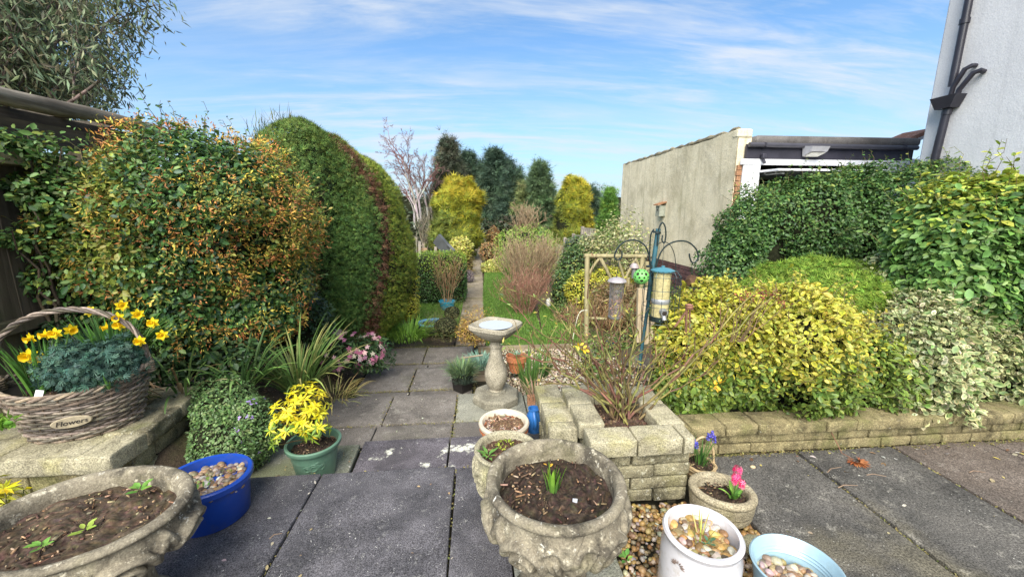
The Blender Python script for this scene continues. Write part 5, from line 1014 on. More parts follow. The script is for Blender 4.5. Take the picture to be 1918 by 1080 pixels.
baretree('grey leafless bush below the birch', 795, 390, 17, ([(.26, .23, .18)], [(.25, .22, .16), (.18, .16, .11)]), 7, 3, 'bare_bush', .5, 0, 0, 5, 4, .05, twig=.006)
baretree('pale brown leafless brushwood in the centre distance', 985, 372, 19, ([(.28, .21, .13)], [(.34, .26, .16), (.28, .20, .12)]), 16, 3, 'bare_brushwood', .55, .05, 0, 6, 4, .05, twig=.007); random.seed(8)
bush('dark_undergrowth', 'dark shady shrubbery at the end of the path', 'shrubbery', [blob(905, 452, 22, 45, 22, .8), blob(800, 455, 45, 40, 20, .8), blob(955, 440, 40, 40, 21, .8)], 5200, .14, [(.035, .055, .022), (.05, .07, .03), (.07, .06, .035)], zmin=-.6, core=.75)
bush('distant_hedge', 'distant band of grey green hedge closing the gardens', 'hedge', [((-14, 42, .9), (14, 2, 2.2), 3), ((10, 44, .8), (16, 2, 2.0), 3)], 9000, .32, [(.06, .085, .045), (.08, .10, .05), (.10, .10, .06)], zmin=-.6, core=.85, lump=.4, lf=.5)
# eucalyptus at the upper left
def eucalyptus():
    random.seed(21); b = Vector((-10.0, 9.2, -.4)); t = thing('eucalyptus_tree', 'tall airy eucalyptus with drooping grey green leaves behind the left fence', 'tree', b); sg, tips = [], []
    for dx, dy, L in ((.20, 0, 5.2), (.02, .1, 5.8), (-.12, 0, 5.6), (.36, -.05, 4.4), (-.3, .1, 5.0), (.12, -.2, 5.2), (-.5, -.1, 4.6), (.28, .1, 5.0)): grow(b+Vector((dx*.8, dy, 0)), Vector((dx, dy, 1)), L, .085, 3, sg, tips, .42, 5, .22, .46, 7, .09, .003, .30, .02)
    sg = [s_ for s_ in sg if s_[1].x < -6.9]; tips = [q_ for q_ in tips if q_[0].x < -6.85+.25*math.sin(q_[0].z*3)]
    obj('trunk', segmesh('trunk', sg, [(.17, .14, .11), (.25, .21, .17), (.12, .10, .08)], 5), BARK, t)
    A = np.array([tuple(p) for p, d, l in tips if l <= 1]); A = A[rng.permutation(len(A))[:1100]]; n = 38000; k = rng.integers(0, len(A), n); P = A[k]+rng.normal(0, 1, (n, 3))*np.array([.20, .20, .26])-np.array([0, 0, .12]); ok = P[:, 2] > 1.2; P = P[ok]; n = len(P)
    c = pick(n, [(.15, .20, .105), (.20, .245, .135), (.11, .155, .085), (.26, .29, .16), (.18, .165, .10)]); lt = n3(P, 1.1, 3) > .7; c[lt] = pick(lt.sum(), [(.30, .34, .15), (.25, .29, .12)])
    obj('leaves', leafmesh('leaves', P, rng.normal(0, 1, (n, 3)), rng.normal(0, .5, (n, 3))+np.array([.1, 0, -1.]), .19*rng.uniform(.6, 1.25, n), c, c, _t([(0, 0, 0), (.11, .4, .03), (0, 1, -.08), (-.11, .4, .03)], [(0, 1, 2), (0, 2, 3)], [0, 1, 1, 1])), MATTE, t, kind='stuff')
eucalyptus()

# ------------------------------------------------------------------ right hand shrubs
def privet_cols(P, G):
    n = len(P); c = pick(n, [(.055, .125, .032), (.085, .17, .042), (.04, .095, .027), (.13, .22, .055)], [3, 4, 2, 2]); t = (P[:, 2]-.10*P[:, 0]+.12*n3(P, 2)+rng.normal(0, .16, n)) > 1.52; c[t] = pick(t.sum(), [(.15, .22, .04), (.10, .18, .035), (.20, .25, .05)]); return c
PV = [blob(1450, 475, 95, 60, 4.25, .35), blob(1500, 426, 135, 94, 4.3, .5, 2.6), blob(1392, 450, 55, 72, 4.4, .45, 2.3), blob(1640, 420, 120, 85, 4.2, .5, 3), blob(1800, 374, 130, 62, 4.0, .45, 2.6), ((3.0, 4.35, .65), (.45, .42, .65), 2.6), ((3.6, 4.3, .6), (.8, .45, .65), 3), ((4.4, 4.1, .8), (.55, .4, .85), 3)]
bush('privet_hedge', 'dense dark green hedge hiding the lower half of the garage front', 'hedge', PV, 48000, .035, None, colfn=privet_cols, lump=.10, lf=2.6, depth=.22, zmin=-.2, up=.55, rnd=.55, core=.52, back=.15, stems=6, stray=120)
def auc_cols(P, G):
    n = len(P); c = pick(n, [(.09, .18, .04), (.13, .24, .055), (.06, .13, .032), (.18, .28, .07)], [3, 3, 2, 1.6]); t = (P[:, 2]+.10*n3(P, 2.4)+rng.normal(0, .12, n)) > 1.55; c[t] = pick(t.sum(), [(.28, .34, .045), (.22, .30, .05), (.36, .38, .06)]); return c
AV = [blob(1840, 440, 130, 100, 2.75, .45, 2.6), blob(1790, 520, 100, 80, 2.75, .4), blob(1880, 560, 100, 110, 2.65, .4), blob(1900, 380, 70, 55, 2.8, .35)]
bush('large_leaved_shrub', 'large shrub with big glossy leaves yellowing at the top, at the right edge', 'shrub', AV, 20000, .054, None, colfn=auc_cols, edge=lambda P, G, c: np.clip(c*1.25, 0, 1), lump=.08, lf=3, depth=.30, zmin=.1, up=.55, rnd=.45, tip=.55, core=.7, back=.15, hang=.2, stems=5, stray=45)
bush('spreading_juniper', 'bright green feathery juniper lying between the dark hedge and the variegated shrubs', 'juniper', [blob(1540, 545, 125, 48, 3.25, .55, 2.2), blob(1460, 560, 90, 32, 3.2, .4), blob(1620, 570, 90, 35, 3.0, .4)], 26000, .055, [(.10, .19, .022), (.15, .25, .03), (.18, .28, .035), (.23, .30, .045)], tmpl=T_TUFT, mat=NEEDLE, lump=.05, depth=.25, zmin=.1, up=.3, tip=1.0, rnd=.4, core=.75)
def eu_c(P, G):
    n = len(P); c = pick(n, [(.09, .16, .03), (.13, .20, .035), (.07, .13, .028)]); t = lobright(P, n); c[t] = pick(t.sum(), [(.22, .27, .035), (.30, .32, .04), (.17, .23, .035)]); return c
def lobright(P, n): return (P[:, 2]+.07*n3(P, 4)+.12*n3(P, 1.6, 2)+rng.normal(0, .12, n)) > .55
def eu_e(P, G, c0):
    n = len(P); e = pick(n, [(.16, .24, .04), (.24, .30, .05), (.13, .20, .04)]); t = lobright(P, n); e[t] = pick(t.sum(), [(.58, .52, .05), (.50, .48, .06), (.62, .55, .12), (.46, .36, .05)]); return e
EV = [blob(1470, 665, 165, 105, 2.42, .36, 2.6), blob(1340, 660, 105, 90, 2.5, .36, 2.4), blob(1580, 690, 75, 90, 2.38, .3, 2.4), blob(1300, 720, 75, 55, 2.42, .25)]
gs = bush('golden_euonymus', 'low rounded golden variegated shrub spilling over the right wall', 'shrub', EV, 24000, .035, None, colfn=eu_c, edge=eu_e, lump=.095, lf=3.4, depth=.36, zmin=.10, up=.55, rnd=.65, tip=.55, core=.72, back=.15, gap=(4.5, -1.3), stray=120)
WV = [blob(1760, 660, 130, 80, 2.42, .34, 2.4), blob(1860, 700, 90, 70, 2.36, .3), blob(1690, 720, 75, 55, 2.36, .25), blob(1700, 610, 60, 45, 2.6, .3), blob(1890, 635, 70, 55, 2.45, .25), blob(1830, 730, 110, 42, 2.34, .2)]
def wh_e(P, G, c0): return pick(len(P), [(.58, .55, .28), (.48, .47, .22), (.62, .57, .36), (.26, .33, .12)], [3, 3, 2, 2.4])
bush('silver_euonymus', 'cream edged variegated shrub overhanging the wall right of the golden one', 'shrub', WV, 19000, .039, [(.10, .18, .055), (.13, .22, .07), (.06, .12, .04)], edge=wh_e, lump=.14, lf=3.6, depth=.42, zmin=.15, up=.5, rnd=.55, core=.66, back=.15, gap=(4.2, -.8), stray=100)
bush('silver_euonymus', 'small cream variegated sprig between the juniper and the large leaved shrub', 'shrub', [blob(1665, 525, 40, 35, 3.0, .2)], 700, .045, [(.11, .18, .07), (.15, .22, .09)], edge=wh_e, depth=.6, core=0)
# ------------------------------------------------------------------ plants in and around the pots
GB = [(.06, .15, .03), (.09, .20, .035), (.05, .12, .03)]
def strapplant(name, label, cat, c, n, rad, L, wd, droop, cols, tips=None, lean=(.05, .6), mat=MATTE, group=None, fan=None, seg=6):
    t = thing(name, label, cat, c, group); me = clump(c, n, rad, L, wd, droop, cols, tips, lean, seg, fan); obj('leaves', me, mat, t, kind='stuff'); return t
# daffodils in the wicker basket
def daff_mesh():
    V, F, C = [], [], []; tv, tf, tt = T_BROAD
    for k in range(6):
        a = k*PI/3; s = .036
        for x, y, z in tv: x, y = x*1.05, y; X = x*math.cos(a)+y*math.sin(a); Y = -x*math.sin(a)+y*math.cos(a); V.append((X*s, Y*s, (z+.12*y)*s*1.0))
        F += [tuple(i+k*7 for i in f) for f in tf]
    C = pick(len(V), [(.78, .60, .012), (.82, .66, .02)], None, .05); return V, F, C
DV, DF, DC = daff_mesh(); DP = npmesh('flower', DV, tris=np.array(DF), col=DC)
tv_ = []; tf_ = []
for i, (r_, z) in enumerate(((.010, .0), (.011, .012), (.013, .022), (.019, .029))):
    for k in range(12): rr = r_*(1+(.10*(k % 2) if i == 3 else 0)); tv_.append((rr*math.cos(k*PI/6), rr*math.sin(k*PI/6), z))
for i in range(3):
    for k in range(12): tf_.append((i*12+k, i*12+(k+1) % 12, (i+1)*12+(k+1) % 12, (i+1)*12+k))
TP_ = npmesh('trumpet', tv_, quads=np.array(tf_), col=pick(len(tv_), [(.80, .52, .01)], None, .05), smooth=True); DP.materials.append(PETAL); TP_.materials.append(PETAL)
def daff(parent, p, face, foot, s=1.0):
    p = Vector(p); q = Vector(face).normalized().to_track_quat('Z', 'Y').to_euler()
    f = obj('flower', DP, None, parent, p, q, scale=(s, s, s)); tr = bpy.data.objects.new('trumpet', TP_); COL.objects.link(tr); tr.parent = f; tr.location = (0, 0, .004)
    back = p-Vector(face).normalized()*.018*s; top = Vector((back.x+.0, back.y+.01, back.z+.012)); MB().tube([Vector(foot), Vector(foot).lerp(top, .6)+Vector((0, .01, .01)), top, back, p], [.004, .0036, .0034, .0032, .004], 6).build('flower_stalk', STALK, parent, True)
STALK = plain('stalk_green', (.10, .19, .045), .5, 0, .15)
DGRP = 'daffodil clumps in the basket'
d1 = strapplant('daffodil_clump', 'daffodils at the left end of the basket with their blooms under the handle', 'daffodils', at(85, 735, 2.10), 60, .07, .30, .013, (.1, .6), GB, lean=(.02, .32), group=DGRP)
d2 = strapplant('daffodil_clump', 'daffodils at the right end of the basket leaning out beyond the handle', 'daffodils', at(212, 690, 2.30), 100, .08, .34, .013, (.1, .7), GB, lean=(.02, .45), group=DGRP)
me = clump(at(240, 665, 2.3), 34, .03, .27, .013, (.2, .7), GB, None, (.5, .95), fan=(.1, .5)); obj('leaning_leaves', me, MATTE, d2, kind='stuff')
for (x, y), fc in zip(((56, 666), (60, 632), (88, 626), (104, 624), (132, 617), (80, 671)), ((.2, -1, .1), (-.3, -1, -.2), (-.5, -1, 0), (.3, -1, .15), (1, -.5, -.1), (.2, -1, .2))):
    daff(d1, at(x, y, 2.06), fc, at(88+(x-85)*.25, 735, 2.10), 1.12 if x == 56 else .85)
for (x, y), fc in zip(((171, 584), (228, 572), (222, 594), (203, 612), (224, 608), (258, 588), (287, 604), (304, 627), (263, 638)), ((.1, -.7, .6), (.8, -.8, .2), (.2, -1, 0), (-.6, -.9, -.1), (.1, -1, .1), (.7, -.9, 0), (.2, -1, .1), (.5, -1, .1), (.1, -1, .1))):
    daff(d2, at(x, y, 2.24), fc, at(212+(x-215)*.4, 690, 2.30), .9)
bush('dwarf_cypress', 'feathery blue green dwarf cypress filling the middle of the basket', 'dwarf conifer', [blob(165, 690, 66, 48, 2.14, .13), blob(135, 690, 45, 42, 2.08, .1), blob(215, 680, 45, 42, 2.2, .1)], 3000, .030, [(.045, .10, .075), (.065, .13, .095), (.035, .08, .06), (.09, .16, .12)], tmpl=T_FAN, mat=NEEDLE, lump=.03, lf=7, depth=.45, core=.6, up=.4, tip=.8)
strapplant('bulb_leaves', 'single tuft of fresh green leaves at the front of the basket', 'bulb', at(205, 728, 2.06), 7, .012, .11, .009, (.0, .5), GB, lean=(.1, .7))
bush('bright_green_sprig', 'bright green leafy sprig hanging at the far left of the basket wall', 'plant', [blob(8, 790, 14, 28, 1.86, .05)], 60, .030, [(.16, .32, .04), (.22, .38, .06)], core=0, depth=.8)
def rosette(name, label, c, n, size, cols, cat='seedling', lean=.45, tm=T_BROAD):
    t = thing(name, label, cat, c); az = np.arange(n)*2.4+random.random()*3; P = np.array([tuple(c)]*n)+np.stack([np.cos(az)*.006, np.sin(az)*.006, np.linspace(0, .016, n)], 1)
    T = np.stack([np.cos(az), np.sin(az), np.full(n, lean)+rng.normal(0, .15, n)], 1); N_ = np.stack([-np.cos(az)*.4, -np.sin(az)*.4, np.ones(n)], 1); cc_ = pick(n, cols, None, .12)
    obj('leaves', leafmesh('leaves', P, N_, T, size*rng.uniform(.7, 1.2, n), cc_, cc_*1.1, tm), LEAF, t); return t
G2 = [(.14, .30, .05), (.18, .34, .06), (.11, .25, .05)]
rosette('seedling', 'largest green seedling at the back right of the oval urn', at(262, 920, 1.40), 7, .036, G2); rosette('seedling', 'pale green seedling at the middle of the oval urn soil', at(160, 995, 1.24), 6, .030, [(.26, .36, .06)]); rosette('seedling', 'small green seedling at the front left of the oval urn', at(80, 1026, 1.17), 7, .028, G2)
def upright(name, label, c, n, L, wd, cols, tips, rad=.02, lean=(.0, .22), cat='bulb'): return strapplant(name, label, cat, c, n, rad, L, wd, (0, .25), cols, tips, lean)
upright('bulb_shoots', 'green bulb shoots with yellow tips in the large carved urn', Vector((CU.x-.01, CU.y+.0, .495)), 16, .105, .012, GB, [(.22, .36, .04), (.14, .28, .03)], .022)
rosette('bud', 'orange yellow bud tip on the bulb shoots', Vector((CU.x-.022, CU.y+.01, .585)), 3, .016, [(.65, .38, .04)], 'bud', 2.); lab = MB().box((-.008, -.001, -.018), (.008, .001, .018)).build('plant_label', plain('label_grey', (.35, .36, .40), .4), None, loc=(CU.x+.05, CU.y-.075, .505), rot=(R(-20), R(10), 0)); tag(lab, 'small grey plastic label stuck in the large urn', 'plant label')
rosette('leafy_shoot', 'fresh green leafy shoot in the smaller stone planter', Vector((c3.x-.085, c3.y-.03, c3.z-.03)), 9, .052, G2, lean=1.3, tm=T_LANCE); bush('moss_tuft', 'yellow green moss tuft in the smaller stone planter', 'moss', [((c3.x+.0, c3.y+.05, c3.z-.035), (.03, .02, .018), 2)], 120, .014, [(.34, .36, .05), (.26, .30, .04)], core=0, depth=.6)
twiggy('dead_plant', 'dry brown stems in the cream rimmed bowl', 'dead plant', (.17, 2.33, .02), 6, .09, .6, [(.20, .12, .08), (.30, .22, .15)], .003, 1, rmin=.0012)
# blue tub weeds
bush('tub_weeds', 'small green weeds among the pebbles of the blue tub', 'weed', [((TB[0]+.02, TB[1]-.02, zt-.035), (.12, .10, .012), 2)], 70, .018, [(.20, .32, .06), (.14, .26, .05), (.34, .40, .08)], core=0, depth=.9, rnd=.8)
# choisya in the green pot
gpc = (GP.x-.03, GP.y+.02, GP.z); YC = [(.62, .52, .015), (.56, .50, .02), (.68, .56, .03), (.50, .46, .03)]
def chc(P, G):
    n = len(P); c = pick(n, YC); lo_ = (P[:, 2]-GP.z-.07+rng.normal(0, .045, n)) < .06; c[lo_] = pick(lo_.sum(), [(.20, .30, .035), (.28, .36, .04), (.14, .24, .03)]); return c
gb_ = [blob(563, 770, 46, 38, 2.24, .12), blob(540, 800, 30, 32, 2.2, .09), blob(590, 790, 26, 30, 2.22, .08), blob(575, 752, 22, 24, 2.28, .07)]
cy = thing('golden_choisya', 'acid yellow leafy shrub growing in the green pot', 'shrub', gpc)
P, G = shell(gb_, 130, .03, 5, .55, GP.z-.06, .8, 3); m = len(P); rp = 7
az = rng.uniform(0, 6.28, (m, 1))+np.arange(rp)[None]*2*PI/rp; up_ = unit(G+np.array([0, 0, .7])); ref = unit(np.cross(up_, np.array([.3, .8, .2]))); r2 = np.cross(up_, ref)
Tn = (np.cos(az)[..., None]*ref[:, None]+np.sin(az)[..., None]*r2[:, None]+up_[:, None]*.45).reshape(-1, 3); PP = np.repeat(P, rp, 0); NN = np.repeat(up_, rp, 0)+rng.normal(0, .2, (m*rp, 3)); c0 = chc(PP, None)
obj('foliage', leafmesh('foliage', PP, NN, Tn, .046*rng.uniform(.7, 1.25, m*rp), c0, np.clip(c0*1.1, 0, 1), T_LANCE), LEAF, cy, kind='stuff')
sg = [];
for p in P[:50]: sg += limb(gpc, p, .005, .0022, 4, .05)
obj('stem', segmesh('stem', sg, [(.16, .16, .06), (.12, .10, .05)]), BARK, cy)
# yellow shrub at the far left
yc = at(0, 930, 1.50); ys = thing('golden_choisya', 'yellow leaved shrub poking in at the left edge behind the oval urn', 'shrub', (yc.x-.02, yc.y, 0)); P, G = shell([((yc.x-.03, yc.y, yc.z-.02), (.10, .08, .11), 2)], 44, .02, 5, .6, -1, 1, 3); m = len(P); rp = 6
az = rng.uniform(0, 6.28, (m, 1))+np.arange(rp)[None]*2*PI/rp; up_ = unit(G+np.array([0, 0, .7])); ref = unit(np.cross(up_, np.array([.3, .8, .2]))); r2 = np.cross(up_, ref); Tn = (np.cos(az)[..., None]*ref[:, None]+np.sin(az)[..., None]*r2[:, None]+up_[:, None]*.45).reshape(-1, 3); c0 = pick(m*rp, YC+[(.40, .42, .04)])
obj('foliage', leafmesh('foliage', np.repeat(P, rp, 0), np.repeat(up_, rp, 0)+rng.normal(0, .2, (m*rp, 3)), Tn, .048*rng.uniform(.7, 1.2, m*rp), c0, c0, T_LANCE), LEAF, ys, kind='stuff')
obj('stem', segmesh('stem', sum([limb((yc.x-.03, yc.y, 0), p, .005, .002, 4, .05) for p in P[:14]], []), [(.16, .16, .06)]), BARK, ys)
# aubretia mound spilling over the left wall
bush('aubretia_mound', 'dense small leaved mound of grey green aubretia spilling down beside the left wall', 'aubretia', [blob(425, 760, 50, 40, 2.5, .22), blob(420, 820, 62, 55, 2.35, .2), blob(470, 800, 30, 60, 2.42, .14), blob(400, 735, 38, 20, 2.6, .15)], 9500, .020, [(.11, .20, .06), (.16, .26, .085), (.08, .15, .05), (.21, .29, .12)], tmpl=T_SMALL, lump=.03, lf=6, depth=.25, zmin=-.13, core=.8, up=.6)
P, G = shell([blob(470, 800, 28, 55, 2.40, .14)], 90, .03, 6, .0, -.1, .2); k = rng.random(len(P)) < .35; P, G = P[k], G[k]; m = len(P)
o = obj('aubretia_flowers', leafmesh('aubretia_flowers', np.repeat(P+G*.012, 4, 0), np.repeat(G, 4, 0), rng.normal(0, 1, (m*4, 3)), .013, pick(m*4, [(.30, .20, .55), (.42, .32, .62)]), pick(m*4, [(.40, .28, .62)]), T_BROAD), PETAL); tag(o, 'scattered small violet flowers on the aubretia mound', 'flowers', kind='stuff')
# strappy plants left of the steps
LIL = [(.06, .13, .035), (.09, .18, .045), (.05, .10, .03), (.14, .22, .06)]
strapplant('day_lily', 'large arching clump of strap leaves left of the steps', 'strappy plant', at(560, 735, 3.05), 120, .10, .62, .017, (.5, 2.0), LIL, [(.16, .24, .06), (.30, .30, .10), (.12, .20, .05)], (.05, .75))
strapplant('day_lily', 'smaller strap leaved clump between the aubretia and the dark undergrowth', 'strappy plant', at(450, 720, 2.75), 46, .14, .46, .018, (.5, 2.2), LIL, None, (.1, .9)); strapplant('day_lily', 'sparse strap leaves and dry tan blades behind the wicker basket', 'strappy plant', at(340, 725, 2.65), 34, .20, .34, .015, (.4, 2.4), LIL+[(.35, .22, .12), (.42, .30, .18)], None, (.1, 1.0))
strapplant('dry_grass', 'dry yellow grass blades beside the big strap leaved clump', 'grass tuft', at(625, 745, 3.2), 90, .16, .22, .006, (.5, 2.0), [(.34, .28, .10), (.40, .34, .14), (.20, .22, .06)], None, (.3, 1.2))
# pink hellebores
hb = bush('hellebore', 'clump of dark leaves crowded with dusky pink flowers beside the steps', 'hellebore', [blob(655, 660, 58, 28, 4.3, .25), blob(690, 668, 36, 24, 4.25, .2)], 1700, .055, [(.045, .09, .03), (.07, .13, .04), (.03, .07, .025)], tmpl=T_LANCE, zmin=-.5, depth=.5, core=.6, lump=.05)
P, G = shell([blob(655, 650, 60, 22, 4.28, .25), blob(692, 660, 34, 20, 4.22, .2)], 170, .05, 4, .15, -.45, .3); m = len(P); az = np.tile(np.arange(5)*2*PI/5, m); nn = np.repeat(unit(G+np.array([0, -.5, .3])+rng.normal(0, .3, (m, 3))), 5, 0); rf = unit(np.cross(nn, np.array([.2, .5, .9]))); r2 = np.cross(nn, rf)
c0 = np.repeat(pick(m, [(.46, .17, .26), (.58, .28, .36), (.36, .12, .20), (.62, .42, .42), (.55, .45, .36)]), 5, 0); obj('pink_flowers', leafmesh('pink_flowers', np.repeat(P+G*.03, 5, 0), nn, np.cos(az)[:, None]*rf+np.sin(az)[:, None]*r2+nn*.35, .030, c0, np.clip(c0*1.15, 0, 1), T_BROAD), PETAL, hb, kind='stuff')
# lime grass clump, small clumps
strapplant('grass_clump', 'lush lime green grassy clump where the steps meet the path', 'grassy plant', at(765, 632, 5.75), 330, .30, .34, .012, (.5, 2.0), [(.13, .27, .03), (.18, .34, .04), (.10, .20, .03)], [(.26, .42, .07), (.18, .32, .05)], (.1, .9))
strapplant('grass_clump', 'green grassy tuft at the foot of the clipped conifer', 'grassy plant', at(725, 625, 5.6), 90, .16, .22, .013, (.5, 2.0), [(.09, .19, .03), (.12, .24, .04)], None, (.2, 1.0))
def dianthus(label, c, n, rad, L, cols, fl=0): strapplant('pinks_plant', label, 'pinks', c, n, rad, L, .008, (.3, 1.5), cols, [tuple(x*1.35 for x in q) for q in cols], (.05, 1.15), seg=4)
dianthus('spiky grey green mound bursting over the black pot', Vector((BP.x, BP.y, BP.z+.17)), 420, .09, .19, [(.10, .16, .08), (.14, .20, .11), (.07, .12, .06), (.17, .24, .09)]); dianthus('blue grey grassy mound in the wooden crate', Vector((CR.x+.02, CR.y, CR.z+.14)), 420, .15, .17, [(.15, .25, .19), (.20, .31, .24), (.11, .20, .15)])
dianthus('dark spiky lower leaves hanging over the front of the black pot', Vector((BP.x+.02, BP.y-.08, BP.z+.12)), 160, .07, .13, [(.05, .07, .05), (.08, .11, .08)])
rosette('leafy_cutting', 'few broad grey leaves in the orange terracotta pot', Vector((TP.x, TP.y, TP.z+.20)), 7, .09, [(.16, .22, .16), (.12, .18, .12), (.22, .28, .22)], 'plant', .8); upright('iris_leaves', 'dark green upright blades growing by the stub of wall', at(992, 735, 3.0), 46, .40, .016, [(.05, .12, .03), (.07, .16, .035)], [(.12, .22, .05)], .07, (.0, .4), 'strappy plant'); upright('iris_leaves', 'smaller clump of green blades further right behind the wall stub', at(1015, 705, 3.3), 26, .28, .014, [(.06, .14, .03), (.09, .18, .04)], None, .06, (.0, .5), 'strappy plant')
strapplant('dry_grass', 'tuft of dry brown grass between the bird bath and the wall stub', 'grass tuft', at(1003, 748, 2.75), 70, .06, .20, .005, (.2, 1.2), [(.30, .20, .12), (.38, .28, .18), (.22, .14, .09)], None, (.05, .7))
t = MB().box((-.03, -.02, 0), (.03, .02, .075), .004).build('brick_piece', M_REDBRICK, None, loc=at(995, 757, 2.72)); tag(t, 'broken pinkish brick end standing by the dry grass', 'brick')
twiggy('bare_twig_plant', 'thin bare twigs rising from the navy bowl', 'plant', (NB.x, NB.y, NB.z+.13), 9, .25, .6, [(.20, .18, .08), (.14, .16, .06)], .003, 1, leaf=(60, .03, [(.16, .22, .06)], T_LANCE))
# white pot sprouts, muscari, hyacinth
strapplant('pot_sprouts', 'thin yellow green sprouts and dead stalks in the white glazed pot', 'bulb', Vector((WP.x-.005, WP.y, WP.z-.045)), 14, .03, .10, .005, (.2, 1.2), [(.26, .34, .06), (.34, .32, .10)], [(.40, .36, .12)], (.05, .6)); rosette('seedling', 'blue green seedling among the stones of the white pot', Vector((WP.x+.005, WP.y-.03, WP.z-.032)), 6, .022, [(.08, .18, .10)]); rosette('seedling', 'tiny green weed growing in the golden gravel beside the large urn', at(1172, 1048, 1.13), 7, .024, G2)
mu = strapplant('grape_hyacinth', 'grape hyacinths with violet blue spikes in the little cane basket', 'grape hyacinth', Vector((mb_.x, mb_.y, .08)), 30, .04, .14, .006, (.1, .9), GB, None, (.0, .5))
for x, y in ((1327, 817), (1334, 813), (1338, 822), (1305, 833), (1300, 828)):
    p = at(x, y, 1.83); n = 46; q = np.zeros((n, 3)); f = rng.random(n); a = rng.uniform(0, 6.28, n); rr = .009*(1-.6*f); q[:, 0] = p.x+rr*np.cos(a); q[:, 1] = p.y+rr*np.sin(a); q[:, 2] = p.z-.018+.036*f
    obj('flower_spike', pebbles('flower_spike', q, .0042, [(.07, .07, .42), (.12, .10, .50), (.20, .18, .58)], .9, 1), PETAL, mu); MB().tube([(mb_.x+(p.x-mb_.x)*.4, mb_.y, .08), (p.x, p.y, p.z-.015)], .0025, 5).build('flower_stalk', STALK, mu)
hy = strapplant('hyacinth', 'pink hyacinth in bloom in the oval stone trough', 'hyacinth', Vector((HT.x+.045, HT.y-.03, HT.z-.045)), 12, .012, .095, .018, (.3, 1.2), G2, None, (.2, .85))
for (x, y, sc) in ((1381, 884, 1.), (1376, 896, .6), (1390, 905, .6)):
    p = at(x, y, HT.y-.035); n = int(34*sc); f = rng.random(n); a = rng.uniform(0, 6.28, n); rr = .016*sc; P = np.stack([p.x+rr*np.cos(a), p.y+rr*np.sin(a), p.z-.028*sc+.056*sc*f], 1); G = np.stack([np.cos(a), np.sin(a), .3+f*.6-.2], 1)
    az = np.tile(np.arange(6)*PI/3, n); nn = np.repeat(unit(G), 6, 0); rf = unit(np.cross(nn, np.array([.2, .3, .9]))); r2 = np.cross(nn, rf); c0 = np.repeat(pick(n, [(.66, .02, .13), (.74, .06, .20), (.78, .18, .30)]), 6, 0)
    obj('flower_head', leafmesh('flower_head', np.repeat(P, 6, 0), nn, np.cos(az)[:, None]*rf+np.sin(az)[:, None]*r2+nn*.3, .015, c0, np.clip(c0*1.3, 0, 1), T_LANCE), PETAL, hy)
MB().tube([(HT.x+.045, HT.y-.03, HT.z-.05), tuple(at(1381, 900, HT.y-.03))], .006, 6).build('flower_stalk', STALK, hy)

# ------------------------------------------------------------------ bare rose bush in the planter
random.seed(17); RB = Vector((.80, 2.03, .31)); ro = thing('rose_bush', 'pruned rose bush with bare arching green brown stems in the block planter', 'rose', RB)
soil('dark soil with bark chips in the block planter', (.80, 2.03, .285), .17, .20, 200, ((.05, .032, .022), (.08, .05, .035)))
sg, tips, thick = [], [], []
ends = [(990, 610), (1010, 560), (1050, 590), (1010, 690), (1080, 640), (1110, 600), (1160, 600), (1130, 660), (1250, 640), (1300, 640), (1360, 590), (1330, 700), (1400, 560), (1215, 690), (1060, 700), (1175, 700), (975, 660), (1200, 620), (1440, 565), (1030, 640), (960, 630), (1100, 560), (1070, 610), (1140, 620), (1020, 720), (1240, 680), (1185, 570)]
for i, (x, y) in enumerate(ends):
    Y = RB.y+random.uniform(-.22, .30) if x < 1350 else 1.95; e = at(x, y, Y); a = RB+Vector((random.gauss(0, .03), random.gauss(0, .04), -.03)); m_ = a.lerp(e, .45)+Vector((0, 0, .10+.05*random.random())); pts = []
    if x > 1290: m_ = a.lerp(e, .45)+Vector((.03, 0, -.02))
    for k in range(11): f = k/10; pts.append(a*(1-f)**2+m_*2*f*(1-f)+e*f*f+Vector((random.gauss(0, .008), random.gauss(0, .008), random.gauss(0, .008))))
    r0 = random.uniform(.006, .0095)
    for k in range(10): sg.append((pts[k], pts[k+1], r0*(1-.055*k), r0*(1-.055*(k+1))))
    for k in (4, 5, 6, 7, 8, 9, 10):
        if random.random() < .75: grow(pts[k], (pts[k]-pts[k-1]).normalized()*.6+Vector((random.gauss(0, .6), random.gauss(0, .5), .5)), random.uniform(.07, .17), .0034, 1, sg, tips, .5, 2, .3, .6, 3, .15, .0014)
    tips.append((pts[-1], Vector((0, 0, 1)), 0))
for i in range(16):
    a = RB+Vector((random.gauss(0, .05), random.gauss(0, .05), -.02)); sg += limb(a, a+Vector((random.gauss(0, .07), random.gauss(0, .06), random.uniform(.12, .34))), .004, .002, 4, .06)
obj('stems', segmesh('stems', sg, [(.17, .15, .05), (.13, .09, .045), (.20, .19, .06), (.15, .075, .05)], 6), BARK, ro)
A = np.array([tuple(p) for p, d, l in tips]); n = 560; k = rng.integers(0, len(A), n); P = A[k]+rng.normal(0, .018, (n, 3)); c0 = pick(n, [(.16, .24, .05), (.24, .28, .06), (.20, .10, .05), (.09, .16, .05), (.42, .36, .06)])
obj('leaves', leafmesh('leaves', P, rng.normal(0, .6, (n, 3))+np.array([0, -.3, .6]), rng.normal(0, 1, (n, 3))+np.array([0, 0, .4]), .026*rng.uniform(.4, 1.3, n), c0, c0*1.1, T_LANCE), LEAF, ro, kind='stuff')
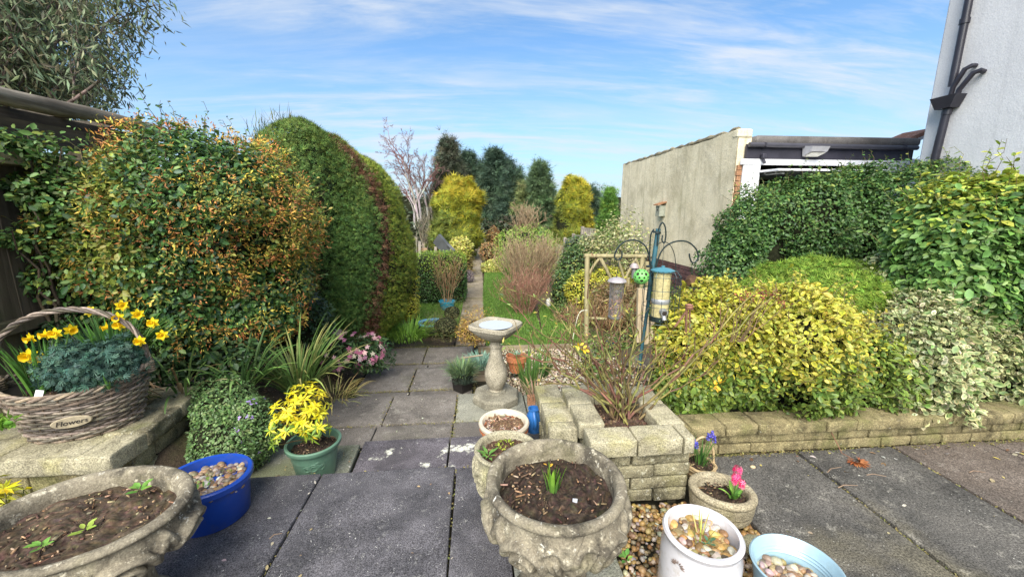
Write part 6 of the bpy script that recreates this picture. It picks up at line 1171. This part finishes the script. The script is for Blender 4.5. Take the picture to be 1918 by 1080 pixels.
for x, y in ((1085, 648), (1093, 655), (1347, 715), (1000, 598), (948, 598), (1340, 722)):
    p = at(x, y, 1.97); n = 5; c0 = pick(n, [(.70, .45, .03), (.62, .40, .04)]); obj('yellow_leaf', leafmesh('yellow_leaf', np.array([tuple(p)]*n)+rng.normal(0, .006, (n, 3)), rng.normal(0, .5, (n, 3))+np.array([0, -1., .3]), rng.normal(0, 1, (n, 3)), .028, c0, c0, T_BROAD), LEAF, ro) if y > 640 else None
# brown seed heads standing over the golden euonymus
sh_ = thing('dead_flower_heads', 'dry rust brown flower heads on thin stems above the golden shrub', 'dead flowers', tuple(at(1360, 690, 2.05))); sg = []; hp_ = []
for x, y in ((1385, 553), (1397, 549), (1410, 556), (1425, 550), (1433, 558), (1445, 553), (1457, 560), (1470, 566), (1455, 545), (1438, 547), (1392, 560), (1330, 600)):
    p = at(x, y, 2.0+random.uniform(-.05, .05)); hp_.append(tuple(p)); sg += limb(at(1372+(x-1400)*.3, 640, 2.03), p, .0026, .0016, 4, .05)
obj('stems', segmesh('stems', sg, [(.16, .10, .06)]), BARK, sh_, kind='stuff'); H_ = np.repeat(np.array(hp_), 9, 0)+rng.normal(0, .009, (len(hp_)*9, 3)); c0 = pick(len(H_), [(.20, .07, .04), (.28, .10, .05), (.14, .06, .04)])
obj('flower_heads', leafmesh('flower_heads', H_, rng.normal(0, 1, (len(H_), 3)), rng.normal(0, 1, (len(H_), 3)), .018, c0, c0, T_BROAD), MATTE, sh_, kind='stuff')

# ------------------------------------------------------------------ bird feeding station
M_POLE = plain('pole_green', (.035, .115, .145), .45, .1, .2, 10, .5, 0, 60, ((.12, .09, .07), .45)); M_HOOK = plain('hook_dark', (.022, .035, .035), .4, .4, .3, 30)
YP = 2.72; fp = thing('bird_feeder_pole', 'leaning blue green pole with black hooks holding bird feeders', 'feeder pole', tuple(at(1191, 790, YP)))
MB().tube([at(1190, 800, YP), at(1197, 690, YP), at(1215, 560, YP)], .0125, 12).build('lower_pole', M_POLE, fp, True); MB().tube([at(1214, 562, YP), at(1233, 428, YP)], .0165, 12).build('upper_pole', M_POLE, fp, True)
def hook(pts, r=.0055, dy=0): MB().tube(bez([at(x, y, YP+dy+(d[0] if d else 0)) for x, y, *d in pts]), r, 7).build('hook', M_HOOK, fp, True)
def bez(P, n=5):
    out = []
    for i in range(len(P)-1):
        p0, p1, p2, p3 = P[max(i-1, 0)], P[i], P[i+1], P[min(i+2, len(P)-1)]
        for k in range(n): t_ = k/n; out.append(.5*((2*p1)+(p2-p0)*t_+(2*p0-5*p1+4*p2-p3)*t_*t_+(3*p1-p0-3*p2+p3)*t_**3))
    return out+[P[-1]]
hook([(1227, 520), (1231, 490), (1243, 465), (1262, 453), (1285, 452), (1302, 464), (1308, 480), (1303, 490), (1296, 491), (1292, 482), (1291, 475)], .0056, -.03); hook([(1222, 525), (1218, 490), (1210, 463), (1192, 450), (1172, 452), (1157, 464), (1151, 480), (1156, 486), (1164, 482), (1165, 470)], .0056, -.04)
hook([(1231, 460), (1233, 432), (1240, 417), (1246, 425), (1247, 443), (1244, 455), (1240, 450), (1241, 440)], .005, -.02); hook([(1217, 500), (1217, 470), (1219, 440), (1225, 429)], .005, .02); hook([(1221, 500), (1226, 465), (1242, 453), (1256, 460), (1264, 480), (1266, 510)], .003, .08)
MB().tube([at(1216, 500, YP-.02), at(1216, 497, YP-.02)], .022, 10).build('collar', M_HOOK, fp); MB().tube([at(1230, 437, YP), at(1231, 433, YP)], .028, 10).build('collar', M_HOOK, fp)
# tray
k = pxm(YP, 1197, 680); tc_ = at(1197, 682, YP-.03); ft = thing('feeder_tray', 'round brown mesh tray fixed to the feeder pole above the planter', 'feeder tray', tc_)
MB().lathe([(.0, -.03), (.075, -.03), (.115, -.012), (.128, .018), (.132, .022), (.128, .024), (.112, -.005), (.07, -.022), (0, -.022)], 40, tc_).build('tray_bowl', plain('tray_brown', (.12, .10, .075), .6, .3, .3, 30), ft, True)
q = disc_pts(60, (tc_.x, tc_.y, tc_.z-.018), .075, .075); obj('seed', pebbles('seed', q, .006, [(.45, .38, .26), (.3, .22, .14)], .6, 1), PEBBLE, ft, kind='stuff')
# caged seed feeder
M_CAGE = plain('cage_wire', (.030, .055, .065), .4, .5, .3, 30); fcx = at(1238, 555, YP-.14); k = pxm(YP-.14, 1238, 550); sf = thing('caged_seed_feeder', 'caged tube feeder with pale seed hanging on the feeder pole', 'bird feeder', fcx); z0 = at(1238, 600, YP-.14).z; z1 = at(1238, 508, YP-.14).z; Rr = 33*k
for i in range(16):
    a = 2*PI*i/16; MB().tube([(fcx.x+.02*math.cos(a), fcx.y+.02*math.sin(a), z1+.01), (fcx.x+Rr*.8*math.cos(a), fcx.y+Rr*.8*math.sin(a), z1+.005), (fcx.x+Rr*math.cos(a), fcx.y+Rr*math.sin(a), z1-.03), (fcx.x+Rr*math.cos(a), fcx.y+Rr*math.sin(a), z0)], .0017, 5).build('cage_bar', M_CAGE, sf)
for f in (0, .33, .66, .92): MB().tube([(fcx.x+Rr*math.cos(a), fcx.y+Rr*math.sin(a), z0+(z1-.03-z0)*f/.92) for a in np.linspace(0, 2*PI, 40, endpoint=False)], .0019, 5, closed=True).build('cage_ring', M_CAGE, sf)
rt = 15.5*k; MB().lathe([(0, z0+.03), (rt, z0+.03), (rt, z1), (0, z1)], 28, (fcx.x, fcx.y, 0)).build('seed_tube', plain('seed_fill', (.46, .40, .20), .35, 0, .2, 60, .5, .2, 150, ((.25, .2, .1), .5)), sf, True)
MB().lathe([(0, z1+.0), (rt*1.35, z1), (rt*1.38, z1+.008), (rt*.9, z1+.02), (.012, z1+.028), (.012, z1+.038), (0, z1+.04)], 32, (fcx.x, fcx.y, 0)).build('feeder_lid', plain('lid_teal', (.06, .19, .24), .35, 0, .1), sf, True); MB().lathe([(0, z0+.0), (rt*1.15, z0), (rt*1.15, z0+.035), (0, z0+.036)], 28, (fcx.x, fcx.y, 0)).build('feeder_base', M_HOOK, sf, True)
zz = at(1238, 581, YP-.14).z; MP_ = plain('port_grey', (.30, .31, .32), .4, .3, .1); MB().tube([(fcx.x-.005, fcx.y-rt*.7, zz+.005), (fcx.x-.005, fcx.y-rt-.022, zz)], .026, 16).build('feeding_port', MP_, sf, True); MB().tube([(fcx.x-.005, fcx.y-rt-.022, zz), (fcx.x-.005, fcx.y-rt-.0235, zz)], .017, 16).build('port_hole', M_DARKIN, sf); MB().tube([(fcx.x-.005, fcx.y-rt-.015, zz-.026), (fcx.x-.005, fcx.y-rt-.03, zz-.05)], .016, 10).build('port_lip', MP_, sf, True)
MB().lathe([(rt+.001, z0+(z1-z0)*.36), (rt*1.1, z0+(z1-z0)*.40), (rt*1.1, z0+(z1-z0)*.43), (rt+.001, z0+(z1-z0)*.46)], 28, (fcx.x, fcx.y, 0), close=False).build('tube_collar', MP_, sf, True); MB().tube([at(1241, 497, YP-.14), at(1243, 455, YP-.03)], .0016, 5).build('hanging_wire', M_HOOK, sf)
# mesh peanut feeder
pc_ = at(1154, 560, YP-.10); k = pxm(YP-.10, 1154, 560); pf = thing('peanut_feeder', 'silver mesh peanut feeder under a grey metal cap', 'bird feeder', pc_); z1 = at(1154, 526, YP-.10).z; z0 = at(1154, 592, YP-.10).z; r_ = 12.5*k; M_MESH = plain('steel_mesh', (.30, .29, .28), .4, .6, .2, 40)
for i in range(22): a = 2*PI*i/22; MB().tube([(pc_.x+r_*math.cos(a), pc_.y+r_*math.sin(a), z0), (pc_.x+r_*math.cos(a), pc_.y+r_*math.sin(a), z1)], .0011, 4).build('mesh_wire', M_MESH, pf)
for i in range(30): zq = z0+(z1-z0)*i/29; MB().tube([(pc_.x+r_*math.cos(a), pc_.y+r_*math.sin(a), zq) for a in np.linspace(0, 2*PI, 22, endpoint=False)], .0011, 4, closed=True).build('mesh_wire', M_MESH, pf)
MB().lathe([(0, z1+.004), (17*k, z1-.006), (17.5*k, z1-.002), (15*k, z1+.012), (7*k, z1+.024), (0, z1+.027)], 30, (pc_.x, pc_.y, 0)).build('feeder_cap', plain('cap_grey', (.33, .30, .31), .5, .2, .15, 30), pf, True); MB().lathe([(0, z0-.012), (12.5*k, z0-.012), (13.5*k, z0), (0, z0+.002)], 26, (pc_.x, pc_.y, 0)).build('feeder_base', M_MESH, pf, True)
q = disc_pts(120, (pc_.x, pc_.y, 0), r_*.85, r_*.85); q[:, 2] = z0+.01+rng.random(120)**1.6*(z1-z0)*.45; obj('peanuts', pebbles('peanuts', q, .009, [(.30, .14, .08), (.42, .24, .14), (.22, .10, .07)], .8, 1), PEBBLE, pf, kind='stuff'); MB().tube([at(1154, 522, YP-.10), at(1158, 500, YP-.10), at(1160, 484, YP-.04)], .0022, 5).build('hanging_wire', M_HOOK, pf)
# green ball feeder with round holes
bcn = at(1201, 518, YP-.12); rb = 14.5*pxm(YP-.12, 1201, 518); bf = thing('ball_feeder', 'bright green ball feeder pierced with round holes beside the pole', 'bird feeder', bcn)
bm = bmesh.new(); bmesh.ops.create_icosphere(bm, subdivisions=5, radius=rb); hv = ico(2)[0]; hr = [.20 if i < 12 else .13 for i in range(len(hv))]
dl = [v for v in bm.verts if any((v.co.normalized()-Vector(h)).length < q_ for h, q_ in zip(hv, hr))]; bmesh.ops.delete(bm, geom=dl, context='VERTS'); me = bpy.data.meshes.new('pierced_shell'); bmesh.ops.solidify(bm, geom=bm.faces[:], thickness=.003); bm.to_mesh(me); bm.free(); obj('pierced_shell', me, plain('ball_green', (.14, .42, .10), .45, 0, .12, 12), bf, bcn)
me = npmesh('inner_feed', ico(3)[0]*rb*.86, tris=ico(3)[1], smooth=True); obj('inner_feed', me, plain('feed_dark', (.03, .035, .02), .9), bf, bcn); MB().tube([bcn+Vector((0, 0, rb)), at(1213, 480, YP-.05)], .0018, 5).build('hanging_wire', M_HOOK, bf)
# hexagonal wooden ornament on the right hook
hc = at(1296, 526, YP-.04); hx = thing('wooden_hexagon', 'dark wooden hexagonal hanger swinging from the right hook', 'hanging feeder', hc)
MB().lathe([(0, -.018), (.044, -.018), (.044, .018), (0, .018)], 6).build('hexagon_block', wood('hexagon_wood', (.06, .032, .02), (.13, .075, .045), 0), hx, False, loc=hc, rot=(R(62), R(18), R(12))); MB().tube([hc, at(1296, 492, YP-.03)], .0018, 5).build('hanging_wire', M_HOOK, hx)
# rusty garden stakes
M_RUST = plain('rust', (.16, .075, .045), .8, .1, .35, 25); YR = 2.3; rs = thing('rusty_stake', 'rusty metal plant stake with a round knob rising from the golden shrub', 'plant stake', tuple(at(1283, 720, YR)))
MB().tube([at(1281, 735, YR), at(1286, 578, YR)], .0085, 8).build('stake_rod', M_RUST, rs, True); MB().tube([at(1291, 700, YR), at(1292, 578, YR)], .006, 8).build('stake_rod', M_RUST, rs, True); MB().tube([at(1264, 612, YR), at(1284, 585, YR)], .007, 8).build('side_rod', M_RUST, rs, True)
o = obj('knob', npmesh('knob', ico(3)[0]*np.array([.024, .024, .019]), tris=ico(3)[1], smooth=True), plain('knob_terracotta', (.24, .11, .07), .7, 0, .3, 30), rs, at(1291, 574, YR))
for y in (571, 578): MB().tube([(at(1291, y, YR).x+.023*math.cos(a), YR+.023*math.sin(a), at(1291, y, YR).z) for a in np.linspace(0, 2*PI, 20, endpoint=False)], .003, 5, closed=True).build('knob_ring', M_RUST, rs)
# rustic arch
M_RUSTIC = wood('rustic_pole', (.24, .20, .10), (.38, .33, .19), 2, green=.25); ar = thing('rustic_arch', 'rustic pole arch with round posts and diagonal braces over the side path', 'garden arch', tuple(at(1098, 640, 5.9)))
def pole(a, b, r, nm='arch_post', Y0=5.9, Y1=None): MB().tube([at(*a, Y0), at(*a, Y0).lerp(at(*b, Y1 or Y0), .5)+Vector((random.gauss(0, .01), 0, 0)), at(*b, Y1 or Y0)], r, 10).build(nm, M_RUSTIC, ar, True)
pole((1098, 650), (1100, 478), .038); pole((1200, 650), (1203, 480), .038); pole((1094, 479), (1210, 480), .033, 'top_rail')
for a, b in (((1104, 512), (1124, 482)), ((1143, 520), (1122, 482)), ((1143, 520), (1125, 482)), ((1172, 520), (1192, 482)), ((1190, 482), (1202, 510)), ((1168, 520), (1156, 482))): pole(a, b, .021, 'brace')
pole((1172, 650), (1176, 520), .04, 'arch_post', 7.2); pole((1215, 640), (1212, 490), .045, 'arch_post', 7.2); pole((1168, 590), (1196, 545), .03, 'brace', 6.2); pole((1103, 595), (1135, 597), .022, 'cross_rail')
# pale wooden handles leaning behind the feeder
wl_ = thing('wooden_posts', 'pair of pale wooden posts with a split board just behind the feeder cage', 'wooden posts', tuple(at(1200, 650, 4.6))); MWP = wood('pale_post', (.36, .28, .17), (.50, .41, .28))
for a, b, w in (((1195, 640), (1198, 540), .05), ((1208, 650), (1207, 540), .08), ((1219, 650), (1222, 600), .05)): p, q = at(*a, 4.6), at(*b, 4.6); MB().beam(p, q, w, .05, (0, 1, 0)).build('post', MWP, wl_)
bh = thing('bell_feeder', 'small grey bell shaped feeder hanging in the arch', 'bird feeder', tuple(at(1188, 500, 5.5))); c = at(1188, 500, 5.5); MB().lathe([(.0, .06), (.03, .055), (.06, .02), (.065, -.01), (.0, -.012)], 20, c).build('bell_cap', plain('bell_grey', (.30, .25, .25), .6), bh, True); MB().tube([c, c-Vector((0, 0, .16))], .035, 12).build('bell_body', M_MESH, bh, True); MB().tube([c, c+Vector((0, 0, .17))], .003, 5).build('hanging_wire', M_HOOK, bh)
# far fence panels, tipped grey slide and posts
ff = thing('stepped_fence', 'grey brown fence panels stepping down the boundary beyond the pale shrub', 'fence', tuple(at(1080, 470, 13))); M_FF = wood('far_fence', (.24, .21, .17), (.36, .32, .27))
for i, (xa, xb, yt, yb, tr) in enumerate(((1043, 1058, 458, 500, 0), (1058, 1074, 447, 500, 1), (1074, 1091, 440, 500, 1), (1091, 1114, 427, 500, 0))):
    Ya = 15.0-i*.9; a, b = at(xa, yt, Ya), at(xb, yt, Ya-.8); zt_ = a.z; n = max(4, int((b-a).length/.12)); zs = zt_-(.34 if tr else .03)
    for j in range(n): p = a.lerp(b, (j+.5)/n); MB().beam((p.x, p.y, -.6), (p.x, p.y, zs), .11, .02, (0, 1, 0)).build('fence_board', M_FF, ff)
    MB().beam((a.x, a.y, -.6), (a.x, a.y, zt_+.05), .09, .09, (0, 1, 0)).build('fence_post', M_FF, ff); MB().beam((a.x, a.y-.03, zs+.02), (b.x, b.y-.03, zs+.02), .05, .05).build('fence_rail', M_FF, ff)
    if tr: MB().beam((a.x, a.y, zs+.18), (b.x, b.y, zs+.18), .015, .26).build('trellis_panel', plain('blue_grey_panel', (.13, .14, .17), .7), ff); MB().beam((a.x, a.y, zt_), (b.x, b.y, zt_), .04, .04).build('fence_rail', M_FF, ff)
sl = thing('tipped_panel', 'grey rounded panel leaning at a slant behind the box hedge', 'leaning panel', tuple(at(835, 470, 11.5))); p, q = at(818, 446, 11.5), at(842, 474, 11.3)
MB().beam(p, q, .10, .34, (.75, -.6, .3)).build('slanted_sheet', plain('sheet_grey', (.07, .075, .075), .5, 0, .2, 4), sl); MB().beam(at(838, 462, 11.3), at(850, 474, 11.2), .08, .25, (.5, -.8, .3)).build('lower_sheet', bpy.data.materials['sheet_grey'], sl); MB().beam(at(815, 500, 11.5), at(816, 462, 11.5), .07, .07).build('support_post', M_FF, sl); MB().beam(at(845, 475, 11.4), at(838, 459, 11.4), .05, .05).build('white_strut', M_WHITE, sl)
lp = thing('low_wooden_rail', 'low wooden posts and rail seen past the clipped conifer', 'rail', tuple(at(782, 470, 13))); MB().beam(at(778, 500, 13), at(779, 444, 13), .10, .1).build('rail_post', M_FF, lp); MB().beam(at(787, 500, 13), at(786, 452, 13), .08, .08).build('rail_post', M_FF, lp); MB().beam(at(770, 467, 13.1), at(800, 468, 13.1), .05, .12).build('rail_board', wood('rail_tan', (.30, .19, .11), (.40, .28, .18), 0), lp)
wd = thing('white_stone', 'small whitish stone ornament on the soil by the dark shrub', 'ornament', tuple(at(1027, 558, 8.0))); c = at(1027, 556, 8.0); obj('stone_body', npmesh('stone_body', ico(3)[0]*np.array([.055, .05, .11])*(1+.12*n3(ico(3)[0], 2.1)[:, None]), tris=ico(3)[1], smooth=True), plain('white_stone', (.55, .52, .48), .8, 0, .3, 12), wd, (c.x, c.y, -.46))
wr_ = obj('wire_hoop', MB().tube(bez([at(1070, 650, 5.3), at(1080, 600, 5.3), at(1088, 583, 5.3), at(1100, 581, 5.3)]), .006, 6).mesh('wire_hoop', True), plain('hoop_pale', (.5, .5, .38), .5)); tag(wr_, 'thin pale wire hoop curving up by the arch post', 'wire')

# ------------------------------------------------------------------ litter on the paving
def litter(label, P, size, cols, tm, name='fallen_leaves', cat='fallen leaves'):
    n = len(P); c0 = pick(n, cols); o = obj(name, leafmesh(name, P, rng.normal(0, .25, (n, 3))+np.array([0, 0, 1.]), rng.normal(0, 1, (n, 3)), size*rng.uniform(.5, 1.3, n), c0, c0, tm), MATTE); tag(o, label, cat, kind='stuff')
def lp_(x0, x1, y0, y1, z, n): return np.stack([rng.uniform(x0, x1, n), rng.uniform(y0, y1, n), np.full(n, z+.006)], 1)
litter('small pale and yellow leaves fallen on the right patio', np.concatenate([lp_(1.35, 3.6, 1.1, 2.0, 0, 26), lp_(1.5, 3.4, 1.85, 2.0, 0, 26)]), .032, [(.42, .38, .22), (.50, .44, .12), (.30, .25, .17), (.55, .52, .45), (.22, .14, .08)], T_BROAD)
litter('crumbs of leaf and petal on the steps and dark patio slabs', np.concatenate([lp_(-1.2, -.1, 1.35, 2.0, 0, 20), lp_(-1.3, .3, 2.65, 3.5, -.27, 30), lp_(-1.2, -.1, 3.6, 4.6, -.405, 26), lp_(-1.3, -.8, 2.2, 2.5, -.137, 40)]), .018, [(.50, .46, .34), (.36, .26, .14), (.60, .58, .50), (.24, .16, .09)], T_BROAD)
litter('brown leaf litter and twigs on the soil left of the steps', (lambda q: np.column_stack([q, ground_z(q[:, 0], q[:, 1])+.012]))(np.stack([rng.uniform(-1.9, -1.2, 1500), rng.uniform(2.3, 5.0, 1500)], 1)), .035, [(.20, .13, .075), (.28, .19, .11), (.13, .085, .05), (.34, .25, .14)], T_LANCE, 'leaf_litter', 'leaf litter')
litter('brown leaf litter on the bed under the right hand shrubs', (lambda q: np.column_stack([q, ground_z(q[:, 0], q[:, 1])+.012]))(np.stack([rng.uniform(1.1, 4, 1200), rng.uniform(2.16, 2.9, 1200)], 1)), .04, [(.13, .085, .05), (.08, .055, .035), (.20, .14, .08)], T_LANCE, 'leaf_litter', 'leaf litter')
fl_ = thing('dead_conifer_frond', 'rusty orange dead conifer frond lying on the right patio', 'dead frond', tuple(at(1587, 877, 1.93))); c = Vector((at(1587, 877, 1.93).x, 1.90, .012)); n = 26; a = rng.normal(-PI/2, .8, n); P = np.array([tuple(c)]*n)+np.stack([np.cos(a)*.02, np.sin(a)*.03, rng.uniform(0, .012, n)], 1); c0 = pick(n, [(.38, .13, .05), (.44, .18, .07), (.30, .10, .045)])
obj('needle_sprays', leafmesh('needle_sprays', P, rng.normal(0, .3, (n, 3))+np.array([0, -.2, 1.]), np.stack([np.cos(a), np.sin(a), rng.normal(0, .2, n)], 1), .05*rng.uniform(.6, 1.2, n), c0, c0, T_FAN), MATTE, fl_); MB().tube([c+Vector((0, 0, .003)), c+Vector((-.02, .06, .006)), c+Vector((-.03, .14, .10)), c+Vector((-.035, .16, .19))], .0025, 5).build('twig', M_RUST, fl_)
BARKP = plain('twig_brown', (.22, .15, .10), .8)
for i, (x, y, z, l, a) in enumerate(((1.95, 1.82, 0, .13, .3), (2.15, 1.78, 0, .10, -.2), (1.9, 1.7, 0, .12, .05), (2.9, 1.55, 0, .11, -.7), (2.75, 1.75, 0, .09, -.1), (-.95, 1.62, 0, .05, .6))):
    o = MB().tube([(0, 0, .004), (l*.4, .012, .006), (l, 0, .004)], [.0028, .0024, .0014], 5).build('twig', BARKP, None, True, loc=(x, y, z), rot=(0, 0, a))
    tag(o, ('long dry twig on the right patio nearest the orange frond', 'dry twig just right of the longest twig on the right patio', 'dry twig lying in front of the longest twig on the right patio', 'slanting dry twig far right on the brown paving slab', 'short dry twig on the brown slab close to the low wall', 'short dry twig on the dark slab beside the blue tub')[i], 'twig', 'dry twigs on the paving')
for x, y, Y, s in ((1410, 876, 1.9, .014), (375, 1069, 1.2, .014), (1440, 978, 1.4, .02)):
    p = at(x, y, Y); v = ico(2)[0]*np.array([1.2, .9, .6])*s; o = obj('loose_stone', npmesh('loose_stone', v*(1+.1*n3(v, 90)[:, None]), tris=ico(2)[1], smooth=True), plain('loose_tan', (.46, .36, .22), .7, 0, .3, 40) if x == 1410 else bpy.data.materials['loose_tan'], None, (p.x, p.y, s*.5)); tag(o, {1410: 'small stone lying on the patio near the trough', 375: 'cream stone chip on the dark slab at the bottom left', 1440: 'yellowish pebble by the rock next to the trough'}[x], 'stone')
